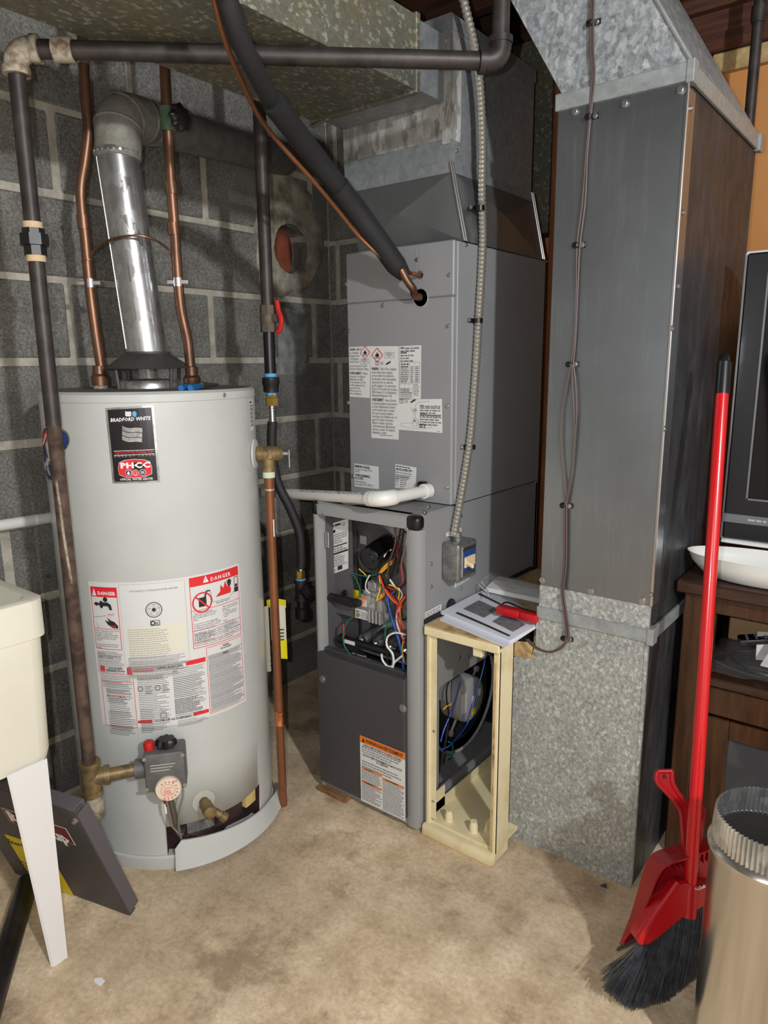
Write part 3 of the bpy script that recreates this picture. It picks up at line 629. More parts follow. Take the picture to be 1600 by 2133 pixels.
L.lines(U(.275), Z(.242), U(.465), 9, .0085, .0024, 'ink_mid', seed=21); L.lines(U(.275), Z(.13), U(.36), 7, .0085, .0024, 'ink_mid', seed=22)
L.line(U(.4), Z(.13), U(.415), Z(.1), .001, 'ink'); L.line(U(.44), Z(.12), U(.42), Z(.1), .001, 'ink'); L.box(U(.4), Z(.06), U(.435), Z(.095), .0009, 'ink', 3)
L.lines(U(.49), Z(.388), U(.69), 6, .0083, .0024, 'ink_mid', seed=23); L.lines(U(.49), Z(.328), U(.69), 6, .0083, .0024, 'ink_mid', seed=24); L.lines(U(.49), Z(.265), U(.69), 8, .0083, .0024, 'ink_mid', seed=25); L.lines(U(.49), Z(.175), U(.68), 6, .0083, .0024, 'ink_mid', 3, .8, seed=26)
L.rect(U(.257), Z(.03), U(.345), Z(.05), 'ink_red', 2); L.rect(U(.6), Z(.035), U(.7), Z(.06), 'ink_red', 2); TX('TO TURN OFF GAS TO APPLIANCE', .365, .036, .0072, 'ink', w=U(.22), bold=.02)
L.lines(U(.275), Z(.018), U(.44), 2, .0082, .0024, 'ink_mid', seed=27); L.lines(U(.5), Z(.022), U(.69), 2, .0082, .0024, 'ink_mid', seed=28)
# warnings block
L.box(U(.71), Z(.02), U(.985), Z(.49), .0011, 'ink_red'); TX('WARNING\nFOR YOUR SAFETY', .85, .468, .006, 'ink', w=U(.085), bold=.02, align='CENTER', lsp=.95); TX('WARNING', .82, .415, .006, 'ink', w=U(.045), bold=.02)
for k in range(17):
    L.lines(U(.718), Z(.432-.0235*k), U(.98), 2, .0052, .0023, 'ink_grey' if k % 3 else 'ink_mid', 3, .95, seed=40+k)
    if k % 2: L.line(U(.718), Z(.437-.0235*k), U(.97), Z(.437-.0235*k), .0009, 'ink_red')
L.build('instruction_label', wh, 'label_white', 'large white label with red danger headings', {'ink': 'lettering', 'ink_red': 'red_print'})
# part-hidden round sticker on the left of the jacket, barcode label on the right
L = Label(cylquad((85, 884), (146, 882), (89, 1006), (146, 1003)), curved=False, lift=.0007)
L.disc(.45, .5, .45, 'silver_foil', 1, ry=.5, n=40); L.disc(.8, .72, .2, 'silver_foil', 1.3, ry=.2, n=32)
L.disc(.45, .5, .40, 'ink_navy', 2, ry=.45, n=40); L.disc(.8, .72, .16, 'ink_blue', 3, ry=.165, n=32)
L.poly([(.12, .62), (.2, .82), (.45, .93), (.4, .72)], 'ink_red', 3.5); L.line(.2, .66, .42, .84, .05, 'ink_white', 4)
L.poly([(.06, .34), (.84, .64), (.84, .42), (.1, .14)], 'ink_faint', 3); L.poly([(.08, .34), (.83, .62), (.82, .43), (.12, .16)], 'ink_blue', 4); L.text('Hydrojet', .12, .2, .2, 'ink_white', 5, w=.7, bold=.03, italic=.2, rot=.37)
L.build('round_sticker', wh, 'silver_foil', 'blue and silver sticker behind the iron pipe', {'ink_white': 'lettering'})
aL, zB = onh(520.5, 897); L = Label(hmap(aL, zB), curved=True, lift=.0008); L.rect(0, 0, .03, .075, 'label_white', 1); L.rect(.004, .066, .018, .071, 'ink', 2)
for k in range(16): L.rect(.004, .01+.0033*k, .026, .01+.0033*k+(.0011 if k % 3 else .002), 'ink', 2)
L.build('barcode_label', wh, 'label_white', None, {'ink': 'barcode'})
# ---- gas control
ga, gz0 = onh(347, 1600, HR+.03); g0 = hp(ga, 0, HR)*1; gn = (g0-HC); gn.z = 0; gn.normalize(); gt = UP.cross(gn)*1
if gt.dot(HTG) < 0: gt = -gt
def gl(t, o, z): return g0+gt*t+gn*o+UP*z          # right, out, height
gzc = .305
b = MB(); b.frame(gl(-.044, .012, gzc-.045), gt*.09, gn*.062, UP*.095, .006, 2); b.frame(gl(-.035, 0, gzc-.03), gt*.07, gn*.02, UP*.07); b.cyl(gl(-.068, .04, gzc+.0), gl(-.045, .04, gzc), .022, n=16)
ctl = b.build('gas_control', 'control_grey', wh)
b = MB(); b.lathe([(.012, 0), (.0125, .012), (.011, .018), (0, .0195)], gl(-.033, .045, gzc+.05), n=20); b.build('reset_button', 'red_button', ctl)
b = MB(); b.cyl(gl(-.033, .045, gzc+.046), gl(-.033, .045, gzc+.052), .009, n=14); b.build('button_sleeve', 'pvc', ctl)
prof = []; b = MB()
rows_ = []
for r, z in ((.0, .02), (.017, .02), (.021, .016), (.022, .004), (.018, 0), (0, 0)):
    rows_.append([gl(.005, .042, gzc+.05)+UP*z+(gt*math.cos(2*math.pi*i/40)+gn*math.sin(2*math.pi*i/40))*r*(1+.12*math.cos(i*math.pi*2/40*8)) for i in range(41)])
b.sheet(rows_); b.build('gas_knob', 'black_plastic', ctl)
b = MB(); b.lathe([(.029, 0), (.0295, .008), (.027, .012), (.02, .0125), (0, .0125)], gl(.006, .074, gzc-.036), gn, n=48); dial = b.build('thermostat_dial', M('dial_cream', s2l(226, 212, 190), .5), ctl)
_pm = plane_map(gl(.006, .0868, gzc-.036), gt, UP); L = Label(lambda u, v, h: _pm(u*.78, v*.78, h)); 
for k in range(11):
    a = 2.2-k*.42; L.rect(.027*math.cos(a)-.0015, .027*math.sin(a)-.0022, .027*math.cos(a)+.0015, .027*math.sin(a)+.0022, 'ink_red', 1)
L.ring(0, 0, .0195, .0203, 'ink_red', 1); L.text('CAUTION', 0, .006, .006, 'ink_red', 1, align='CENTER', w=.022); L.lines(-.012, .001, .012, 4, .0042, .0016, 'ink_red', 1, seed=3); L.text('HOT', .014, .024, .0065, 'ink_red', 1, bold=.03); L.text('WARM', -.022, -.031, .005, 'ink_red', 1)
L.build('dial_print', dial)
L = Label(plane_map(gl(-.03, .0748, gzc+.022), gt, UP)); 
for k in range(3): L.rect(0, -.007*k, .055-.006*k, -.007*k+.0025, 'ink_faint', 1)
L.build('cast_lettering', ctl)
for (t, z) in ((-.042, .04), (.042, .04), (-.042, -.036), (.042, -.036)): screw(ctl, gl(t, .074, gzc+z), gn, .0035, .002)
# burner tubes hanging from the control
for nm, r, m, pts in (('burner_tube', .0075, M('tube_steel', s2l(120, 116, 108), .4, .7), [(0, .04, -.04), (.006, .04, -.1), (.012, .03, -.16), (.016, .008, -.205), (.02, -.02, -.215)]),
                      ('thermocouple', .0022, M('lead_grey', s2l(150, 146, 140), .45, .5), [(.035, .05, -.045), (.034, .055, -.075), (.022, .05, -.12), (.018, .04, -.17), (.02, .02, -.21)]),
                      ('pilot_tube', .0025, 'w_maroon', [(-.028, .05, -.045), (-.024, .052, -.065), (-.01, .05, -.08), (-.006, .05, -.1)]),
                      ('ignitor_wire', .003, 'w_white', [(-.008, .05, -.092), (-.007, .05, -.118)]),
                      ('pilot_lead', .002, 'lead_grey', [(-.006, .05, -.115), (.0, .045, -.15), (.016, .04, -.18), (.024, .02, -.2)])):
    q = MB(); q.tube(spline([gl(t, o, gzc+z) for t, o, z in pts], 6), r, 10); q.build(nm, m, wh)
# drain valve
da, dz = onh(424, 1668); dp = hp(da, dz); dn = (dp-HC); dn.z = 0; dn.normalize()
b = MB(); b.lathe([(.028, 0), (.028, .001), (.018, .003), (.0, .003)], dp, dn, n=40); b.build('drain_washer', M('dirty_ring', s2l(182, 180, 170), .6), wh)
dt = UP.cross(dn); dt = dt if dt.dot(HTG) > 0 else -dt
b = MB(); b.cyl(dp, dp+dn*.03, .012, n=18); b.cyl(dp+dn*.02, dp+dn*.045, .016, n=8); b.lathe([(.012, 0), (.016, .006), (.016, .014), (.006, .018), (0, .018)], dp+dn*.045, dn, n=16); b.tube(spline([dp+dn*.03, dp+dn*.04+dt*.02-UP*.015, dp+dn*.045+dt*.036-UP*.03], 5), .009, 12); b.cyl(dp+dn*.043+dt*.03-UP*.024, dp+dn*.047+dt*.04-UP*.034, .012, n=14); b.build('drain_valve', 'brass_old', wh)

# ================================================================== FLUE VENT of the heater
v0 = HC+UP*(HT+.075); v1 = None
vt = thing('vent_pipe', v0, 'galvanized round vent pipe rising from the water heater hood into the wall', 'vent pipe')
v1 = px_on(244, 318, HC); vdir = (v1-v0).normalized()
b = MB(); b.tube([v0, v1], .0475, 40); b.build('straight_pipe', 'galv_pipe', vt)
side = (CAMPOS-v0).cross(UP).normalized(); sd = V((side.x, side.y, 0))*(.047 if side.dot(HTG) < 0 else -.047)
b = MB(); b.tube([v0+sd+vdir*.02+HN*.012, v1+sd+HN*.012], .0014, 8); b.build('pipe_seam', 'bright_steel', vt)
end = gx(592, 334, XW); corner = px_on(238, 236, HC)
out_d = (end-corner); out_d.normalize()
s1 = corner-vdir*.06; e1 = corner+out_d*.07
path = elbow(s1, corner, e1, .062, 10)
b = MB(); b.tube([v1-vdir*.01]+path+[e1+out_d*.02], .052, 40)
for q in (3, 7): d = (path[q+1]-path[q-1]).normalized(); b.tube([path[q]-d*.004, path[q], path[q]+d*.004], [.0522, .0545, .0522], 40, cap=False)
b.build('elbow', 'galv_dusty', vt)
b = MB(); b.tube([v1-vdir*.012, v1-vdir*.006, v1+vdir*.004], [.0485, .0535, .0525], 40); b.build('crimp_ring', 'galv_pipe', vt)
for k in range(10):
    a = -1.2+k*.27; p = v1-vdir*.004+(HN*math.cos(a)+HTG*math.sin(a))*.053; screw(vt, p, HN*math.cos(a)+HTG*math.sin(a), .0022, .0016)
b = MB(); b.tube([e1, end], .049, 40)
for t in (.03, .06): b.tube([e1+out_d*(t-.004), e1+out_d*t, e1+out_d*(t+.004)], [.049, .0525, .049], 40, cap=False)
b.build('branch_pipe', M('vent_dull', s2l(132, 132, 126), .5, .3, col2=s2l(108, 108, 104), scale=30), vt)
# ================================================================== COPPER WATER PIPES
def clamp_at(parent, p, d, bolts=True):
    q = MB(); d = V(d).normalized(); n2 = d.cross(UP).normalized(); o = V(p)
    q.frame(o-d*.026-UP*.006+n2*.008, d*.052, UP*.012, -n2*.016, .002); q.cyl(o-UP*.01, o+UP*.01, .0125, n=16)
    c_ = q.build('clamp', 'bright_steel', parent)
    for sg in (-1, 1): screw(c_, o+d*.019*sg-n2*.008, -n2, .005, .004)
nl = HC-CR*.122+V((0, 0, HT)); nr = HC+CR*.105+V((0, 0, HT))
cp = thing('water_pipe', nl, 'bent copper water pipe on the left of the vent pipe', 'pipe', 'copper pipes above the water heater')
pts = [px_on(x, y, nl) for x, y in ((154, -180), (166, 0), (171, 70), (178, 200), (184, 270), (178, 330), (169, 390), (171, 440), (178, 500), (186, 590), (199, 690), (211, 768))]
b = MB(); b.tube(spline(pts, 6), .0122, 16); b.build('tube', 'copper_old', cp)
for y0, y1, x0, x1 in ((448, 478, 172, 175), (540, 545, 182, 183)):
    q = MB(); q.tube([px_on(x0, y0, nl), px_on(x1, y1, nl)], .0142, 16); q.build('coupling', 'copper_old', cp)
q = MB(); q.cyl(nl, nl+UP*.012, .017, n=16); q.build('dielectric_nipple', 'old_fitting', cp)
q = MB(); q.lathe([(.02, .008), (.021, .03), (.016, .036), (.0155, .055), (.0125, .056)], nl, n=20); q.build('adapter', 'copper_old', cp)
clamp_at(cp, px_on(188, 590, nl), CR)
q = MB(); q.cyl(px_on(174, 122, nl), px_on(175, 134, nl), .0135, n=16); q.build('solder_joint', 'solder', cp)
cp2 = thing('water_pipe', nr, 'copper water pipe with a black handwheel valve, right of the vent pipe', 'pipe', 'copper pipes above the water heater')
pts = [px_on(x, y, nr) for x, y in ((334, -180), (340, 0), (343, 130), (349, 250), (356, 380), (364, 480), (371, 585), (378, 650), (391, 710), (397, 765))]
b = MB(); b.tube(spline(pts, 6), .0122, 16); b.build('tube', 'copper_old', cp2)
for y0, y1, x0, x1 in ((380, 405, 356, 359), (465, 490, 361, 364)):
    q = MB(); q.tube([px_on(x0, y0, nr), px_on(x1, y1, nr)], .0145, 16); q.build('coupling', 'copper_old', cp2)
q = MB(); q.lathe([(.016, 0), (.02, .006), (.021, .024), (.0155, .03), (.0155, .05), (.0125, .052)], nr, n=20); q.build('adapter', 'copper_old', cp2)
clamp_at(cp2, px_on(371, 588, nr), CR)
vp = px_on(350, 250, nr); tw = (CAMPOS-vp).normalized(); tw.z = 0; tw.normalize(); sdv = (CR*.85+tw*.6).normalized()
q = MB(); q.cyl(vp-UP*.024, vp+UP*.026, .0175, n=16); q.cyl(vp, vp+sdv*.022, .015, n=12); q.tube([vp+sdv*.02, vp+sdv*.03], [.0125, .008], 12); val = q.build('valve_body', 'green_patina', cp2)
rows_ = []
for r, z in ((0, .012), (.014, .012), (.023, .01), (.028, .004), (.027, -.004), (.014, -.006), (0, -.006)):
    e1v = sdv.cross(UP).normalized(); e2v = sdv.cross(e1v)
    rows_.append([vp+sdv*(.036+z)+(e1v*math.cos(2*math.pi*i/48)+e2v*math.sin(2*math.pi*i/48))*r*(1+.1*math.cos(i*2*math.pi/48*8)) for i in range(49)])
q = MB(); q.sheet(rows_); q.build('handwheel', 'iron_dark', val)
bw = [px_on(184, 585, nl), px_on(181, 553, nl), px_on(194, 525, nl), px_on(222, 503, nl+tw*.04), px_on(255, 493, HC+tw*.062), px_on(292, 491, HC+tw*.062), px_on(325, 501, nr+tw*.04), px_on(350, 520, nr), px_on(362, 548, nr), px_on(368, 580, nr)]
q = MB(); q.tube(spline(bw, 6), .0028, 8); tag(q.build('bonding_wire', 'copper_old', None, loc=bw[0]), 'thin copper jumper wire looped between the two copper water pipes', 'wire')
# pliers lying on the heater
pl = thing('pliers', hp(onh(400, 812)[0], HT+.002, .2), 'small pliers with blue grips lying on top of the water heater', 'pliers')
pz = HT+.008
pg = lambda x, y: gz(x, y, pz)
tip = HC+CR*.165+UP*pz-tw*.0+HN*.04; hinge = HC+CR*.12+HN*.10+UP*pz
hA, hB = hp(onh(380, 815)[0], pz, .243), hp(onh(398, 815)[0], pz, .249)
q = MB(); q.tube([hinge-(hinge-tip)*.0, tip], [.008, .003], 8); q.lathe([(.009, -.005), (.009, .005)], hinge, n=14); q.build('jaws', 'tool_steel', pl)
for e_, nm in ((hA, 'grip'), (hB, 'grip')):
    e_ = V((e_.x, e_.y, pz-.002)); m_ = (hinge+e_)/2+(e_-(hA+hB)/2).normalized()*.004
    q = MB(); q.tube(spline([hinge, m_, e_], 5), [.005]*4+[.0075]*6+[.0065], 10); q.build(nm, 'blue_grip', pl)
# ================================================================== IRON GAS PIPE to the heater
GP = V((-1.426, .725, 0)); zg = 1.79
gp = thing('gas_pipe', GP+UP*.27, 'old iron gas pipe dropping in front of the water heater and crossing overhead', 'gas pipe')
zt = .305
far = gz(1042, 128, zg); far_up = far+UP*.5
el0 = GP+UP*zg; hd = (far-el0).normalized()
b = MB(); b.tube([GP+UP*1.1, GP+UP*(zg-.03)], .0155, 20); b.build('riser', 'iron_pipe', gp)
b = MB(); b.tube([GP+UP*(zt+.02), GP+UP*1.1], .0145, 20); b.build('drop', 'rusty_iron', gp)
q = MB(); q.tube(spline([GP+UP*.99+tw*.0135-CR*.004, GP+UP*.96+tw*.0142-CR*.003, GP+UP*.88+tw*.0145-CR*.001, GP+UP*.82+tw*.0145+CR*.002, GP+UP*.77+tw*.0142+CR*.005], 6), .003, 8); q.build('paint_drip', 'old_fitting', gp)
b = MB(); b.tube([el0+hd*.03, far-hd*.03], .0165, 20); b.build('overhead_pipe', 'iron_pipe', gp)
q = MB(); q.tube(elbow(el0-UP*.06, el0, el0+hd*.06, .035, 8), .0215, 20); q.tube([el0-UP*.045, el0-UP*.032], .0245, 20); q.tube([el0+hd*.032, el0+hd*.045], .0245, 20); q.build('elbow', 'old_fitting', gp)
q = MB(); q.tube([el0+hd*.07, el0+hd*.105], .0215, 20); q.build('coupling', 'old_fitting', gp)
q = MB(); q.tube(elbow(far-hd*.06, far, far+UP*.06, .03, 8), .0215, 20); q.tube([far-hd*.042, far-hd*.03], .0235, 20); q.tube([far+UP*.03, far+UP*.042], .0235, 20); q.build('elbow', 'iron_pipe', gp)
b = MB(); b.tube([far+UP*.03, far+UP*.6], .0165, 20); b.build('far_riser', 'iron_pipe', gp)
uz = 1.455
q = MB(); q.tube([GP+UP*(uz-.026), GP+UP*(uz-.008)], .0215, 8); q.tube([GP+UP*(uz-.008), GP+UP*(uz+.013)], .027, 8); q.tube([GP+UP*(uz+.013), GP+UP*(uz+.023)], .0215, 8); q.build('union', 'iron_dark', gp)
for z in (uz+.022, uz-.038): q = MB(); q.cyl(GP+UP*z, GP+UP*(z+.013), .0178, n=18); q.build('thread_tape', M('beige_tape', s2l(206, 180, 144), .8), gp)
q = MB(); q.tube([GP+UP*(zt-.04), GP+UP*(zt+.04)], .0205, 20); q.tube([GP+UP*(zt+.03), GP+UP*(zt+.042)], .0235, 20); q.tube([GP+UP*(zt-.042), GP+UP*(zt-.03)], .0235, 20)
nd = (gl(-.07, .04, gzc)-(GP+UP*zt)); nd.z = 0; nd.normalize()
q.tube([GP+UP*zt, GP+UP*zt+nd*.035], .0195, 20); q.tube([GP+UP*zt+nd*.028, GP+UP*zt+nd*.04], .0225, 20); q.build('tee', 'brass_old', gp)
q = MB(); q.tube([GP+UP*zt+nd*.03, gl(-.06, .04, gzc)], .0145, 18); q.build('side_nipple', 'brass_old', gp)
q = MB(); q.tube([GP+UP*(zt-.08), GP+UP*(zt-.03)], .0165, 18); q.lathe([(.0, -.1), (.02, -.098), (.0225, -.09), (.0225, -.062), (.018, -.058)], GP+UP*zt, n=20); q.build('drip_cap', 'old_fitting', gp)
# ================================================================== FURNACE GAS LINE
T2 = V((-1.415, 1.385, 0))
def p2(x, y): return px_on(x, y, T2)
g2 = thing('gas_pipe', p2(565, 830), 'black iron gas pipe with a red-handled shutoff, left of the furnace', 'gas pipe')
A, B_ = p2(549, 60), p2(556, 640)
ax = UP
zc = lambda y: p2(560, y).z
gxy = p2(560, 700); gxy.z = 0
q = MB(); q.tube([gxy+UP*zc(640), gxy+UP*2.15], .0168, 20); q.build('riser', 'iron_pipe', g2)
q = MB(); q.tube([gxy+UP*zc(805), gxy+UP*zc(690)], .0155, 20); q.build('nipple', M('new_black_iron', s2l(34, 33, 34), .3, .4), g2)
q = MB(); q.tube([gxy+UP*zc(692), gxy+UP*zc(675)], .0215, 8); q.tube([gxy+UP*zc(655), gxy+UP*zc(636)], .0215, 8); q.lathe([(.0165, 0), (.0215, .012), (.0225, .022), (.0215, .032), (.0165, .044)], gxy+UP*(zc(664)-.022), n=24)
hv = (CR*.85+tw*.5).normalized(); q.cyl(gxy+UP*zc(664), gxy+UP*zc(664)+hv*.03, .012, n=14); v2 = q.build('ball_valve', M('old_brass_dark', s2l(96, 86, 74), .6, .3), g2)
o = gxy+UP*zc(664)+hv*.03
q = MB(); q.tube(spline([o+UP*.045+hv*.0, o+UP*.02+hv*.004, o+hv*.012-UP*.004, o+hv*.006-UP*.03, o-hv*.002-UP*.035], 5), .007, 8); q.build('lever', 'red_button', v2)
q = MB(); q.cyl(gxy+UP*zc(788), gxy+UP*zc(778), .0165, n=18); q.build('thread_sealant', 'tape_blue', g2)
q = MB(); q.lathe([(.015, zc(818)), (.021, zc(816)), (.021, zc(803)), (.0235, zc(800)), (.0235, zc(787)), (.017, zc(785))], gxy, n=24); q.build('reducer', 'iron_dark', g2)
q = MB(); q.cyl(gxy+UP*zc(823), gxy+UP*zc(817), .0135, n=18); q.build('thread_sealant', 'tape_blue', g2)
gh = thing('gas_connector', gxy+UP*zc(842), 'black coated flexible gas hose running down to the furnace tee', 'hose')
q = MB(); q.cyl(gxy+UP*zc(828), gxy+UP*zc(820), .0145, n=6); q.cyl(gxy+UP*zc(845), gxy+UP*zc(829), .0175, n=6); q.build('flare_nut', 'brass', gh)
def corr(pts, r, pitch, amp, n=12):
    P = spline(pts, 12); d = [0]
    for a, b_ in zip(P, P[1:]): d.append(d[-1]+(b_-a).length)
    tot = d[-1]; m = int(tot/pitch*4); out = []; rr = []; j = 0
    for i in range(m+1):
        s = tot*i/m
        while j < len(d)-2 and d[j+1] < s: j += 1
        t = (s-d[j])/max(1e-9, d[j+1]-d[j]); out.append(P[j].lerp(P[j+1], t)); rr.append(r+amp*math.cos(2*math.pi*i/4))
    return MB().tube(out, rr, n)
b = corr([gxy+UP*zc(845), gxy+UP*zc(885)], .0105, .007, .0018); b.build('bare_corrugation', 'bright_steel', gh)
hs = [gxy+UP*zc(878), p2(566, 920), p2(570, 965), p2(580, 1010), p2(605, 1060), p2(624, 1110), p2(628, 1160), p2(627, 1182)]
q = MB(); q.tube(spline(hs, 8), .0132, 18); q.build('coated_hose', 'black_rubber', gh)
te = p2(627, 1228)
b = corr([p2(627, 1180), te+UP*.048], .0085, .006, .0014); b.build('bare_corrugation', 'bright_steel', gh)
q = MB(); q.cyl(te+UP*.032, te+UP*.04, .013, n=6); q.cyl(te+UP*.04, te+UP*.056, .0135, n=6); q.build('flare_nut', 'brass', gh)
tt = thing('gas_tee', te-UP*.07, 'black iron drip-leg tee with cap beside the furnace', 'pipe fitting')
xd = V((1, 0, 0))
q = MB(); q.tube([te-UP*.03, te+UP*.028], .0165, 20); q.tube([te-UP*.032, te-UP*.022], .0195, 20); q.tube([te+UP*.02, te+UP*.03], .0195, 20); q.tube([te, te+xd*.03], .016, 20); q.tube([te+xd*.022, te+xd*.034], .0195, 20); q.build('tee', 'iron_dark', tt)
q = MB(); q.tube([te+xd*.03, V((-1.2, te.y, te.z))], .0125, 18); q.build('inlet_pipe', 'iron_dark', tt)
q = MB(); q.tube([te-UP*.06, te-UP*.03], .0135, 18); q.lathe([(0, -.088), (.017, -.087), (.0195, -.082), (.0195, -.056), (.015, -.053)], te, n=20); q.build('drip_cap', 'new_black_iron', tt)
q = MB(); q.cyl(te+UP*.028, te+UP*.033, .0145, n=18); q.build('thread_sealant', 'tape_blue', tt)
# ================================================================== RELIEF VALVE and its discharge pipe
TPX = V((-1.327, 1.214, 0)); zv = gx(556, 945, -1.33).z
rv = thing('relief_valve', TPX, 'brass relief valve with a long copper discharge pipe beside the water heater', 'relief valve')
rd = (TPX-HC).normalized(); rt = UP.cross(rd)
rs = HC+rd*HR+UP*zv
q = MB(); q.lathe([(.038, 0), (.036, .004), (.02, .006), (0, .006)], rs, rd, n=36); q.build('wall_plate', M('ring_white', s2l(196, 196, 190), .5), rv)
q = MB(); q.tube([rs, TPX+UP*zv], .0155, 18); q.tube([TPX+UP*zv-CR*.026, TPX+UP*zv+CR*.032], .0195, 20); q.tube([TPX+UP*(zv-.045), TPX+UP*zv], .017, 18); q.tube([TPX+UP*zv+CR*.03, TPX+UP*zv+CR*.038], [.017, .01], 18); vb = q.build('valve_body', 'brass_old', rv)
q = MB(); q.frame(TPX+UP*(zv-.012)+tw*.018-CR*.004, CR*.012, UP*.024, tw*.004, .0015); q.build('cast_plate', 'brass_old', vb)
q = MB(); q.tube([TPX+UP*zv+CR*.036, TPX+UP*zv+CR*.052], .004, 8); q.frame(TPX+UP*(zv-.035)+CR*.05, CR*.003, UP*.045, tw*.012, .001); q.build('test_lever', M('lever_grey', s2l(170, 170, 164), .5, .3), vb)
q = MB(); q.cyl(TPX+UP*(zv-.06), TPX+UP*(zv-.045), .0155, n=18); q.build('thread_tape', 'thread_tape', rv)
q = MB(); q.cyl(TPX+UP*(zv-.088), TPX+UP*(zv-.058), .0135, n=18); q.build('adapter', 'copper_new', rv)
q = MB(); q.cyl(TPX+UP*(zv-.093), TPX+UP*(zv-.086), .0125, n=18); q.build('solder_joint', 'solder', rv)
q = MB(); q.tube([TPX+UP*.012, TPX+UP*(zv-.08)], .0111, 18, cap=True); q.build('discharge_pipe', 'copper_new', rv)
cz = gx(580, 1495, -1.327).z
q = MB(); q.lathe([(.0112, cz-.024), (.0135, cz-.022), (.0135, cz-.016), (.0125, cz-.014), (.0125, cz+.01), (.0138, cz+.012), (.0138, cz+.018), (.0112, cz+.02)], TPX, n=20); q.build('coupling', 'copper_bright', rv)
q = MB(); q.frame(TPX+UP*(gx(572, 1114, -1.327).z)+tw*.0112+CR*.004, CR*.003, UP*.045, tw*.0006); q.build('sticker', 'label_white', rv)
# yellow-edged tag hung behind the discharge pipe
tgb = px_on(566, 1395, HC+HTG*.275)
tg = thing('safety_tag', tgb, 'rolled yellow and white paper tag tucked behind the copper discharge pipe', 'tag')
def tcurve(x0, x1, y0, y1, bend, m, nm, thick=.0008):
    a = px_on(x0, y1, HC+HTG*.275+HN*.02); c_ = px_on(x1, y1, HC+HTG*.275+HN*.02); hgt = px_on(x0, y0, HC+HTG*.275+HN*.02).z-a.z; rows_ = []
    for v in range(7): rows_.append([a.lerp(c_, i/8)+UP*(hgt*v/6)+tw*(bend*math.sin(math.pi*i/8)) for i in range(9)])
    q = MB(); q.sheet(rows_); o = q.build(nm, m, tg, recalc=False); return o
sheet1 = tcurve(552, 565, 1262, 1398, .004, 'label_cream', 'white_fold')
tcurve(556, 596, 1250, 1266, -.012, 'yellow_tag', 'yellow_roll'); tcurve(566, 597, 1262, 1334, -.008, 'label_cream', 'printed_side'); tcurve(576, 599, 1332, 1373, -.004, 'yellow_tag', 'yellow_panel')
q = MB()
for k in range(11): p = px_on(561.5+.2*k, 1275+11*k, HC+HTG*.275+HN*.02)+tw*.0055; q.lathe([(.0014, 0), (.0014, .0008), (0, .0008)], p, tw, n=8)
q.build('punched_holes', 'ink', sheet1)
q = MB()
for k in range(4): p = px_on(578, 1312+7*k, HC+HTG*.275+HN*.02)+tw*.002; q.frame(p, CR*.018, UP*.003, tw*.0006)
q.build('lettering', 'ink', tg)
# ================================================================== WHITE CONDENSATE PIPE
P0 = gy(893, 1022, 1.506); E0 = gx(797, 1040, P0.x); E1 = gx(470, 1021, -1.845)
E2 = gx(-60, 1104, -1.845)
pv = thing('drain_pipe', E0, 'white plastic condensate pipe from the coil cabinet along the block wall', 'drain pipe')
def tubeobj(parent, nm, a, b_, r, m): q = MB(); q.tube([a, b_], r, 24); return q.build(nm, m, parent)
tubeobj(pv, 'stub_pipe', P0, E0+(P0-E0).normalized()*.03, .0152, 'pvc'); run = tubeobj(pv, 'long_run', E0+(E1-E0).normalized()*.03, E1, .0146, 'pvc'); tubeobj(pv, 'wall_run', E1, E2, .0146, 'pvc')
q = MB(); q.tube(elbow(P0, E0, E1, .04, 8), .0195, 24); dA, dB = (P0-E0).normalized(), (E1-E0).normalized(); q.tube([E0+dB*.03, E0+dB*.052], .0195, 24); q.tube([E0+dA*.03, E0+dA*.045], .0195, 24); q.build('elbow', 'pvc', pv)
q = MB(); q.tube([P0-dA*.024, P0-dA*.002], .0195, 24); q.build('socket', 'pvc', pv)
q = MB(); q.tube(elbow(E0, E1, E2, .03, 6), .0188, 20); q.build('elbow', 'pvc', pv)
# pipe print, upside down as seen
d_ = (E1-E0).normalized(); nrm = (CAMPOS-(E0+E1)/2); nrm = (nrm-d_*nrm.dot(d_)).normalized(); upv = nrm.cross(d_)*1
if upv.z < 0: upv = -upv
def pmap(u, v, h):
    a = v/.0146+.75; return E0+d_*u+(nrm*math.cos(a)+upv*math.sin(a))*(.0146+h)
L = Label(lambda u, v, h: pmap(u, v, h), lift=.0005)
L.text('SDR 21  200 PSI  WATER AT 73°F', .06, .006, -.0105, 'ink', 1, w=-.0 or None) if False else None
vs, fs = glyphs('SDR 21 @ 200 PSI WATER AT 73°F  PVC 1120  ASTM D-2241  NSF', .0, .2)
wid = max(p[0] for p in vs); L.mb('ink').add([pmap(.055+x/wid*.30, .0055-y*.0125, .0006) for x, y in vs], fs)
L.build('lettering', run)
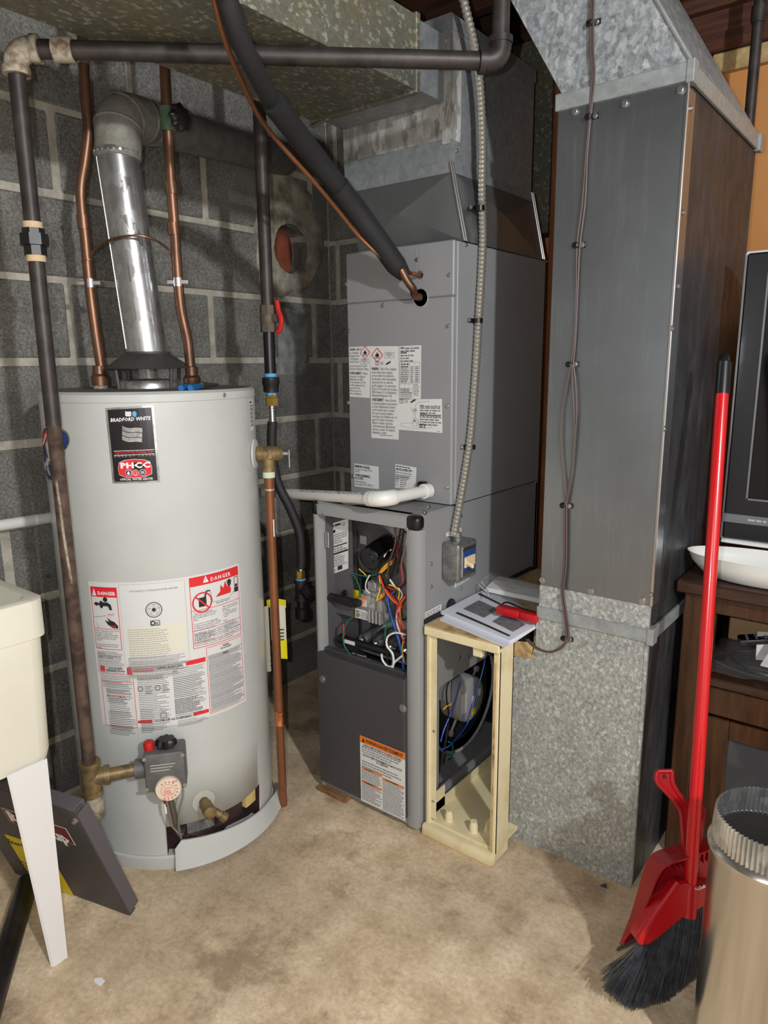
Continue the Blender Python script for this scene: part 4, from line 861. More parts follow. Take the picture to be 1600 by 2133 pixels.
# ================================================================== FURNACE
FX0, FX1, FY0, FY1, FZ = -1.315, -.968, 1.351, 1.995, .858
fu = thing('furnace', ((FX0+FX1)/2, (FY0+FY1)/2, .014), 'grey gas furnace with its burner compartment open and wires exposed', 'furnace')
zd = .432     # top of the lower door
q = MB(); q.box((FX0+.002, FY0+.03, .014), (FX0+.02, FY1, FZ-.004)); q.build('left_side', 'furnace_paint', fu)
q = MB(); q.box((FX1-.012, FY0+.03, .014), (FX1, FY1, FZ-.004), .002); rs_ = q.build('right_side', 'furnace_paint', fu)
c = MB(); c.box((FX1-.05, 1.455, .068), (FX1+.05, 1.93, .378), .012, 3); cut = c.build('cutter', 'mortar'); boolean(rs_, cut); drop(cut)
q = MB(); q.box((FX0, FY1-.012, .014), (FX1, FY1, FZ)); q.build('back_panel', 'furnace_paint', fu)
q = MB(); q.box((FX0, FY0+.005, .014), (FX1, FY1, .03)); q.build('bottom_pan', 'furnace_paint', fu)
q = MB(); q.box((FX0+.002, FY0+.005, FZ-.012), (FX1-.002, FY1, FZ), .002); tp = q.build('top_plate', 'furnace_paint', fu)
sl = MB(); sl.prism([V((0, 0, 0)), V((0, .008, 0)), V((0, .001, .0042))], (.09, 0, 0)); s0 = sl.build('louver', M('louver_highlight', s2l(196, 197, 197), .45), tp)  # same paint as the furnace, lightened to imitate light caught on the slats
for k in range(10):
    o = s0 if k == 0 else s0.copy()
    if k: COL.objects.link(o); o.parent = tp
    o.location = V((FX1-.145, FY0+.03+.011*k, FZ+.0004))-V(WORLD[tp.name])
q = MB(); q.lathe([(.035, 0), (.033, .002), (0, .002)], (FX0+.11, FY0+.05, FZ), n=32); q.build('knockout', 'post_paint', tp)
def post(x0, x1, nm):
    q = MB(); pr = [V((x0, FY0+.03, .014)), V((x0, FY0+.012, .014)), V((x0+.003, FY0+.003, .014)), V((x0+.012, FY0, .014)), V((x1-.012, FY0, .014)), V((x1-.003, FY0+.003, .014)), V((x1, FY0+.012, .014)), V((x1, FY0+.03, .014))]
    q.prism(pr, (0, 0, FZ-.05)); return q.build(nm, 'post_paint', fu, ang=50)
post(FX0, FX0+.021, 'corner_post'); post(FX1-.034, FX1+.006, 'corner_post')
q = MB(); yz = [(FY0+.03, FZ), (FY0+.014, FZ), (FY0+.004, FZ-.006), (FY0-.002, FZ-.016), (FY0-.002, FZ-.034), (FY0+.03, FZ-.034)]
q.prism([V((FX0+.022, y, z)) for y, z in yz], (FX1-FX0-.05, 0, 0)); q.build('top_rail', 'post_paint', fu, ang=60)
for x0, x1, s in ((FX0-.002, FX0+.024, 0), (FX1-.032, FX1+.008, 1)):
    q = MB(); q.box((x0, FY0-.004, FZ-.037), (x1, FY0+.03, FZ+.001), .012, 3); q.build('corner_cap', 'black_plastic', fu)
# lower door with warning label
q = MB(); q.box((FX0+.014, FY0-.012, .036), (FX1-.03, FY0+.012, zd), .002); door = q.build('lower_door', 'charcoal_paint', fu)
q = MB(); q.box((FX0+.014, FY0+.012, zd-.004), (FX1-.03, FY0+.03, zd+.008), .002); q.build('door_lip', 'charcoal_paint', door)
for px_, py_ in ((840, 1475), (672, 1414)):
    p = gy(px_, py_, FY0-.012); screw(door, p, (0, -1, 0), .008, .006)
dy = FY0-.0125
u0, v1 = gy(750, 1530, dy), gy(845, 1712, dy); lw, lh = v1.x-u0.x, gy(752, 1668, dy)
lz0 = .026; lh = .232-lz0; lz0 = .034; lh = .198
L = Label(plane_map((u0.x, dy, lz0), (1, 0, 0), UP), lift=.0006); W, G = lw, lh
L.rect(0, 0, W, G, 'label_white', 1); L.rect(0, .9*G, W, G, 'ink_orange', 2)
L.poly([(.05*W, .915*G), (.115*W, .915*G), (.083*W, .985*G)], 'ink', 3); L.text('WARNING/AVERTISSEMENT', .13*W, .925*G, .0145, 'ink', 3, w=.83*W, bold=.02)
L.text('CARBON MONOXIDE POISONING HAZARD', .5*W, .862*G, .009, 'ink', 3, w=.86*W, bold=.015, align='CENTER'); L.lines(.04*W, .85*G, .96*W, 3, .0072, .003, 'ink_grey', seed=61)
L.text("RISQUE D'EMPOISONNEMENT AU MONOXYDE\nDE CARBONE", .5*W, .715*G, .0085, 'ink', 3, w=.86*W, bold=.015, align='CENTER', lsp=.8); L.lines(.04*W, .635*G, .96*W, 3, .0078, .003, 'ink_grey', seed=62)
L.rect(.03*W, .505*G, .49*W, .535*G, 'ink_orange', 2); L.rect(.5*W, .475*G, .98*W, .505*G, 'ink_orange', 2); L.rect(.03*W, .295*G, .49*W, .325*G, 'ink_orange', 2)
L.text('WARNING', .1*W, .511*G, .006, 'ink', 3, w=.2*W, bold=.02); L.text('AVERTISSEMENT', .56*W, .481*G, .006, 'ink', 3, w=.3*W, bold=.02); L.text('WARNING', .1*W, .301*G, .006, 'ink', 3, w=.2*W, bold=.02)
L.lines(.03*W, .495*G, .48*W, 8, .0047, .0022, 'ink_grey', seed=63); L.lines(.03*W, .285*G, .48*W, 11, .0047, .0022, 'ink_grey', seed=64); L.lines(.51*W, .465*G, .97*W, 19, .0047, .0022, 'ink_grey', seed=65)
L.build('warning_label', door, 'label_white', 'white label with orange warning bands', {'ink': 'lettering', 'ink_orange': 'orange_bands'})
# burner compartment
IY = FY0+.175
q = MB(); q.box((FX0+.02, IY, .3), (FX1-.012, IY+.004, FZ-.012)); q.build('vestibule_panel', M('vestibule', s2l(160, 160, 162), .42, .3), fu)
q = MB(); q.box((FX0+.02, FY0+.03, .395), (FX1-.012, IY, .4)); q.build('shelf', 'transition_steel', fu)
q = MB(); q.box((FX0+.02, FY0+.03, zd-.02), (FX0+.023, IY, FZ-.012)); inl = q.build('inner_left', 'charcoal_inside', fu)
q = MB(); q.box((FX0+.02, FY0+.085, zd-.02), (FX0+.085, FY0+.088, FZ-.012)); fil = q.build('filler_panel', 'charcoal_paint', fu)
q = MB(); q.box((FX0+.028, FY0+.02, FZ-.13), (FX0+.04, FY0+.024, FZ-.085), .001); q.build('latch', 'bright_steel', fu)
# rating label standing on the left filler panel
fy = FY0+.06
pa, pb, pc, pd = gy(678, 1201, fy), gy(726, 1184, fy), gy(678, 1094, fy), gy(726, 1080, fy)
q = MB(); q.box((pa.x-.004, fy+.002, pa.z-.1), (pb.x+.012, fy+.006, FZ-.02)); q.build('label_panel', 'charcoal_inside', fu)
L = Label(quad_map(pa, pb, pc, pd, (0, -1, 0), .1, .17), lift=.0006); L.rect(0, 0, .1, .17, 'label_white', 1)
L.lines(.01, .163, .07, 1, .01, .006, 'ink', seed=70); L.rect(.012, .136, .045, .146, 'ink', 2); L.ring(.08, .157, .004, .006, 'ink_grey', 2); L.lines(.006, .13, .095, 5, .007, .003, 'ink_grey', seed=71); L.rect(.0, .088, .095, .092, 'ink', 2); L.lines(.006, .083, .095, 2, .008, .004, 'ink_grey', seed=72); L.rect(0, .062, .1, .068, 'ink', 2); L.lines(.006, .057, .095, 6, .0065, .003, 'ink_grey', seed=73); L.rect(.055, .006, .075, .02, 'ink', 2); L.lines(.006, .012, .05, 2, .006, .003, 'ink_grey', seed=74)
L.build('rating_label', fu, 'label_white', None, {'ink': 'lettering'})
def fq(x, y, o=.0): return gy(x, y, FY0+o)           # point at depth o behind the furnace front
# inducer housing pressed plate, small code label, motor
hc = fq(782, 1150, .165)
q = MB(); q.lathe([(.115, 0), (.112, .01), (.095, .018), (.08, .02), (.07, .014), (0, .014)], V((hc.x+.02, IY, hc.z)), (0, -1, 0), n=56); q.build('inducer_housing', M('pressed_steel', s2l(158, 158, 158), .3, .6), fu)
pc_ = fq(757, 1125, .15); L = Label(plane_map(pc_, (1, 0, 0), UP)); L.rect(-.012, -.012, .012, .012, 'label_white', 1)
L.build('small_label', fu, 'label_white', None, {'ink': 'print'})
L = Label(plane_map(fq(744, 1098, .16), (1, 0, 0), UP)); L.rect(-.004, -.028, .004, .022, 'label_white', 1); L.lines(-.003, .018, .003, 7, .006, .003, 'ink', 2, seed=76); L.build('strip_label', fu, 'label_white', None, {'ink': 'print'})
mc = fq(768, 1164, .055); md = ((mc-CAMPOS).normalized()*.78+CR*.5+UP*.36).normalized()
q = MB(); q.lathe([(0, -.002), (.014, -.002), (.016, 0), (.029, 0), (.032, .003), (.0325, .03), (.030, .033), (.032, .036), (.032, .1), (.029, .104), (0, .104)], mc, md, n=48); mo = q.build('inducer_motor', 'black_gloss', fu)
q = MB(); q.lathe([(.0325, .05), (.0325, .064)], mc, md, n=20, a0=.2, a1=1.1, u=V((0, -1, .6))); q.build('motor_sticker', 'label_white', mo, recalc=False)
e1v = md.cross(V((1, 0, 0))).normalized(); e2v = md.cross(e1v)
for k in range(5):
    a = .6+.38*k; p = mc+md*.093+(e1v*math.cos(a)+e2v*math.sin(a))*.0316; q = MB(); q.lathe([(.004, 0), (.004, .0014), (0, .0014)], p, (e1v*math.cos(a)+e2v*math.sin(a)), n=10); q.build('vent_slot', 'cast_aluminium', mo)
# gas valve
gv = fq(772, 1265, .06)
q = MB(); q.box(gv+V((-.046, -.0, -.014)), gv+V((.034, .07, .03)), .009, 2); q.box(gv+V((-.036, .01, .028)), gv+V((.02, .06, .04)), .006, 2); va = q.build('gas_valve', 'valve_grey', fu)
q = MB(); q.box(gv+V((-.055, -.004, -.042)), gv+V((.045, .065, .0)), .007, 2); q.lathe([(.017, 0), (.017, .03), (.013, .034)], gv+V((.03, .01, -.005)), n=20)
for k in range(4): q.box(gv+V((-.002+.012*k, -.012, -.04)), gv+V((.006+.012*k, -.002, -.004)), .002)
q.lathe([(.02, 0), (.02, .016), (.014, .02)], gv+V((-.052, .02, -.01)), (-1, 0, 0), n=22); q.lathe([(.014, 0), (.012, .01), (0, .012)], gv+V((.046, .02, -.02)), (1, 0, 0), n=18); q.build('valve_casting', 'cast_aluminium', va)
q = MB(); q.box(gv+V((-.022, .012, .04)), gv+V((.008, .038, .066)), .003); q.build('valve_plug', 'valve_grey', va)
L = Label(plane_map(gv+V((-.04, -.0008, -.008)), (1, 0, 0), UP)); L.rect(0, 0, .028, .034, 'label_white', 1); L.rect(0, .027, .028, .034, 'ink_orange', 2); L.lines(.002, .025, .026, 6, .0038, .0017, 'ink_orange', 2, seed=77); L.build('orange_label', va, 'label_white', None, {'ink_orange': 'print'})
L = Label(plane_map(gv+V((-.05, -.0048, -.038)), (1, 0, 0), UP)); L.rect(0, 0, .048, .027, 'label_white', 1); L.lines(.003, .022, .018, 5, .004, .0026, 'ink', 2, seed=78); L.lines(.021, .021, .046, 4, .005, .0022, 'ink_grey', 2, seed=79); L.build('serial_label', va, 'label_white', None, {'ink': 'print'})
# yellow tag, black bracket, pipe collar on the left wall of the compartment
yt = fq(742, 1245, .075); q = MB(); q.box(yt+V((-.012, 0, -.02)), yt+V((.01, .002, .022)), .001); q.box(yt+V((-.008, 0, -.06)), yt+V((.004, .002, -.035)), .001); q.build('yellow_tag', 'ink_yellow', fu)
q = MB(); q.box(fq(752, 1220, .1)+V((0, 0, -.01)), fq(768, 1220, .1)+V((0, .01, .035)), .002); q.build('black_bracket', 'black_plastic', fu)
q = MB(); q.box(fq(681, 1260, .08)+V((-.004, -.01, -.02)), fq(684, 1225, .08)+V((.004, .02, .03)), .003); q.build('pipe_grommet', 'black_plastic', fu)
q = MB(); q.lathe([(.009, 0), (.007, .006), (0, .006)], fq(719, 1235, .058), (0, -1, 0), n=14); q.build('plug', 'black_plastic', fu)
q = MB(); q.tube([V((FX0+.02, te.y, te.z)), V((-1.185, te.y, te.z+.004))], .0105, 16); q.build('inlet_pipe', 'iron_dark', fu)
# burners and manifold
bz = fq(775, 1325, .09)
for k in range(4):
    o = V((-1.2+.05*k, FY0+.075, .468+.003*k)); q = MB(); q.lathe([(.0, 0), (.010, 0), (.0145, -.006), (.0165, .004), (.016, .045), (.0125, .07), (.0125, .1)], o, (.12, 1, .22), n=24); q.build('burner_tube', 'bright_steel', fu)
q = MB(); q.box((-1.23, IY-.035, .43), (-.99, IY-.03, .52)); q.build('burner_plate', 'transition_steel', fu)
q = MB(); a_, b2 = fq(712, 1330, .045), fq(838, 1366, .045); q.tube([a_, b2], .0105, 16); q.tube([a_-V((.006, 0, 0)), a_+V((.02, 0, -.002))], .014, 14); mani = q.build('manifold', 'black_plastic', fu)
L = Label(plane_map(fq(718, 1336, .0335), (b2-a_), UP)); L.rect(0, -.004, .038, .007, 'label_white', 1); L.build('manifold_sticker', mani, 'label_white')
q = MB(); q.box((-1.25, FY0+.09, .402), (-1.02, FY0+.15, .425), .004); q.build('burner_box', 'transition_steel', fu)
q = MB(); q.box(fq(725, 1378, .03), fq(765, 1375, .05)+V((0, 0, .01)), .002); q.build('rollout_switch', 'label_white', fu)
for x in (738, 756): q = MB(); q.box(fq(x, 1380, .022)+V((-.004, 0, -.008)), fq(x, 1380, .028)+V((.004, 0, .01)), .001); q.build('terminal', 'w_blue', fu)
q = MB(); q.box((FX1-.09, FY0+.09, FZ-.26), (FX1-.02, FY0+.12, FZ-.06), .003); q.box((FX1-.08, FY0+.075, FZ-.22), (FX1-.05, FY0+.09, FZ-.19), .002); q.build('control_board', M('board_green', s2l(36, 70, 58), .5), fu)
for k in range(5): q = MB(); q.box((FX1-.085+.012*k, FY0+.07, FZ-.1-.03*k), (FX1-.07+.012*k, FY0+.09, FZ-.082-.03*k), .002); q.build('connector', 'label_white', fu)
WIRES = [
 ('w_green', .0022, [(735, 1194, .05), (760, 1200, .04), (785, 1196, .05), (800, 1180, .06)]), ('w_green', .0022, [(737, 1197, .05), (748, 1220, .05), (752, 1245, .05)]),
 ('w_green', .0022, [(736, 1285, .03), (722, 1298, .025), (715, 1325, .02), (720, 1350, .02), (740, 1370, .02), (770, 1374, .02)]),
 ('w_green', .0026, [(848, 1285, .03), (825, 1290, .03), (806, 1302, .03), (803, 1330, .03), (812, 1355, .03), (818, 1375, .03), (812, 1400, .03)]),
 ('w_white', .0032, [(845, 1322, .02), (825, 1318, .02), (808, 1326, .02), (806, 1345, .02), (818, 1362, .02), (819, 1385, .02), (808, 1388, .02), (797, 1375, .02), (795, 1362, .02)]),
 ('w_white', .0032, [(838, 1366, .02), (822, 1380, .02), (818, 1395, .02), (825, 1408, .02)]),
 ('w_blue', .0028, [(808, 1235, .04), (810, 1262, .03), (820, 1300, .03), (832, 1340, .03), (838, 1370, .03), (843, 1402, .03)]), ('w_blue', .0026, [(806, 1240, .04), (814, 1280, .03), (826, 1318, .03), (836, 1352, .03), (840, 1405, .03)]),
 ('w_red', .0024, [(840, 1120, .05), (828, 1150, .05), (835, 1190, .04), (838, 1215, .04), (822, 1228, .04), (806, 1222, .04)]), ('w_maroon', .0024, [(838, 1170, .05), (844, 1200, .04), (838, 1218, .04), (820, 1226, .04), (808, 1224, .05)]),
 ('w_red', .003, [(846, 1240, .03), (832, 1255, .03), (828, 1280, .03), (838, 1310, .03), (843, 1340, .03)]), ('w_orange', .0026, [(845, 1243, .03), (835, 1258, .03), (834, 1285, .03), (842, 1310, .03)]),
 ('w_black', .003, [(835, 1100, .03), (822, 1165, .03), (812, 1200, .03), (803, 1225, .03)]), ('w_black', .0034, [(842, 1100, .03), (834, 1150, .03), (826, 1195, .03)]), ('w_brown', .003, [(822, 1098, .03), (824, 1130, .03), (813, 1165, .03), (806, 1205, .03)]),
 ('w_yellow', .0024, [(792, 1190, .035), (805, 1176, .035), (818, 1168, .04), (824, 1160, .05)]), ('w_yellow', .0024, [(794, 1193, .035), (808, 1180, .035), (822, 1170, .04)]), ('w_orange', .0024, [(790, 1194, .035), (802, 1182, .035), (820, 1166, .04)]), ('w_orange', .0024, [(790, 1198, .035), (796, 1215, .035), (806, 1235, .035), (820, 1252, .035), (838, 1265, .035)]),
 ('w_red', .0024, [(792, 1200, .035), (800, 1222, .035), (814, 1240, .035), (830, 1256, .035), (845, 1268, .035)]), ('w_yellow', .0024, [(790, 1200, .035), (792, 1225, .035), (785, 1250, .03)]), ('w_yellow', .0022, [(783, 1252, .03), (792, 1246, .03), (796, 1238, .03)]), ('w_orange', .0022, [(788, 1250, .03), (797, 1244, .03), (800, 1236, .03), (790, 1238, .04)]),
 ('w_black', .0022, [(812, 1146, .03), (796, 1158, .03), (786, 1180, .03), (788, 1210, .03), (800, 1230, .035)]), ('w_white', .0022, [(815, 1145, .035), (806, 1150, .035), (800, 1160, .035)]),
 ('w_white', .0032, [(805, 1198, .04), (814, 1210, .04), (824, 1224, .04)]), ('w_white', .0024, [(830, 1225, .03), (838, 1238, .03), (830, 1260, .03), (826, 1285, .03), (830, 1310, .03), (843, 1330, .03)]), ('w_yellow', .0024, [(810, 1218, .035), (822, 1222, .035), (832, 1232, .035), (830, 1248, .035)]),
 ('w_purple', .0022, [(818, 1118, .05), (830, 1120, .05), (840, 1128, .05)]), ('w_maroon', .0022, [(820, 1125, .05), (832, 1135, .05), (836, 1160, .05), (826, 1180, .04)]), ('w_purple', .0022, [(822, 1232, .04), (815, 1240, .04), (820, 1256, .04)]),
 ('w_white', .0024, [(770, 1198, .04), (763, 1212, .04), (762, 1226, .05), (770, 1236, .05)]), ('w_yellow', .0022, [(764, 1202, .045), (760, 1196, .045), (748, 1185, .05)]), ('w_black', .0022, [(738, 1372, .025), (744, 1360, .025), (758, 1362, .025), (764, 1375, .025), (762, 1390, .025)]), ('w_black', .0022, [(756, 1372, .025), (762, 1386, .025), (785, 1386, .025), (795, 1395, .025), (806, 1390, .025), (806, 1350, .03), (804, 1330, .03)]),
 ('w_green', .0034, [(765, 1386, .022), (785, 1392, .022), (803, 1398, .022)]), ('w_grey', .0022, [(845, 1140, .045), (836, 1175, .04), (840, 1210, .04), (826, 1228, .04)]), ('w_blue', .0022, [(840, 1112, .05), (828, 1118, .05), (822, 1128, .05)]), ('w_yellow', .0022, [(842, 1330, .03), (838, 1350, .03), (842, 1380, .03)]), ('w_pink', .0022, [(834, 1262, .03), (826, 1288, .03), (836, 1322, .03), (843, 1338, .03)])]
for m, r, pts in WIRES:
    q = MB(); q.tube(spline([fq(x, y, o) for x, y, o in pts], 5), r*.85, 7); q.build('wire', m, fu)
q = MB(); q.box(fq(716, 1318, .02)+V((-.006, 0, -.014)), fq(716, 1308, .028)+V((.006, 0, .014)), .004); q.build('wire_splice', 'red_button', fu)
# blower seen through the opening in the right side
bc = gx(982, 1470, FX1-.06); bx = FX1-.055
bc2 = V((bx-.02, 1.66, .215))
q = MB(); q.box((FX1-.3, 1.44, .035), (FX1-.295, 1.94, .42)); q.box((FX1-.3, 1.44, .415), (FX1-.014, 1.94, .42)); q.box((FX1-.3, 1.93, .035), (FX1-.014, 1.94, .42)); q.box((FX1-.3, 1.44, .035), (FX1-.014, 1.447, .42)); q.build('blower_deck', 'blower_black', fu)
q = MB(); q.lathe([(.085, .0), (.098, .004), (.105, .0), (.175, -.004), (.175, -.2), (.0, -.2)], V((bx-.03, 1.72, .225)), (1, 0, 0), n=64); q.build('blower_housing', 'blower_black', fu)
q = MB(); q.lathe([(.17, -.002), (.176, .004), (.18, -.002)], V((bx-.03, 1.72, .225)), (1, 0, 0), n=64); q.build('housing_rim', 'motor_grey', fu)
mc2 = gx(980, 1456, bx+.03); mc2.x = bx-.005; mdr = V((1, -.06, 0)).normalized()
q = MB(); q.lathe([(0, .04), (.06, .04), (.066, .036), (.068, .03), (.068, -.03), (0, -.03)], mc2, mdr, n=48); bm_ = q.build('blower_motor', 'motor_grey', fu)
L = Label(plane_map(mc2+mdr*.0405, mdr.cross(UP)*-1, UP)); L.rect(-.055, -.028, -.026, .034, 'label_white', 1); L.rect(.03, .0, .045, .022, 'label_white', 1); L.rect(.0, -.012, .012, .01, 'label_white', 1); L.rect(.0, -.05, .022, -.03, 'ink_yellow', 1); L.build('motor_labels', bm_)
for a in (.4, 2.5, 4.4):
    q = MB(); p = mc2+UP*(.07*math.sin(a))+V((0, .07*math.cos(a), 0)); e_ = mc2+UP*(.115*math.sin(a))+V((-.01, .115*math.cos(a), 0)); q.tube([p, e_], .004, 8); q.lathe([(.009, -.004), (.009, .006), (0, .007)], e_, (1, 0, 0), n=12); q.build('mount_arm', 'motor_grey', bm_)
for m, pts in (('w_blue', [(1012, 1366), (1005, 1400), (985, 1470), (972, 1510), (940, 1550), (918, 1562)]), ('w_blue', [(958, 1420), (945, 1470), (925, 1520), (918, 1545)]), ('w_green', [(930, 1580), (942, 1572), (942, 1550), (934, 1545)]), ('w_yellow', [(924, 1478), (932, 1470), (940, 1468)]), ('w_pink', [(936, 1470), (942, 1462)]), ('w_black', [(926, 1560), (935, 1500), (930, 1440), (945, 1400)]), ('w_black', [(920, 1590), (928, 1540), (932, 1510)])):
    q = MB(); q.tube(spline([gx(x, y, FX1-.012) for x, y in pts], 6), .0022, 7); q.build('wire', m, fu)
# screws and stickers on the right side
for x, y in ((893, 1056), (886, 1068), (960, 1075), (898, 1174), (898, 1222), (960, 1225)): screw(fu, gx(x, y, FX1), (1, 0, 0), .0042, .003)
for x, y in ((673, 1072), (847, 1102)): screw(fu, gy(x, y, FY0), (0, -1, 0), .0042, .003)
def side_sticker(c0, c1, c2, c3, nm, n, seed):
    P = [gx(*c, FX1+.0006) for c in (c0, c1, c2, c3)]; L = Label(quad_map(P[0], P[1], P[2], P[3], (1, 0, 0), .1, .04), lift=.0005); L.rect(0, 0, .1, .04, 'label_white', 1); L.lines(.008, .033, .092, n, .011, .0055, 'ink_grey', 2, seed=seed); L.build(nm, fu, 'label_white', None, {'ink_grey': 'print'})
side_sticker((884, 1291), (919, 1274), (885, 1276), (919, 1258), 'side_label', 3, 81); side_sticker((946, 1225), (977, 1206), (947, 1211), (977, 1194), 'side_label', 3, 82); side_sticker((929, 1118), (961, 1108), (929, 1110), (961, 1099), 'side_label', 2, 83)
q = MB(); q.lathe([(.02, 0), (.02, .004), (.012, .006), (0, .006)], gx(938, 1262, FX1), (1, 0, 0), n=24); q.build('side_plug', 'black_plastic', fu)
# wooden shim under the front left corner
q = MB(); q.box((FX0+.0, FY0-.016, 0), (FX0+.11, FY0+.2, .0135), .002); tag(q.build('wood_shim', M('shim_wood', s2l(150, 110, 72), .8, col2=s2l(110, 76, 48), scale=30), None, loc=(FX0, FY0, 0)), 'flat strip of bare wood wedged under the furnace', 'shim')
# ================================================================== COIL CABINET on top of the furnace
CX0, CX1, CY0, CY1, CZ0, CZ1 = -1.311, -.967, 1.508, 1.995, .8582, 1.503
co = thing('coil_cabinet', ((CX0+CX1)/2, 1.75, CZ0), 'grey evaporator coil cabinet covered in white warning labels', 'coil cabinet')
q = MB(); q.box((CX0, CY0+.014, CZ0), (CX1, CY1, CZ1), .002); q.build('case', 'coil_paint', co)
zs = gy(722, 633, CY0).z
q = MB(); q.box((CX0, CY0, CZ0+.0), (CX1-.004, CY0+.016, zs), .003); fp = q.build('front_panel', 'coil_paint', co)
q = MB(); q.box((CX0-.0, CY0-.001, zs+.0006), (CX1-.002, CY0+.016, CZ1+.0015), .003); up_ = q.build('upper_panel', 'coil_paint', co)
hb, hs_ = gy(876, 620, CY0), gy(875, 573, CY0)
for p, r, pan in ((hb, .021, (fp, up_)), (hs_, .0105, (up_,))):
    c = MB(); c.cyl(p+V((0, -.03, 0)), p+V((0, .013, 0)), r, n=28); cut = c.build('cutter', 'mortar')
    for o in pan: boolean(o, cut)
    drop(cut)
q = MB(); q.lathe([(.0, 0), (.03, 0)], (hb.x, CY0+.0138, hb.z), (0, -1, 0), n=20); q.build('dark_opening', 'black_plastic', co)
q = MB(); q.lathe([(.021, 0), (.0225, -.0015), (.024, 0)], (hb.x, CY0, hb.z), (0, 1, 0), n=32); q.build('grommet', 'post_paint', co)
q = MB(); q.lathe([(.009, 0), (.0195, 0), (.0195, .006), (.009, .006)], (hb.x, CY0+.006, hb.z), (0, 1, 0), n=20, a0=2.6, a1=4.9, u=(1, 0, 0)); q.build('yellow_gasket', 'ink_yellow', co)
for x in (866, 875): q = MB(); a, c_ = gy(x, 520, CY0-.0015), gy(x, 612, CY0-.0015); q.frame((a.x-.0004, CY0-.0018, zs+.03 if False else c_.z+.04), (.0008, 0, 0), (0, .002, 0), (0, 0, a.z-c_.z-.03)); q.build('seam', 'furnace_paint', co)
for x, y in ((722, 592), (936, 573), (798, 636), (869, 541), (934, 679), (727, 689), (727, 839), (933, 846), (736, 992), (932, 1015)): screw(co, gy(x, y, CY0-.001), (0, -1, 0), .0042, .0035)
q = MB(); q.box((CX0+.002, CY0-.0, CZ0), (CX1+.0, CY1, CZ0+.002)); q.build('base_gasket', 'black_rubber', co)
def coil_label(nm, pts, W, G, fn, name2=None):
    P = [gy(x, y, CY0-.0004) for x, y in pts]; L = Label(quad_map(P[0], P[1], P[2], P[3], (0, -1, 0), W, G), lift=.0005); L.rect(0, 0, W, G, 'label_white', 1); fn(L, W, G); L.build(nm, co, 'label_white', name2, {'ink': 'lettering', 'ink_red': 'red_print'})
def flame(L, u, v, s):
    d = [(u-s, v), (u, v-s*1.25), (u+s, v), (u, v+s*1.25)]
    for a, c_ in zip(d, d[1:]+d[:1]): L.line(*a, *c_, s*.13, 'ink_red', 3)
    L.poly([(u-s*.3, v-s*.3), (u+s*.3, v-s*.3), (u+s*.36, v), (u+s*.16, v+s*.22), (u+s*.02, v+s*.55), (u-s*.2, v+s*.1), (u-s*.36, v+s*.06)], 'ink', 3); L.line(u-s*.4, v-s*.48, u+s*.4, v-s*.48, s*.12, 'ink', 3)
def code(L, u, v, s, seed): return      # the square codes are left out
def book(L, u, v, s):
    L.box(u, v, u+s, v+s, s*.1, 'ink', 3); L.line(u+s/2, v, u+s/2, v+s, s*.1, 'ink', 3); L.poly([(u+1.5*s, v), (u+2.3*s, v+.1*s), (u+2.3*s, v+s), (u+1.5*s, v+.9*s)], 'ink_faint', 3); L.line(u+3.1*s, v+.2*s, u+4.4*s, v+s, s*.45, 'ink', 3)
def lab1(L, W, G):
    L.text('WARNING - Risk Of', .03*W, .925*G, .0115, 'ink', 2, w=.56*W, bold=.02)
    L.text('Fire. Flammable\nRefrigerant Used.\nTo Be Repaired\nOnly By Trained', .03*W, .86*G, .0115, 'ink', 2, w=.48*W, lsp=.86); L.text('Service Personnel. Do Not\nPuncture Refrigerant Tubing.', .03*W, .60*G, .0115, 'ink', 2, w=.9*W, lsp=.86)
    L.text('AVERTISSEMENT', .03*W, .455*G, .0115, 'ink', 2, w=.58*W, bold=.03); L.text("- Risque", .64*W, .455*G, .0115, 'ink', 2, w=.24*W)
    L.text("d'incendie. Un réfrigérant\ninflammable est utilisé.\nToute réparation doit être\nconfiée uniquement à du\npersonnel formé.\nÉvitez de percer le\ntube de réfrigérant.", .03*W, .39*G, .0115, 'ink', 2, w=.78*W, lsp=.84)
    flame(L, .78*W, .88*G, .017); L.box(.56*W, .66*G, .95*W, .755*G, .0007, 'ink_grey', 3); L.text('Refrigerant\nSafety Group\nA2L', .755*W, .727*G, .0062, 'ink', 3, w=.3*W, align='CENTER', lsp=.75); code(L, .76*W, .075*G, .0125, 1)
coil_label('refrigerant_label', [(729, 826), (771, 829), (727, 723), (771, 721)], .07*1.1, .135*1.25, lab1)
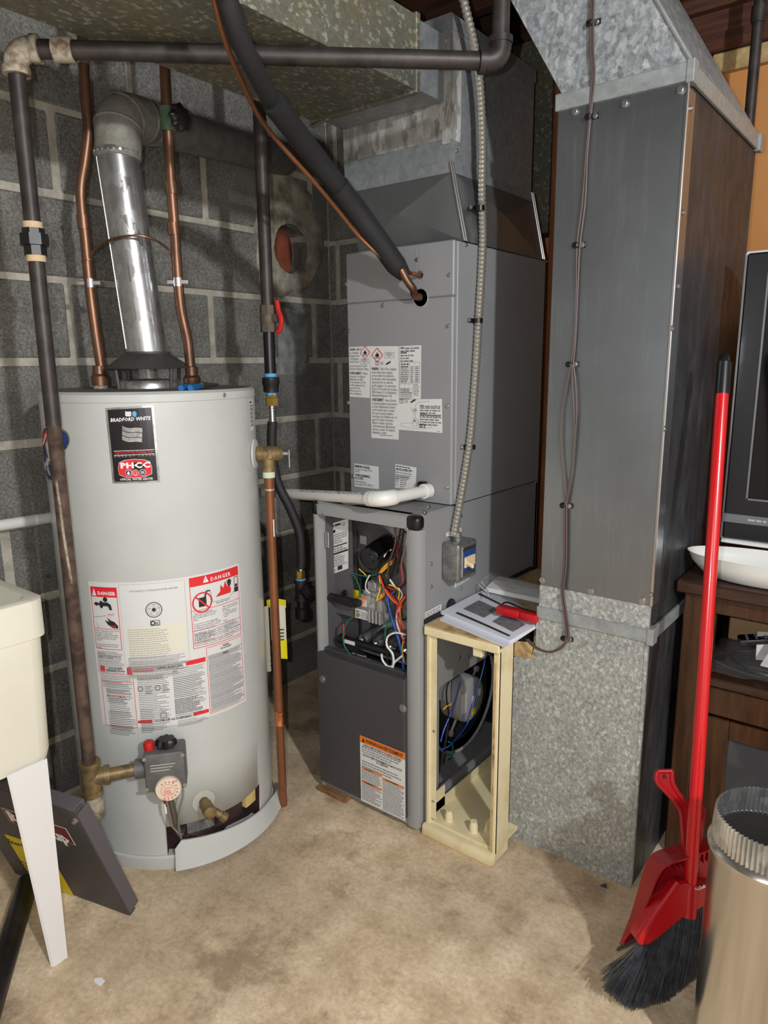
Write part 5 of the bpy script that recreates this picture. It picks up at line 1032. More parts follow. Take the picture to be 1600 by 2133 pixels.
def lab2(L, W, G):
    flame(L, .26*W, .905*G, .018); L.box(.52*W, .875*G, .85*W, .935*G, .0007, 'ink_grey', 3); L.text('Refrigerant\nSafety Group\nA2L', .685*W, .917*G, .0068, 'ink', 3, w=.24*W, align='CENTER', lsp=.75); book(L, .2*W, .8*G, .011)
    L.text('WARNING', .05*W, .745*G, .013, 'ink', 2, w=.26*W, bold=.03); L.text('- Risk of Fire. Auxiliary', .34*W, .745*G, .013, 'ink', 2, w=.58*W)
    L.text('devices which may be ignition\nsources shall not be installed in\nthe ductwork, other than auxiliary\ndevices listed for use with the\nspecific appliance. See instructions.\nDispose Of Properly In Accordance\nWith Federal Or Local Regulations.\nFlammable Refrigerant Used.', .05*W, .708*G, .013, 'ink', 2, w=.9*W, lsp=.825)
    L.text('AVERTISSEMENT', .05*W, .41*G, .013, 'ink', 2, w=.42*W, bold=.03); L.text("- Risque d'incendie.", .5*W, .41*G, .013, 'ink', 2, w=.42*W)
    L.text("Les appareils auxiliaires qui présentent\nun risque d'inflammation ne doivent\npas être installés dans les conduits\nautre que les appareils auxiliaires\nhomologués pour l'utilisation avec cet\nappareil. Consulter les directives.\nÉliminer de manière appropriée,\nconformément aux réglementations\nfédérales ou locales. Un réfrigérant\ninflammable est utilisé.", .05*W, .372*G, .013, 'ink', 2, w=.9*W, lsp=.825); code(L, .82*W, .03*G, .013, 2); L.rect(.3*W, .035*G, .78*W, .042*G, 'ink_grey', 2)
coil_label('ductwork_label', [(774, 912), (831, 916), (771, 721), (831, 721)], .092, .3, lab2)
def lab3(L, W, G):
    L.text('WARNING', .06*W, .945*G, .009, 'ink', 2, w=.18*W, bold=.03); L.lines(.28*W, .965*G, .93*W, 1, .01, .005, 'ink_grey', 2, seed=91); L.lines(.06*W, .915*G, .75*W, 1, .01, .005, 'ink_grey', 2, seed=92); L.text('AVERTISSEMENT', .06*W, .855*G, .008, 'ink', 2, w=.3*W, bold=.03); L.lines(.06*W, .83*G, .7*W, 3, .009, .0045, 'ink_grey', 2, seed=93); code(L, .8*W, .73*G, .013, 3)
    L.box(.05*W, .3*G, .95*W, .69*G, .0007, 'ink_grey', 3)
    for k in range(9): L.line(.05*W, (.3+.038*k)*G, .95*W, (.3+.038*k)*G, .0006, 'ink_grey'); L.lines(.08*W, (.33+.035*k)*G, .45*W, 1, .01, .003, 'ink_grey', 3, seed=100+k); L.lines(.55*W, (.33+.035*k)*G, .65*W, 1, .01, .003, 'ink_grey', 3, seed=120+k); L.lines(.76*W, (.33+.035*k)*G, .9*W, 1, .01, .003, 'ink_grey', 3, seed=140+k)
    L.lines(.09*W, .665*G, .45*W, 2, .008, .004, 'ink', 2, seed=99)
    for u in (.5, .72): L.line(u*W, .3*G, u*W, .69*G, .0006, 'ink_grey')
    L.box(.05*W, .09*G, .65*W, .28*G, .0007, 'ink_grey', 3)
    for k in range(1, 4): L.line(.05*W, (.09+.035*k)*G, .65*W, (.09+.035*k)*G, .0006, 'ink_grey'); L.lines(.08*W, (.085+.035*k)*G, .6*W, 1, .01, .003, 'ink_grey', 3, .7, seed=150+k)
    for u in (.27, .46): L.line(u*W, .09*G, u*W, .28*G, .0006, 'ink_grey')
    L.lines(.68*W, .28*G, .93*W, 7, .006, .0026, 'ink_grey', 2, seed=160); L.lines(.06*W, .075*G, .6*W, 3, .006, .0028, 'ink_grey', 2, seed=161); code(L, .83*W, .02*G, .012, 4)
coil_label('table_label', [(832, 830), (877, 831), (832, 721), (878, 719)], .082, .175, lab3)
def lab4(L, W, G):
    book(L, .03*W, .88*G, .012); L.text('WARNING', .5*W, .77*G, .008, 'ink', 2, w=.1*W, bold=.03); L.lines(.62*W, .80*G, .96*W, 1, .01, .004, 'ink_grey', 2, seed=171); L.lines(.5*W, .75*G, .96*W, 4, .0085, .0042, 'ink_grey', 2, seed=172); L.text('AVERTISSEMENT', .5*W, .51*G, .008, 'ink', 2, w=.16*W, bold=.03); L.lines(.68*W, .535*G, .98*W, 1, .01, .004, 'ink_grey', 2, seed=173); L.lines(.5*W, .47*G, .98*W, 4, .0085, .0042, 'ink_grey', 2, seed=174)
    n = 40
    for i in range(n):
        a, c_ = 2*math.pi*i/n, 2*math.pi*(i+1)/n; L.line((.4+.37*math.cos(a))*W, (.17+.085*math.sin(a))*G, (.4+.37*math.cos(c_))*W, (.17+.085*math.sin(c_))*G, .0008, 'ink_grey')
    L.box(.33*W, .16*G, .43*W, .38*G, .0008, 'ink_grey'); L.line(.43*W, .16*G, .46*W, .2*G, .0008, 'ink_grey'); L.line(.46*W, .2*G, .46*W, .4*G, .0008, 'ink_grey'); L.line(.36*W, .38*G, .36*W, .55*G, .0009, 'ink_grey'); L.line(.36*W, .55*G, .28*W, .75*G, .0009, 'ink_grey'); L.line(.40*W, .38*G, .40*W, .82*G, .0009, 'ink_grey'); L.line(.40*W, .82*G, .47*W, .91*G, .0009, 'ink_grey'); L.line(.47*W, .91*G, .73*W, .93*G, .0009, 'ink_grey'); L.disc(.39*W, .66*G, .05*W, 'ink_faint', 2, ry=.06*G); L.disc(.38*W, .32*G, .003, 'ink', 3)
    L.lines(.48*W, .22*G, .64*W, 2, .007, .004, 'ink', 2, seed=175); code(L, .88*W, .08*G, .0125, 5); L.rect(.88*W, .04*G, .95*W, .05*G, 'ink_blue', 2)
coil_label('diagram_label', [(831, 895), (922, 902), (831, 832), (921, 831)], .142, .11, lab4)
def lab5(L, W, G):
    L.text('MINIMUM ROOM AREA', .03*W, .84*G, .0135, 'ink', 2, w=.62*W, bold=.03); L.text('operating or storage): 41.8 m²\n(450 ft²)', .03*W, .73*G, .012, 'ink', 2, w=.72*W, lsp=.8); L.text('SUPERFICIE MINIMALE\nDE LA PIÈCE', .03*W, .45*G, .0135, 'ink', 2, w=.62*W, bold=.03, lsp=.8); L.text('(fonctionnement ou\nentreposage): 41.8 m² (450 pi²)', .03*W, .19*G, .012, 'ink', 2, w=.72*W, lsp=.8); code(L, .83*W, .12*G, .014, 6)
coil_label('room_area_label', [(739, 1013), (790, 1019), (738, 965), (789, 972)], .082, .086, lab5)
def lab6(L, W, G):
    L.lines(.05*W, .94*G, .85*W, 2, .008, .0035, 'ink', 2, seed=181); L.lines(.03*W, .78*G, .8*W, 4, .008, .003, 'ink_grey', 2, seed=182); L.rect(.02*W, .55*G, .9*W, .555*G, 'ink_grey', 2); L.lines(.03*W, .52*G, .8*W, 2, .008, .003, 'ink_grey', 2, seed=183); L.ring(.1*W, .33*G, .004, .0056, 'ink', 2); L.box(.04*W, .1*G, .14*W, .2*G, .0008, 'ink', 2); L.lines(.25*W, .35*G, .55*W, 4, .007, .0028, 'ink_grey', 2, seed=184)
coil_label('serial_label', [(823, 1016), (866, 1019), (824, 966), (868, 974)], .07, .08, lab6)
q = MB(); q.box(gy(868, 1003, CY0-.018), gy(888, 1018, CY0+.001)+V((.006, 0, -.006)), .003); q.build('drain_bracket', 'black_plastic', co)
# ================================================================== TRANSITION, PLENUM, SUPPLY TRUNK
b0 = [V((-1.297, 1.549, CZ1+.002)), V((-.967, 1.549, CZ1+.002)), V((-.967, 1.972, CZ1+.002)), V((-1.297, 1.972, CZ1+.002))]
pz0, pz1 = 1.684, 1.996
PX0, PX1, PY0, PY1 = -1.329, -.998, 1.53, 1.95
b1 = [V((PX0, PY0, pz0)), V((PX1, PY0, pz0)), V((PX1, PY1, pz0)), V((PX0, PY1, pz0))]
trn = thing('duct_transition', (b0[0]+b0[2])/2, 'shiny creased sheet metal transition between coil cabinet and plenum', 'duct')
for i in range(4):
    j = (i+1) % 4; A, B_, C_, D_ = b0[i], b0[j], b1[j], b1[i]; n = (B_-A).cross(D_-A).normalized(); ctr = (A+B_+C_+D_)/4+n*.017
    k1, k2 = D_+(A-D_)*.13, C_+(B_-C_)*.13
    q = MB(); q.add([A, B_, k2, k1, ctr-UP*.008], [(0, 1, 4), (1, 2, 4), (2, 3, 4), (3, 0, 4)]); q.build('creased_panel', 'transition_steel', trn, smooth=False, recalc=False)
    q = MB(); q.add([k1+n*.001, k2+n*.001, C_+n*.001, D_+n*.001], [(0, 1, 2, 3)]); q.build('top_flange', 'galv_plenum', trn, smooth=False, recalc=False)
for i in (1, 2):
    for s in (-.004, .006):
        q = MB(); e = V((1, 0, 0))*.004+V((0, s, 0)); q.tube([b0[i]+e, b1[i]+e], .0032, 8); q.build('lock_seam', 'bright_steel', trn)
screw(trn, V((-.966, 1.556, CZ1-.006)), (1, 0, 0), .004, .003)
pln = thing('supply_plenum', ((PX0+PX1)/2, 1.74, pz0), 'dull galvanized plenum box with foil tape above the coil cabinet', 'duct')
q = MB(); q.box((PX0, PY0, pz0), (PX1, PY1, pz1)); q.build('box', 'galv_plenum', pln, smooth=False)
for a, c_ in (((PX0-.001, PY0-.0012, pz0+.052), (PX1, PY0-.0004, 1.83)), ((PX1-.022, PY0-.002, pz0+.04), (PX1+.001, PY0-.0012, pz1-.05)), ((PX1+.0005, PY0-.001, pz0+.05), (PX1+.0014, PY0+.045, pz1-.03))):
    q = MB(); q.box(a, c_); q.build('foil_tape', 'foil_tape', pln, smooth=False)
q = MB(); q.box((PX0-.003, PY0-.003, pz1-.03), (PX1+.003, PY1+.003, pz1+.002)); q.build('top_cap', 'galv_plenum', pln, smooth=False)
screw(pln, V((PX1, PY0+.03, pz0+.03)), (1, 0, 0), .004, .003)
TX0, TX1, TZ0, TY1 = -1.333, -1.013, 1.811, 1.414
TZ1 = gy(871, 29, TY1).z
trk = thing('supply_duct', ((TX0+TX1)/2, .6, TZ0), 'long old galvanized supply duct overhead above the water heater', 'duct')
q = MB(); q.box((TX0, -1.98, TZ0), (TX1, TY1, TZ1)); q.build('duct_run', 'galv_old', trk, smooth=False)
q = MB(); q.box((TX0-.004, TY1-.004, TZ0-.006), (TX1+.004, TY1+.012, TZ1+.006), .002); q.build('end_flange', 'galv_old', trk)
q = MB(); q.box((TX0+.008, TY1+.01, TZ0+.004), (TX1-.002, PY0, TZ1-.004)); q.build('collar', 'galv_plenum', trk, smooth=False)
q = MB(); q.tube(spline([V((TX0-.004, TY1, TZ0-.006)), V((TX0+.005, TY1, TZ0-.014)), V((TX0+.03, TY1, TZ0-.009)), V((TX0+.06, TY1, TZ0-.006))], 5), .004, 8); q.build('bent_tab', 'galv_old', trk)
# branch duct behind, half seen between plenum and return
bx1 = sx0-.004
q = MB(); q.box((-1.15, 2.1, 1.6), (bx1, 2.18, 2.14), .002); q.box((-1.154, 2.096, 1.62), (bx1+.002, 2.184, 1.65)); tag(q.build('branch_duct', 'galv_old', None, loc=(-1.06, 2.14, 1.6)), 'dark galvanized duct half hidden behind the plenum', 'duct')
# ================================================================== REFRIGERANT LINES
def lq(x, y, Y): return gy(x, y, Y)
li = thing('refrigerant_line', hb, 'thick black foam-insulated refrigerant line slanting down into the coil cabinet', 'refrigerant line', 'refrigerant lines')
def pd(x, y, d):                                  # point at distance d along the view axis
    r_ = ray(x, y); return CAMPOS+r_*(d/r_.dot(-V((ROT[0][2], ROT[1][2], ROT[2][2]))))
seg1 = [pd(*p) for p in ((450, -75, 1.09), (472, -5, 1.12), (497, 75, 1.17), (530, 145, 1.24), (562, 205, 1.33))]
seg1 = [seg1[0]+V((.06, -.03, .5)), seg1[0]+V((.03, -.015, .2))]+seg1
seg2 = [pd(*p) for p in ((568, 212, 1.34), (606, 262, 1.42), (655, 326, 1.52), (706, 390, 1.602))]
seg3 = [pd(*p) for p in ((704, 388, 1.60), (742, 438, 1.65), (790, 503, 1.70), (822, 548, 1.735), (843, 574, 1.755))]
for k, (sg, r) in enumerate(((seg1, .0175), (seg2, .0235), (seg3, .0255))):
    P = spline(sg, 8); n = len(P); rr = [r]*n
    if k == 2: rr = [r]*(n-8)+[r-.0012*i for i in range(8)]
    else: rr[-1] = r*.9; rr[0] = r*.9
    q = MB(); q.tube(P, rr, 24); q.build('insulation', 'insulation_black', li)
q = MB(); q.tube(spline([gy(836, 562, 1.452), gy(849, 586, 1.462), gy(861, 603, 1.474), hb+V((-.004, -.018, .004)), hb+V((0, .02, 0))], 6), .0095, 14); q.build('suction_tube', 'copper_old', li)
li2 = thing('refrigerant_line', hs_, 'thin bare copper line beside the black insulated line', 'refrigerant line', 'refrigerant lines')
P = [pd(*p) for p in ((428, -70, 1.1), (446, 0, 1.13), (466, 75, 1.18), (497, 155, 1.26), (538, 240, 1.37), (588, 305, 1.46), (650, 374, 1.545), (702, 436, 1.62), (748, 492, 1.68), (800, 540, 1.715), (842, 566, 1.77))]+[hs_+V((0, -.03, .001)), hs_+V((0, .012, 0))]
P = [P[0]+V((.06, -.03, .5)), P[0]+V((.03, -.015, .2))]+P
q = MB(); q.tube(spline(P, 7), [.0048]*(len(spline(P, 7))), 12); q.build('tube', 'copper_new', li2)
# ================================================================== FLEXIBLE CONDUIT and SWITCH BOX
cdx = CX1+.013
cpts = [gx(x, y, cdx) for x, y in ((945, 1118), (954, 1068), (968, 990), (980, 910), (987, 830), (993, 745), (998, 655), (1003, 570), (1006, 490), (1004, 410), (1005, 320), (1003, 230), (997, 150), (985, 80), (968, 10), (950, -60))]
cpts += [cpts[-1]+V((0, -.03, .12)), cpts[-1]+V((0, -.04, .3))]
cd = thing('metal_conduit', cpts[0], 'flexible armored metal conduit running up the side of the coil cabinet', 'conduit')
corr(cpts, .0096, .0105, .0012, 12).build('armor', M('conduit_steel', s2l(204, 202, 192), .32, .75), cd)
for x, y in ((1000, 434), (996, 668), (981, 931)):
    p = gx(x, y, cdx); q = MB(); q.tube([p-UP*.006, p+UP*.006], .0118, 14); q.frame(p+V((-.013, -.03, -.005)), V((.003, 0, 0)), V((0, .03, 0)), UP*.011, .001); st = q.build('strap', 'black_plastic', cd); screw(st, p+V((-.01, -.026, .001)), (1, 0, 0), .004, .003)
sp_ = gx(945, 1166, FX1)
sb = thing('switch_box', V((FX1, sp_.y, gx(945, 1205, FX1).z)), 'small metal electrical box with a toggle switch on the furnace side', 'switch box')
y0, y1, z0, z1 = gx(919, 1165, FX1).y, gx(962, 1165, FX1).y, gx(925, 1205, FX1).z, gx(925, 1127, FX1).z
sx = FX1+.052
q = MB(); q.box((FX1+.0005, y0, z0), (sx, y1-.01, z1), .007, 3); bxo = q.build('box_body', M('box_steel', s2l(150, 152, 150), .4, .6, col2=s2l(118, 120, 118), scale=60), sb)
for zz in (.25, .6): q = MB(); q.lathe([(.0105, 0), (.0105, .0012), (.009, .0018), (0, .0012)], (FX1+.028, y0, z0+(z1-z0)*zz), (0, -1, 0), n=20); q.build('knockout', 'box_steel', bxo)
q = MB(); q.lathe([(.013, 0), (.013, .006), (.0105, .008), (.0105, .02)], (FX1+.02, (y0+y1)/2-.006, z1), (0, 0, 1), n=18); q.build('conduit_connector', 'box_steel', bxo)
q = MB(); q.box((sx-.003, y0+.014, z0+.012), (sx+.003, y1-.022, z1-.012), .001); q.build('switch_yoke', 'bright_steel', sb)
q = MB(); q.box((sx+.002, y0+.016, z0+.026), (sx+.005, y1-.026, z1-.022), .001); q.build('switch_sticker', 'ink_blue', sb)
q = MB(); q.box((sx+.003, y0+.02, z0+.036), (sx+.008, y1-.03, z1-.036), .001); q.frame((sx+.006, y0+.022, z0+.045), (.022, 0, -.008), (0, .009, 0), (0, 0, .012), .002); q.build('toggle', 'toggle_ivory', sb)
for zz in (z0+.012, z1-.012): screw(sb, (sx+.001, y0+.02, zz), (1, 0, 0), .003, .002)
# ================================================================== RETURN DUCT
DX0, DX1, DY0, DY1 = -.708, -.451, 1.495, 2.085
rd_ = thing('return_duct', ((DX0+DX1)/2, (DY0+DY1)/2, 0), 'tall galvanized return air duct standing right of the furnace', 'duct')
zA, zB, zC, zD = .632, .70, 1.735, 1.757
q = MB(); q.box((DX0+.002, DY0+.003, zA), (DX1-.002, DY1, zD)); q.build('duct_body', 'galv_side_shaded', rd_, smooth=False)
q = MB(); q.add([V((DX0, DY0, zB)), V((DX1, DY0, zB)), V((DX1-.001, DY0, 1.3)), V((DX1+.0, DY0, zC)), V((DX0, DY0, zC)), V((DX0, DY0+.004, zC)), V((DX0, DY0+.004, zB)), V((DX1, DY0+.004, zB)), V((DX1, DY0+.004, zC))], [(0, 1, 2, 3, 4), (0, 4, 5, 6), (1, 7, 8, 3, 2)]); q.build('front_panel', 'duct_panel', rd_, smooth=False)
q = MB(); q.box((DX1-.003, DY0-.003, zB), (DX1+.0035, DY0+.004, zC), .0015); q.build('corner_seam', 'bright_steel', rd_)
q = MB(); q.box((DX1-.001, DY0+.006, zB), (DX1+.0025, DY0+.045, zC-.02)); q.build('side_lap', 'duct_panel', rd_, smooth=False)
q = MB(); q.box((DX0-.002, DY0-.001, zA), (DX1, DY0+.006, zB)); q.build('front_strip', 'galv_box', rd_, smooth=False)
# lower boot: wider on the left where it meets the cream cabinet
jx = -.773
q = MB(); prof = [(jx, 0), (DX1-.003, 0), (DX1-.003, zA), (DX0-.008, zA), (DX0-.008, .555), (jx, .5)]
q.prism([V((x, DY0, z)) for x, z in prof], (0, DY1-DY0, 0)); q.build('boot', 'galv_box', rd_, smooth=False)
q = MB(); q.box((DX1-.0029, DY0+.011, .002), (DX1-.0008, DY1-.002, zA-.004)); q.build('boot_side_shade', 'galv_side_shaded', rd_, smooth=False)  # added sheet over the boot's right face, its dark colour imitating shade
q = MB(); q.box((DX1-.007, DY0-.002, 0.002), (DX1+.0005, DY0+.01, zA-.01), .001); q.build('boot_seam', 'galv_box', rd_)
for nm, z0_, z1_, dx in (('lower_cleat', .618, .648, .004), ('upper_cleat', 1.725, 1.757, .004)):
    q = MB(); q.box((DX0-.006, DY0-.006, z0_), (DX1+.004, DY0+.002, z1_), .0015); q.box((DX1-.001, DY0-.006, z0_), (DX1+.007, DY1+.006, z1_), .0015); q.box((DX1-.002, DY0-.008, z0_-.004), (DX1+.012, DY0+.022, z1_+.003), .001); q.build(nm, 'galv_cleat', rd_)
q = MB(); q.box((DX1-.002, DY1-.02, 1.722), (DX1+.012, DY1+.01, 1.762), .001); q.build('cleat_tab', 'galv_cleat', rd_)
sh = .60; zt_ = 2.36
tA = [V((DX0+.006, DY0, zD)), V((DX1+.004, DY0, zD)), V((DX1+.004, DY1-.01, zD)), V((DX0+.006, DY1-.01, zD))]
tB = [V((p.x-sh*(zt_-zD), p.y, zt_)) for p in tA]
q = MB(); q.add(tA+tB, [(0, 1, 5, 4), (1, 2, 6, 5), (2, 3, 7, 6), (3, 0, 4, 7)]); q.build('offset_section', 'galv_offset', rd_, smooth=False)
q = MB(); q.tube([tA[1]+V((.0, -.001, 0)), tB[1]+V((0, -.001, 0))], .004, 8); q.build('offset_seam', 'galv_cleat', rd_)
q = MB(); sl_ = (tB[1]-tA[1]); q.add([tA[1]+V((.001, 0, 0)), tA[2]+V((.001, 0, 0)), tA[2]+V((.001, 0, 0))+sl_*.12, tA[1]+V((.001, 0, 0))+sl_*.02], [(0, 1, 2, 3)]); q.build('side_lap', 'galv_offset', rd_, smooth=False, recalc=False)
for x, y in ((1198, 232), (1302, 215), (1418, 187), (1130, 1209), (1231, 1232), (1338, 1252)): screw(rd_, gy(x, y, DY0-.001), (0, -1, 0), .0058, .005)
for x, y in ((1440, 225), (1423, 442), (1413, 596), (1400, 684), (1384, 893), (1356, 1238)): screw(rd_, gx(x, y, DX1+.003), (1, 0, 0), .0045, .004)
# thermostat cable
tw_ = thing('thermostat_wire', gy(1186, 1330, DY0-.008), 'brown low-voltage wires clipped down the front of the return duct', 'wire')
def dq(x, y, o=.006): return gy(x, y, DY0-o)
main = [(1226, -420), (1228, -300), (1230, -180), (1232, -60), (1234, 0), (1233, 48), (1233, 110), (1236, 160), (1229, 243), (1222, 320), (1216, 420), (1205, 511), (1202, 600), (1198, 700), (1192, 759)]
for dx in (-2.2, 2.0):
    q = MB(); q.tube(spline([dq(x+dx*(1+.5*math.sin(y/60.)), y) for x, y in main], 5), .0022, 7); q.build('strand', 'thermo_wire', tw_)
for pts in ([(1190, 759), (1180, 800), (1171, 850), (1168, 900), (1170, 960), (1174, 1005), (1178, 1053)], [(1192, 759), (1192, 800), (1195, 850), (1196, 900), (1190, 980), (1183, 1020), (1179, 1053)], [(1194, 759), (1199, 800), (1201, 860), (1196, 930), (1188, 1000), (1180, 1053)]):
    q = MB(); q.tube(spline([dq(x, y, .009) for x, y in pts], 6), .0021, 7); q.build('strand', 'thermo_wire', tw_)
for dx in (-2, 2):
    q = MB(); q.tube(spline([dq(x+dx, y, o) for x, y, o in ((1178, 1053, .008), (1178, 1110, .008), (1177, 1180, .008), (1172, 1230, .01), (1178, 1280, .012), (1182, 1325, .01), (1170, 1348, .02), (1145, 1358, .03), (1118, 1350, .03), (1098, 1332, .02))], 5), .0024, 7); q.build('strand', 'thermo_wire', tw_)
q = MB(); q.tube(spline([dq(1240, -50), dq(1237, 20), dq(1234, 48)], 5), .0018, 6); q.build('strand', 'thermo_wire', tw_)
for x, y in ((1240, 48), (1237, 243), (1210, 511), (1196, 759), (1183, 1053), (1184, 1330)):
    p = dq(x, y, .0); q = MB(); q.frame(p+V((-.016, -.012, -.006)), V((.014, 0, 0)), V((0, .0115, 0)), UP*.012, .003); q.frame(p+V((-.003, -.004, -.0055)), V((.016, 0, 0)), V((0, .003, 0)), UP*.011, .001); cl = q.build('cable_clip', 'black_plastic', tw_); screw(cl, p+V((.005, -.004, 0)), (0, -1, 0), .0042, .003)
# ================================================================== CREAM CABINET (old return box)
KX0, KX1, KY0, KY1, KZ = -.951, -.745, 1.37, 1.98, .583
cb = thing('filter_cabinet', ((KX0+KX1)/2, KY0, 0), 'cream painted open metal cabinet frame between furnace and return duct', 'cabinet')
q = MB(); q.box((KX0-.004, KY0-.006, KZ-.014), (KX1+.002, KY1, KZ), .003); q.build('top', 'cream_rusty', cb)
q = MB(); q.box((KX0-.002, KY0-.008, KZ-.024), (KX1+.002, KY0+.004, KZ-.003), .002); q.build('top_lip', 'cream_paint', cb)
q = MB(); q.box((KX0, KY0, .03), (KX0+.012, KY0+.014, KZ-.02), .002); q.box((KX0+.010, KY0+.004, .05), (KX0+.028, KY0+.007, KZ-.02)); q.build('front_post', 'cream_paint', cb)
q = MB(); q.box((KX0-.004, KY0+.0, .03), (KX0-.0005, KY0+.008, KZ-.03)); q.build('caulk_bead', M('caulk', s2l(120, 116, 108), .8), cb)
q = MB(); q.box((KX1-.016, KY0, .006), (KX1, KY0+.01, KZ-.02), .002); q.box((KX1-.003, KY0+.002, .006), (KX1, KY0+.068, KZ-.006), .001); q.build('front_post', 'cream_paint', cb)
q = MB(); q.box((KX1-.012, KY0-.0015, .02), (KX1-.007, KY0+.001, KZ-.05)); q.build('rust_streak', 'cream_rusty', cb)
q = MB(); q.box((KX0, KY0+.008, .03), (KX1-.002, DY0-.002, .04)); q.box((KX0, DY0-.002, .03), (jx-.002, KY1, .04)); q.build('floor_pan', 'cream_paint', cb)
q = MB(); q.box((KX0+.001, KY0+.02, .04), (KX0+.004, KY1, .067)); q.box((KX0+.001, KY0+.012, .04), (KX0+.004, 1.455, .1)); q.build('inner_flange', 'cream_paint', cb)
q = MB(); q.prism([V((KX1-.06, KY0+.05, .04)), V((KX1-.052, KY0+.05, .04)), V((KX1-.052, KY0+.05, .075))], (0, .07, 0)); q.build('pan_rib', 'cream_paint', cb)
q = MB(); q.box((KX0-.006, KY0-.014, .0), (KX1+.002, KY0+.012, .034), .008, 2); q.build('sill', 'cream_paint', cb)
q = MB(); q.box((KX0-.006, KY0-.012, .0), (KX1+.0, KY0+.004, .006)); q.build('sill_rust', 'cream_rusty', cb)
for x in (KX0+.05, KX0+.125): q = MB(); q.lathe([(.011, 0), (.011, .02), (.009, .024), (.009, .03), (0, .03)], (x, KY0+.035, .04), n=16); q.build('stud_nut', 'cream_paint', cb)
q = MB(); q.box((KX1-.075, KY0+.004, KZ-.05), (KX1-.05, KY0+.02, KZ-.02), .002); q.build('catch', 'cream_paint', cb)
q = MB(); q.box((KX0, KY1-.01, .01), (jx-.002, KY1, KZ-.015)); q.build('back_panel', 'cream_paint', cb)
pp = gy(1100, 1350, DY0-.004)
q = MB(); q.poly([V((jx+.002, DY0-.003, .505)), V((KX1+.02, DY0-.003, .51)), V((DX0-.01, DY0-.003, .52)), V((DX0-.01, DY0-.003, .558)), V((KX1+.03, DY0-.003, .553)), V((jx+.002, DY0-.003, .545))]); q.build('torn_edge', 'cream_rusty', cb, smooth=False)
for p in ((KX0+.022, KY0+.004, .3), (KX0+.02, KY0+.004, .1)): screw(cb, p, (0, -1, 0), .003, .002)
for x, y in ((957, 1369), (975, 1369), (931, 1663)): screw(fu, gx(x, y, FX1+.001), (1, 0, 0), .0042, .003)
q = MB(); q.tube([V((FX1+.006, KY0+.004, KZ+.003)), V((FX1+.006, KY0+.3, KZ+.004)), V((FX1+.006, KY1-.02, KZ+.004))], .006, 8); q.build('edge_seal', 'black_rubber', fu)
# ================================================================== PAPERS, PLASTIC BAG, RED TOOL on the cream cabinet
def zq(x, y, z): return gz(x, y, z)
def paper_stack(nm, corners, z0, dz, m, label, sag=.0, lift=None):
    A, B_, C_, D_ = [zq(x, y, z) for (x, y), z in zip(corners, lift or [z0]*4)]
    A, B_, C_, D_ = [V((min(max(p.x, -.962), -.716), p.y, p.z)) for p in (A, B_, C_, D_)]
    q = MB(); n = 8; top = []; bot = []
    for j in range(n+1):
        r1 = []; r0 = []
        for i in range(n+1):
            s, t = i/n, j/n; p = A*(1-s)*(1-t)+B_*s*(1-t)+C_*s*t+D_*(1-s)*t; w_ = sag*math.sin(math.pi*s)*math.sin(math.pi*t)
            r1.append(p+UP*(dz+w_)); r0.append(V((p.x, p.y, p.z)))
        top.append(r1); bot.append(r0)
    q.sheet(top); q.sheet(bot[::-1])
    for seq_t, seq_b in ((top[0], bot[0]), (top[-1], bot[-1]), ([r[0] for r in top], [r[0] for r in bot]), ([r[-1] for r in top], [r[-1] for r in bot])): q.sheet([seq_b, seq_t])
    o = q.build(nm, m, None, loc=(A+C_)/2*1, ang=50); tag(o, label, 'papers'); return o, (A, B_, C_, D_)
kz = KZ+.0005
o1, _ = paper_stack('paper_sheet', [(916, 1292), (1054, 1350), (1130, 1300), (968, 1255)], kz, .003, 'paper_blue', 'plain white sheet lying lowest on the cream cabinet')
o2, cn = paper_stack('manual', [(918, 1279), (1062, 1340), (1150, 1300), (996, 1222)], kz+.0035, .007, 'paper_blue', 'white printed manual pages with two grey pictures and a black bar', .004)
mf = quad_map(cn[0]+UP*.0075, cn[1]+UP*.0075, cn[3]+UP*.0075, cn[2]+UP*.0075, UP)
def mf2(a, b_, h): return mf(a, b_, h)+UP*(.004*math.sin(math.pi*a)*math.sin(math.pi*b_))
L = Label(mf2, lift=.0006)
n_ = 10
L.mb('ink').sheet([[mf2(.17+.78*i/n_, v, .0012) for i in range(n_+1)] for v in (.08, .12)])
L.mb('ink_photo').sheet([[mf2(.17+.33*i/6, .24+.33*j/6, .0012) for i in range(7)] for j in range(7)]); L.mb('ink_photo').sheet([[mf2(.62+.3*i/6, .24+.33*j/6, .0012) for i in range(7)] for j in range(7)])
L.mb('ink').sheet([[mf2(.04+.9*i/n_, v, .0012) for i in range(n_+1)] for v in (.7, .745)])
for k in range(6): L.mb('ink_grey').sheet([[mf2(.12+.85*i/n_, v, .0012) for i in range(n_+1)] for v in (.78+.034*k, .787+.034*k)])
L.build('print', o2, None, None, {'ink': 'black_bars', 'ink_photo': 'grey_pictures', 'ink_grey': 'text_lines'})
q = MB(); o3, cn3 = paper_stack('booklet', [(1012, 1232), (1150, 1262), (1175, 1240), (1030, 1206)], kz+.016, .012, 'paper', 'thick white booklet inside the clear plastic bag', .003, [kz+.018, kz+.016, kz+.016, kz+.018])
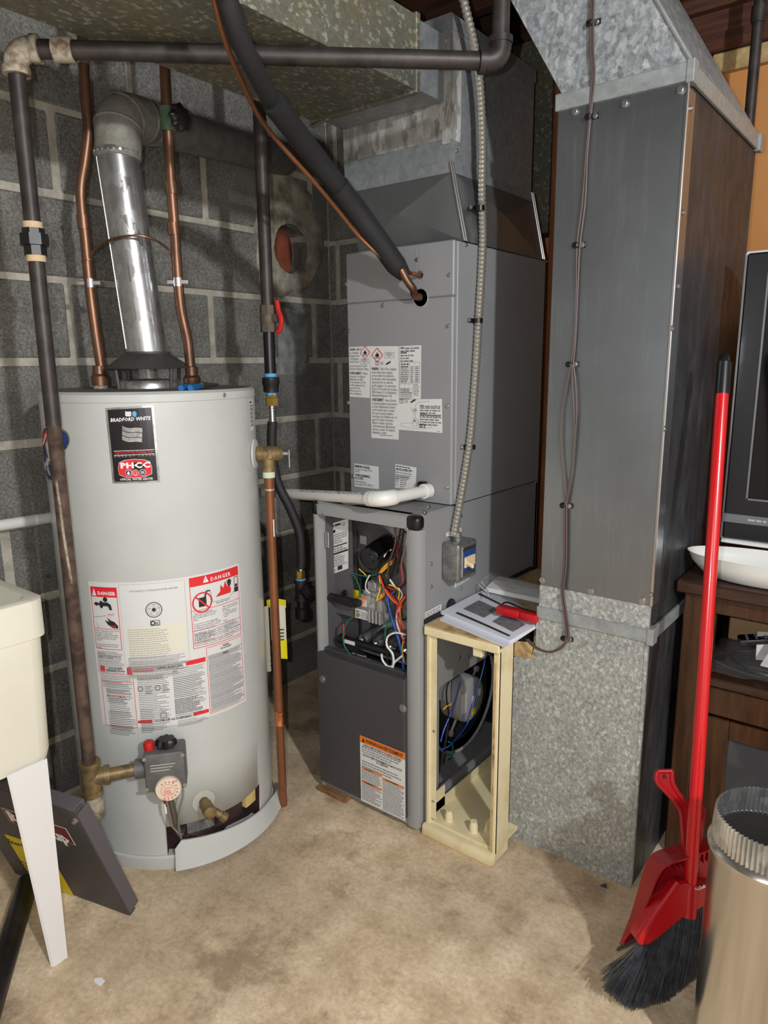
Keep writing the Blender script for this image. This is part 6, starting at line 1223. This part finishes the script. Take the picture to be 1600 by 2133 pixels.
# clear bag: wrinkled sheets over and under the booklet
R = random.Random(11)
def bagsheet(cs, hs, amp, n=14):
    A, B_, C_, D_ = [zq(x, y, z) for (x, y), z in zip(cs, hs)]; rows_ = []
    for j in range(n+1):
        rows_.append([(A*(1-i/n)*(1-j/n)+B_*(i/n)*(1-j/n)+C_*(i/n)*(j/n)+D_*(1-i/n)*(j/n))+UP*(amp*(.6+.5*math.sin(i*1.7+j*.9)*math.cos(j*1.3-i*.4))*math.sin(math.pi*min(1, max(0, i/n)))**.3*math.sin(math.pi*(.06+.9*j/n))+R.uniform(0, amp*.22)) for i in range(n+1)])
    return [[V((min(max(p.x, -.962), -.714), p.y, p.z)) for p in r] for r in rows_]
q = MB(); q.sheet(bagsheet([(985, 1222), (1150, 1282), (1190, 1236), (1004, 1186)], [kz+.03, kz+.03, kz+.034, kz+.05], .014)); bag = q.build('plastic_bag', 'clear_plastic', None, loc=zq(1060, 1230, kz+.03), ang=25, recalc=False); tag(bag, 'crumpled clear plastic bag over the papers beside the furnace', 'bag')
q = MB()
for pts in ([(976, 1214), (990, 1208), (1003, 1213), (1014, 1226), (1018, 1240)], [(1004, 1212), (1000, 1200), (1004, 1192), (1012, 1192)], [(992, 1208), (1000, 1220), (1018, 1236)]): q.tube(spline([zq(x, y, kz+.034+.004*math.sin(i*2)) for i, (x, y) in enumerate(pts)], 5), .0014, 6)
q.build('bag_fold', glassy('bag_edge', (.95, .97, 1), .75, .1), bag)
tl0, tl1 = zq(1037, 1271, kz+.03), zq(1117, 1290, kz+.03); td = (tl1-tl0); tl_len = td.length; td.normalize(); tn = V((-td.y, td.x, 0))
kn = thing('utility_tool', tl0, 'red plastic folding tool resting on the white papers', 'tool')
q = MB(); o = tl0-UP*.008-tn*.012; q.frame(o, td*tl_len*.62, tn*.026, UP*.022, .005, 2); q.frame(o+td*tl_len*.63+tn*.001, td*tl_len*.42, tn*.024, UP*.021, .004, 2); q.build('grip', 'red_plastic', kn)
q = MB(); q.tube(spline([o+td*.004+tn*.02+UP*.02, o+td*.02+tn*.022+UP*.03, o+td*.06+tn*.022+UP*.024, o+td*tl_len*.9+tn*.022+UP*.022], 5), .0022, 7); q.frame(o+tn*.0262+td*.01+UP*.012, td*tl_len*.5, tn*.0015, UP*.008); q.build('spring_clip', 'black_plastic', kn)
# ================================================================== RIGHT SIDE: TABLE, TELEVISION, DISH
AX0, AY0 = -.435, 1.655
tz = gy(1400, 1205, AY0).z
AX0 = max(gy(1400, 1208, AY0).x, -.446)
tb = thing('wooden_table', (AX0+.5, AY0+.28, 0), 'dark stained wooden cabinet table holding the television', 'table')
q = MB(); q.box((AX0, AY0, tz-.03), (AX0+1.1, AY0+.56, tz), .004); q.build('table_top', 'table_top_wood', tb)
lx0 = gy(1421, 1300, AY0+.02).x
for x, y, w_ in ((lx0, AY0+.02, .045), (lx0, AY0+.5, .045), (AX0+1.02, AY0+.02, .045), (AX0+1.02, AY0+.5, .045)):
    q = MB(); q.box((x, y, 0), (x+w_, y+.045, tz-.03), .003); q.build('leg', 'table_wood', tb)
ix = lx0+.045
q = MB(); q.box((ix, AY0+.03, 0), (ix+.022, AY0+.055, tz-.03), .002); q.build('stile', 'table_wood', tb)
q = MB(); q.box((ix+.02, AY0+.03, tz-.075), (AX0+1.02, AY0+.05, tz-.03), .002); q.build('apron', 'table_wood', tb)
shz = gy(1490, 1405, AY0+.05).z
q = MB(); q.box((lx0+.02, AY0+.026, shz-.022), (AX0+1.04, AY0+.54, shz), .003); q.build('shelf', 'table_top_wood', tb)
q = MB(); q.box((ix+.02, AY0+.025, shz-.09), (AX0+1.02, AY0+.045, shz-.024), .003); q.build('drawer_rail', 'table_wood', tb)
dz1 = shz-.1
dx0 = ix+.024
def door_frame(x0, x1):
    q = MB()
    q.box((x0, AY0+.03, .03), (x0+.05, AY0+.05, dz1), .003); q.box((x1-.05, AY0+.03, .03), (x1, AY0+.05, dz1), .003); q.box((x0+.05, AY0+.031, dz1-.045), (x1-.05, AY0+.049, dz1), .002); q.box((x0+.05, AY0+.031, .03), (x1-.05, AY0+.049, .08), .002); d = q.build('cabinet_door', 'table_wood', tb)
    q = MB(); q.box((x0+.05, AY0+.04, .08), (x1-.05, AY0+.043, dz1-.045)); q.build('glass_pane', glassy('smoked_glass', (.1, .1, .11), .45, .05), d)
door_frame(dx0, dx0+.3); door_frame(dx0+.305, dx0+.6)
q = MB(); q.box((dx0, AY0+.06, .24), (AX0+1.02, AY0+.5, .255)); q.build('inner_shelf', 'table_wood', tb)
q = MB(); q.box((lx0+.03, AY0+.5, .02), (AX0+1.02, AY0+.51, tz-.03)); q.build('back_board', 'table_wood', tb)
q = MB(); q.box((lx0+.005, AY0+.05, .02), (lx0+.015, AY0+.5, tz-.03)); q.build('side_panel', 'table_wood', tb)
# television
TVY = AY0+.16
p0, p1 = gy(1553, 524, TVY), gy(1497, 1128, TVY); tx0, tz1, tz0 = p0.x, p0.z, p1.z
tv = thing('television', (tx0+.4, TVY+.05, tz0), 'black flat television with a thin white edge standing on the wooden table', 'television')
W = .95
q = MB(); q.box((tx0, TVY, tz0+.006), (tx0+W, TVY+.06, tz1), .004); q.build('shell', 'tv_white', tv)
q = MB(); q.box((tx0+.006, TVY-.008, tz0+.012), (tx0+W-.006, TVY+.01, tz1-.005), .004); q.build('bezel', 'tv_black', tv)
sx0, sz1, sz0 = gy(1592, 570, TVY-.009).x+.012, tz1-.05, gy(1600, 1040, TVY).z
q = MB(); q.box((sx0, TVY-.01, sz0), (tx0+W-.06, TVY-.007, sz1), .001); q.build('screen', 'tv_screen', tv)
q = MB(); q.box((sx0-.004, TVY-.0105, sz0-.005), (tx0+W-.056, TVY-.0075, sz0-.001)); q.box((sx0-.005, TVY-.0105, sz0-.005), (sx0-.001, TVY-.0075, sz1)); q.build('screen_trim', 'tv_silver', tv)
sa, sb_ = gy(1540, 1072, TVY-.012).z, gy(1540, 1090, TVY-.012).z
q = MB(); q.box((tx0+.004, TVY-.013, sb_), (tx0+W-.004, TVY-.004, sa), .001); stp = q.build('silver_strip', 'tv_silver', tv)
L = Label(plane_map((gy(1558, 1080, TVY-.014).x, TVY-.0132, sb_+.007), (1, 0, 0), UP)); L.lines(0, .006, .12, 1, .01, .0045, 'ink_faint', 1, seed=210); L.build('lettering', stp)
q = MB(); q.box((tx0+.3, TVY, tz), (tx0+.65, TVY+.2, tz+.012), .004); q.box((tx0+.4, TVY+.03, tz+.01), (tx0+.55, TVY+.07, tz0+.02), .004); q.build('stand', 'tv_black', tv)
q = MB(); q.box((tx0+.003, TVY-.004, tz0), (tx0+W-.003, TVY+.05, tz0+.007), .002); q.build('bottom_trim', 'tv_white', tv)
# dish
dcx, dcy = gz(1570, 1190, tz+.02).x, AY0+.1
dish = MB(); rows_ = []
px_l = gz(1450, 1160, tz+.055); dl = V((px_l.x+.135, AY0+.085, tz))
for r, z, t in ((.0, .003, 0), (.075, .003, 0), (.1, .012, 0), (.125, .04, 0), (.134, .056, 0), (.137, .057, 1), (.134, .053, 1), (.128, .036, 1), (.104, .006, 1), (.08, 0, 1), (0, 0, 1)):
    rows_.append([dl+V((math.cos(2*math.pi*i/48)*r*1.25, math.sin(2*math.pi*i/48)*r*.58, z)) for i in range(49)])
dish.sheet(rows_); tag(dish.build('oval_dish', 'dish_white', None, loc=dl, ang=50), 'shallow white oval dish on the table below the television', 'dish')
q = MB(); q.box((dl.x-.03, AY0+.19, tz), (tx0+.29, AY0+.25, tz+.05), .01, 2)
tag(q.build('remote_case', 'black_rubber', None, loc=(dl.x, AY0+.2, tz)), 'dark flat box behind the white dish', 'box')
# shelf contents
q = MB(); bxa = gy(1500, 1300, AY0+.3)
cbx = thing('cardboard_box', (ix+.3, AY0+.4, shz), 'brown cardboard box at the back of the table shelf', 'box')
q = MB(); q.box((ix+.0, AY0+.3, shz+.001), (ix+.5, AY0+.48, gy(1520, 1285, AY0+.3).z), .003); q.build('carton', 'cardboard', cbx)
L = Label(plane_map((ix+.1, AY0+.2995, gy(1540, 1318, AY0+.3).z), (1, 0, 0), UP)); L.text('VINTA', 0, 0, .035, 'ink', 1, w=.12, bold=.01); L.build('lettering', cbx)
R = random.Random(8)
rem = thing('remote_control', (ix+.11, AY0+.16, shz), 'black remote control in the bag on the table shelf', 'remote control')
ro = V((ix+.06, AY0+.14, shz+.045)); ru = V((.9, .3, .18)).normalized(); rv_ = UP.cross(ru).normalized(); rw = ru.cross(rv_)
q = MB(); q.frame(ro, ru*.14, rv_*.045, rw*.018, .006, 2); q.build('case', 'black_plastic', rem)
for i in range(5):
    for j in range(3):
        q = MB(); p = ro+ru*(.02+.02*i)+rv_*(.009+.0135*j)+rw*.018; q.lathe([(.0035, 0), (.003, .0016), (0, .002)], p, rw, n=8); q.build('button', 'w_grey' if (i, j) != (4, 1) else 'w_red', rem)
q = MB(); pz_ = shz+.004
cable = []
for k in range(60): a = k*.55; cable.append(V((ix+.12+.06*math.cos(a)*(1+.3*math.sin(k*.37)), AY0+.12+.05*math.sin(a), shz+.012+.02*abs(math.sin(k*.21)))))
q.tube(spline(cable, 3), .0035, 7); q.tube(spline([V((ix+.0, AY0+.07, shz+.03)), V((ix+.1, AY0+.06, shz+.015)), V((ix+.2, AY0+.055, shz+.03)), V((ix+.3, AY0+.06, shz+.02))], 6), .0035, 7)
tag(q.build('cable_coil', 'w_black', None, loc=(ix+.12, AY0+.12, shz)), 'coiled black cables in the bag on the table shelf', 'cable')
for k, (x, y, a) in enumerate(((.1, .12, .2), (.12, .06, -.3))):
    q = MB(); u = V((math.cos(a), math.sin(a), .1)); v_ = V((-math.sin(a), math.cos(a), .7)); q.frame(V((ix+x, AY0+y, shz+.03+.012*k)), u*.13, v_*.065, UP*.004, .001)
    tag(q.build('info_card', 'paper', None, loc=(ix+x, AY0+y, shz)), ['white card at the back of the bag of cables', 'white card at the front of the bag of cables'][k], 'card', 'cards in the bag of cables')
rows_ = []
for j in range(13):
    rows_.append([V((ix-.0+.38*i/20, AY0+.035+.22*j/12, shz+.004+(.075+.018*math.sin(i*1.1+j)+R.uniform(-.006, .006))*math.sin(math.pi*min(1, (j+.2)/12.4))**.6*math.sin(math.pi*min(1, (i+1)/22))**.5)) for i in range(21)])
q = MB(); q.sheet(rows_); tag(q.build('plastic_bag', 'clear_bag', None, loc=(ix+.15, AY0+.12, shz), ang=20, recalc=False), 'clear plastic bag of remotes and cables on the table shelf', 'bag')
# dark pipe at the top right
pa = gy(1562, 240, 2.2); q = MB(); q.tube([pa-UP*.4, V((pa.x, pa.y, 2.33))], .0135, 16); q.tube([V((pa.x, pa.y, 2.06)), V((pa.x, pa.y, 2.1))], .018, 16); tag(q.build('iron_pipe', 'iron_pipe', None, loc=pa-UP*.4), 'dark iron pipe rising against the orange wall at the top right', 'pipe')
# ================================================================== BROOM and DUSTPAN
hb0 = gy(1437, 1852, 1.30); ht0 = gy(1510, 735, 1.585)
hdv = (ht0-hb0).normalized()
br = thing('broom', gz(1370, 2080, 0), 'red angled broom with dark bristles leaning on the table', 'broom')
q = MB(); q.tube([hb0-hdv*.03, ht0-hdv*.075], .0125, 20); q.build('handle', 'red_handle', br)
q = MB(); q.tube([ht0-hdv*.085, ht0-hdv*.02, ht0-hdv*.018, ht0-hdv*.004, ht0], [.0135, .0135, .0105, .0085, .005], 20); q.build('handle_cap', 'black_plastic', br)
bhz = V((.7, .714, 0)).normalized(); bn = bhz.cross(hdv).normalized(); bn = bn if bn.dot(CAMPOS-hb0) > 0 else -bn
BY = 1.345
def bq(x, y, o=0.): 
    nrm_ = bn; d = ray(x, y); t = (hb0+bn*o-CAMPOS).dot(nrm_)/d.dot(nrm_); return CAMPOS+d*t
head = [(1432, 1836), (1446, 1852), (1500, 1838), (1512, 1862), (1488, 1880), (1420, 1912), (1372, 1946), (1352, 1972), (1330, 1966), (1328, 1950), (1352, 1905), (1385, 1868), (1408, 1840)]
q = MB(); hp_ = [bq(x, y, .012) for x, y in head]; q.prism(hp_, -bn*.032, .004); bh = q.build('head', 'red_plastic', br)
q = MB(); rim = [(1412, 1838), (1388, 1872), (1362, 1908), (1338, 1950), (1334, 1964)]; q.tube(spline([bq(x, y, .015) for x, y in rim], 5), .0065, 8); q.build('head_rim', 'red_plastic', bh)
q = MB(); q.tube([hb0-hdv*.05, hb0+hdv*.0, hb0+hdv*.012], [.016, .0165, .014], 18); q.build('socket', 'red_plastic', bh)
L = Label(lambda u, v, h: bq(1446, 1858, .013)+(bq(1472, 1847, .013)-bq(1446, 1858, .013))*(u/.05)+UP*v+bn*h); L.text('O-Cedar', -.002, .0, .013, 'ink_white', 1, w=.05, bold=.03, italic=.1); L.build('lettering', bh)
R = random.Random(21); q = MB()
b_top = [(1338, 1962), (1372, 1944), (1420, 1912), (1488, 1880), (1510, 1868)]; b_bot = [(1262, 2066), (1316, 2108), (1390, 2088), (1470, 2020), (1530, 1985)]
def lerp_path(P, t):
    s = t*(len(P)-1); i = min(int(s), len(P)-2); f = s-i; return (P[i][0]*(1-f)+P[i+1][0]*f, P[i][1]*(1-f)+P[i+1][1]*f)
for k in range(1500):
    t = R.random(); a = lerp_path(b_top, t); e = lerp_path(b_bot, min(1, max(0, t+R.gauss(0, .02)))); o_ = R.uniform(-.017, .006)
    if t < .12 and R.random() < .35: e = (e[0]-R.uniform(0, 18), e[1]-R.uniform(0, 35))
    A = bq(a[0], a[1]-6, o_); E = bq(e[0]+R.uniform(-4, 4), e[1]-R.uniform(0, 14), o_*1.8+R.uniform(-.006, .006)); E.z = max(E.z, .002)
    mid = (A+E)/2+CR*R.uniform(-.003, .003)+bn*.003
    q.tube([A, mid, E], [.0011, .001, .0006], 3, cap=False)
bo = q.build('bristles', 'bristle', br, smooth=False, recalc=False); bo['kind'] = 'stuff'
# dustpan clipped behind the broom handle
dpn = thing('dustpan', bq(1300, 1990, -.03), 'red plastic dustpan clipped upright to the broom handle', 'dustpan')
DO = -.045
def pq(x, y, o=0.): return bq(x, y, DO+o)
back = [(1390, 1768), (1482, 1746), (1492, 1760), (1480, 1850), (1440, 1880), (1300, 1968), (1312, 1930), (1350, 1800), (1365, 1778)]
q = MB(); q.prism([pq(x, y) for x, y in back], -bn*.004); q.build('tray', 'dustpan_red', dpn)
wl = [(1484, 1745), (1440, 1752), (1395, 1764), (1362, 1776), (1345, 1800), (1330, 1850), (1312, 1910), (1290, 1966)]; dep = [.03, .05, .055, .055, .05, .042, .03, .006]
P = spline([pq(x, y) for x, y in wl], 5); D = [dep[min(int(i/5), 7)]*(1-(i % 5)/5)+dep[min(int(i/5)+1, 7)]*((i % 5)/5) for i in range(len(P))]
q = MB(); q.sheet([P, [p+bn*d for p, d in zip(P, D)], [p+bn*d+(pq(1420, 1880)-p).normalized()*.003 for p, d in zip(P, D)], [p+(pq(1420, 1880)-p).normalized()*.003 for p in P]]); q.build('side_wall', 'dustpan_red', dpn, ang=50)
for k in range(11):
    x = 1382+k*10; q = MB(); y = 1763-(x-1395)*.21; q.prism([pq(x, y+3, .004), pq(x+7, y+2, .004), pq(x+1.5, y+38, .004)], bn*.022); q.build('comb_tooth', 'dustpan_red', dpn)
q = MB(); hpt = [(1440, 1780), (1438, 1720), (1432, 1690), (1415, 1668), (1396, 1645), (1384, 1626), (1385, 1606)]
Pc = spline([pq(x, y, .02) for x, y in hpt], 5); wv = [.012]*len(Pc); rowsA = []
for s in (-1, 1): rowsA.append([p+CR*(.013*s*(1+.2*math.sin(i*.3))) for i, p in enumerate(Pc)])
q.sheet(rowsA); 
for r_ in rowsA: q.tube(r_, .0045, 8)
q.tube([rowsA[0][-1], rowsA[1][-1]], .0045, 8); dh = q.build('handle', 'dustpan_red', dpn, ang=60)
q = MB(); p = Pc[-4]+bn*.0015; q.poly([p+CR*-.004-UP*.003+bn*.001, p+CR*.005-UP*.003+bn*.001, p+UP*.008+bn*.001]); q.build('hanging_hole', 'ink', dh, smooth=False)
q = MB(); q.tube(spline([pq(1452, 1780, .02), pq(1458, 1720, .03), pq(1462, 1700, .02), pq(1461, 1685, .01), pq(1455, 1682, .0)], 4), .007, 8); q.build('handle_clip', 'dustpan_red', dpn)
q = MB(); e0, e1_ = pq(1288, 1974), pq(1345, 1944); q.prism([e0, e1_, pq(1342, 1956), pq(1284, 1981)], -bn*.003); q.build('rubber_lip', M('lip_grey', s2l(84, 82, 80), .7), dpn)
# ================================================================== FOREGROUND STOVE PIPE
fc = CAMPOS+ray(1613, 1703)*1.36; fh = fc.z
fp0 = V((fc.x, fc.y, 0)); fr = .0868
sp = thing('stove_pipe', fp0, 'short shiny galvanized stove pipe standing upright on the floor in front', 'pipe')
q = MB(); q.lathe([(fr, .0005), (fr, fh-.07), (fr+.005, fh-.061), (fr+.005, fh-.055), (fr-.001, fh-.047), (fr-.003, fh-.046), (fr-.003, fh-.07), (fr-.002, .0005)], fp0, n=96); q.build('barrel', 'stove_pipe', sp)
n = 288; rows_ = []
for z, inn in ((fh-.047, 0), (fh-.025, .3), (fh-.008, .8), (fh, 1.), (fh, 1.), (fh-.025, .4), (fh-.049, 0)):
    k = len(rows_); off = -.0012 if k >= 4 else 0
    rows_.append([fp0+V((math.cos(2*math.pi*i/n), math.sin(2*math.pi*i/n), 0))*(fr-.0015-.0035*inn+off+.0022*math.sin(2*math.pi*i/n*72)*min(1, .5+inn))+UP*z for i in range(n+1)])
q = MB(); q.sheet(rows_); q.build('crimped_end', 'galv_pipe', sp, ang=70)
q = MB(); sdir = (CAMPOS-fp0); sdir.z = 0; sdir.normalize(); sdl = (-CR*.85+sdir*.5).normalized(); 
q.tube([fp0+CR*.034+sdir*.08+UP*.002, fp0+CR*.034+sdir*.08+UP*(fh-.07)], .0022, 6); q.build('lock_seam', 'stove_pipe', sp)
# ================================================================== UTILITY SINK, LEFT
s0 = gz(112, 2021); s1 = gz(141, 1994)
SX1 = -1.305; SYE = .56
sk = thing('laundry_sink', (-1.6, .3, 0), 'off-white plastic laundry sink on white tapered legs', 'sink')
cn_ = gx(97, 1243, SX1); ct = cn_.z; cbz = gx(100, 1590, SX1).z
cy = cn_.y
x0_, x1_, y1_, y0_ = SX1-.5, SX1, cy, cy-.56
def rr_loop(x0, x1, y0, y1, z, r=.03, n=6):
    out = []
    for cx_, cy_, a in ((x1-r, y1-r, 0), (x0+r, y1-r, .5), (x0+r, y0+r, 1.), (x1-r, y0+r, 1.5)):
        out += [V((cx_+r*math.cos(math.pi*(a+.5*i/n)), cy_+r*math.sin(math.pi*(a+.5*i/n)), z)) for i in range(n+1)]
    return out+[out[0]]
rows_ = []
for ins, z in ((0, ct-.075), (.0, ct-.002), (.004, ct), (.022, ct), (.026, ct-.006), (.05, ct-.3), (.09, ct-.315), (.2, ct-.32)): rows_.append(rr_loop(x0_+ins, x1_-ins, y0_+ins, y1_-ins, z))
q = MB(); q.sheet(rows_); last = rows_[-1][:-1]; q.poly(last[::-1])
rows2 = []
for ins, z in ((.0, ct-.075), (.006, ct-.078), (.012, cbz+.02), (.016, cbz)): rows2.append(rr_loop(x0_+ins, x1_-ins, y0_+ins, y1_-ins, z))
q.sheet(rows2); q.poly(rows2[-1][:-1]); q.build('basin', 'sink_plastic', sk, ang=40, recalc=False)
def sink_leg(tx, ty, fx, fy):
    top_, bot_ = [], []
    w0, w1 = .072, .03
    q = MB(); dx = 1 if tx > -1.5 else -1; dy = 1 if ty > y0_+.2 else -1
    T = V((tx, ty, cbz+.02))
    if dx > 0 and dy > 0: T = gx(98, 1580, SX1-.006)
    Bm = V((fx, fy, 0)); A = [T, T+V((0, -dy*w0, 0)), T+V((-dx*w0*.6, 0, 0))]; E = [Bm, Bm+V((0, -dy*w1, 0)), Bm+V((-dx*w1, 0, 0))]
    q.add([A[1], A[0], E[0], E[1]], [(0, 1, 2, 3)]); q.add([A[0], A[2], E[2], E[0]], [(0, 1, 2, 3)]); th = V((-dx*.004, -dy*.004, 0))
    q.add([A[1]+th, A[0]+th, E[0]+th, E[1]+th], [(3, 2, 1, 0)]); q.add([A[0]+th, A[2]+th, E[2]+th, E[0]+th], [(3, 2, 1, 0)]); q.add([A[1], A[1]+th, E[1]+th, E[1]], [(0, 1, 2, 3)]); q.add([E[0], E[1], E[1]+th, E[0]+th], [(0, 1, 2, 3)])
    q.build('leg', 'white_leg', sk, smooth=False)
sink_leg(x1_-.006, y1_-.006, s1.x, s1.y); sink_leg(x1_-.006, y0_+.006, s1.x, y0_+.03); sink_leg(x0_+.006, y1_-.006, x0_+.05, s1.y); sink_leg(x0_+.006, y0_+.006, x0_+.05, y0_+.03)
# ================================================================== LEANING FURNACE DOOR PANEL
pr = gz(272, 1912); pl_ = gz(129, 1859); bd_ = (pl_-pr).normalized(); PW = .36
tpc = px_on(150, 1673, HC+HN*.31-HTG*.05); 
d_c = ray(157, 1696); tpt = CAMPOS+d_c*((HC-CAMPOS).dot(HN)+.0)/d_c.dot(HN)
best = None
for k in range(200):
    t = 1.2+k*.005; p = CAMPOS+d_c*t
    if p.z < .05: continue
    e = p-pr; l = abs(e.dot(bd_)); 
    if best is None or l < best[0]: best = (l, p)
tpt = best[1]; vd = (tpt-pr); vd -= bd_*vd.dot(bd_); PH = vd.length; vd.normalize(); pn = bd_.cross(vd).normalized()
if pn.dot(CAMPOS-pr) < 0: pn = -pn
fd = thing('furnace_door', pr, 'dark grey furnace door panel with a red badge leaning behind the sink leg', 'door panel')
o = pr-pn*.02+UP*.004
q = MB(); q.frame(o, bd_*PW, vd*PH, pn*.02, .002); q.build('panel', 'charcoal_paint', fd)
q = MB(); q.frame(o-pn*.012+vd*.01-bd_*.002, bd_*.014, vd*(PH-.02), pn*.03, .001); q.build('edge_flange', M('flange_grey', s2l(90, 86, 90), .5), fd)
q = MB(); q.frame(o+vd*(PH-.012)+bd_*.006-pn*.012, bd_*(PW-.012), vd*.013, pn*.03, .001); q.build('top_flange', 'flange_grey', fd)
fm = lambda u, v, h: pr+UP*.004+bd_*(PW-u)+vd*v+pn*h
L = Label(fm, lift=.0006); ub, vb_ = PW-.235, PH*.60
bpts = [(ub-.05, vb_+.075), (ub+.17, vb_+.075), (ub+.19, vb_), (ub-.03, vb_)]
def invf(px, py):
    d = ray(px, py); t = (pr+UP*.004-CAMPOS).dot(pn)/d.dot(pn); p = CAMPOS+d*t-(pr+UP*.004); return (PW-p.dot(bd_), p.dot(vd))
c1, c2, c3, c4_ = invf(138, 1725), invf(159, 1761), invf(2, 1681), invf(22, 1712)
L.poly([c3, c1, c2, c4_], 'ink_white', 1)
mid = tuple(sum(c[i] for c in (c1, c2, c3, c4_))/4 for i in (0, 1)); shr = lambda c: (mid[0]+(c[0]-mid[0])*.975, mid[1]+(c[1]-mid[1])*.92)
L.poly([shr(c) for c in (c3, c1, c2, c4_)], 'ink_darkred', 2)
hgt_ = abs(c1[1]-c2[1]); rot_ = math.atan2(c1[1]-c3[1], c1[0]-c3[0])
e_ = invf(117, 1745); L.text('up', e_[0]-.004, e_[1]-.002, hgt_*.85, 'ink_white', 3, bold=.04, italic=-.1, rot=rot_, w=None); e_ = invf(23, 1707); L.text('R', e_[0], e_[1], hgt_*.85, 'ink_white', 3, bold=.04, rot=rot_)
L.build('badge', fd, 'ink_white', 'dark red badge with white letters', {'ink_white': 'lettering', 'ink_darkred': 'red_field'}) if False else None
for m, bb in L.ink.items(): pass
wb = L.ink.pop('ink_white'); rb = L.ink.pop('ink_darkred')
n_quad = 4; badge = MB(); badge.v = wb.v[:4]; badge.f = wb.f[:1]; badge.m = [0]; bo_ = badge.build('badge', 'ink_white', fd, smooth=False, recalc=False); rb.build('red_field', 'ink_darkred', bo_, smooth=False, recalc=False)
let = MB(); let.v = wb.v; let.f = wb.f[1:]; let.m = [0]*len(let.f); let.build('lettering', 'ink_white', bo_, smooth=False, recalc=False)
y1c, y2c, y3c = invf(9, 1736), invf(124, 1812), invf(155, 1866)
L = Label(fm, lift=.0006); y4c = invf(62, 1840); L.poly([y1c, (y2c[0]-.0, y1c[1]+(y2c[0]-y1c[0])*math.tan(rot_)), y3c, (y3c[0]-(y2c[0]-y1c[0]), y3c[1]-(y2c[0]-y1c[0])*math.tan(rot_))], 'ink_yellow', 1)
e_ = invf(19, 1754); L.text('EnerGuide', e_[0], e_[1], .022, 'ink', 2, bold=.02, rot=rot_)
e_ = invf(36, 1790); L.lines(e_[0], e_[1], e_[0]+.1, 4, .012, .003, 'ink', 2, seed=201)
yo = L.ink.pop('ink_yellow').build('energy_label', 'ink_yellow', fd, smooth=False, recalc=False); L.ink['ink'].build('lettering', 'ink', yo, smooth=False, recalc=False)
screw(fd, fm(*invf(158, 1708), .0), pn, .005, .008)
# black drain hose on the floor under the sink
ha, hb_, = gz(58, 1838, .02), gz(0, 2030, .02); hdn = (hb_-ha).normalized()
q = MB(); q.tube([ha-hdn*.0, hb_+hdn*.5], .0235, 20); dh_ = tag(q.build('floor_pipe', 'iron_dark', None, loc=ha), 'black pipe lying on the floor under the sink', 'pipe'); 
# scraps on the floor
p = gz(1258, 1846); q = MB(); q.prism([p+V((-.008, -.006, 0)), p+V((.009, -.003, 0)), p+V((.001, .012, 0))], (0, 0, .002)); tag(q.build('metal_scrap', 'tool_steel', None, loc=p), 'tiny dark triangular scrap on the floor by the return duct', 'scrap')
p = gz(208, 2045); q = MB(); q.prism([p+V((math.cos(a)*.014*random.uniform(.6, 1.2), math.sin(a)*.01*random.uniform(.6, 1.2), 0)) for a in [k*.7 for k in range(9)]], (0, 0, .0015)); tag(q.build('plaster_crumb', 'paper', None, loc=p), 'small white fleck of plaster on the floor near the sink leg', 'scrap')
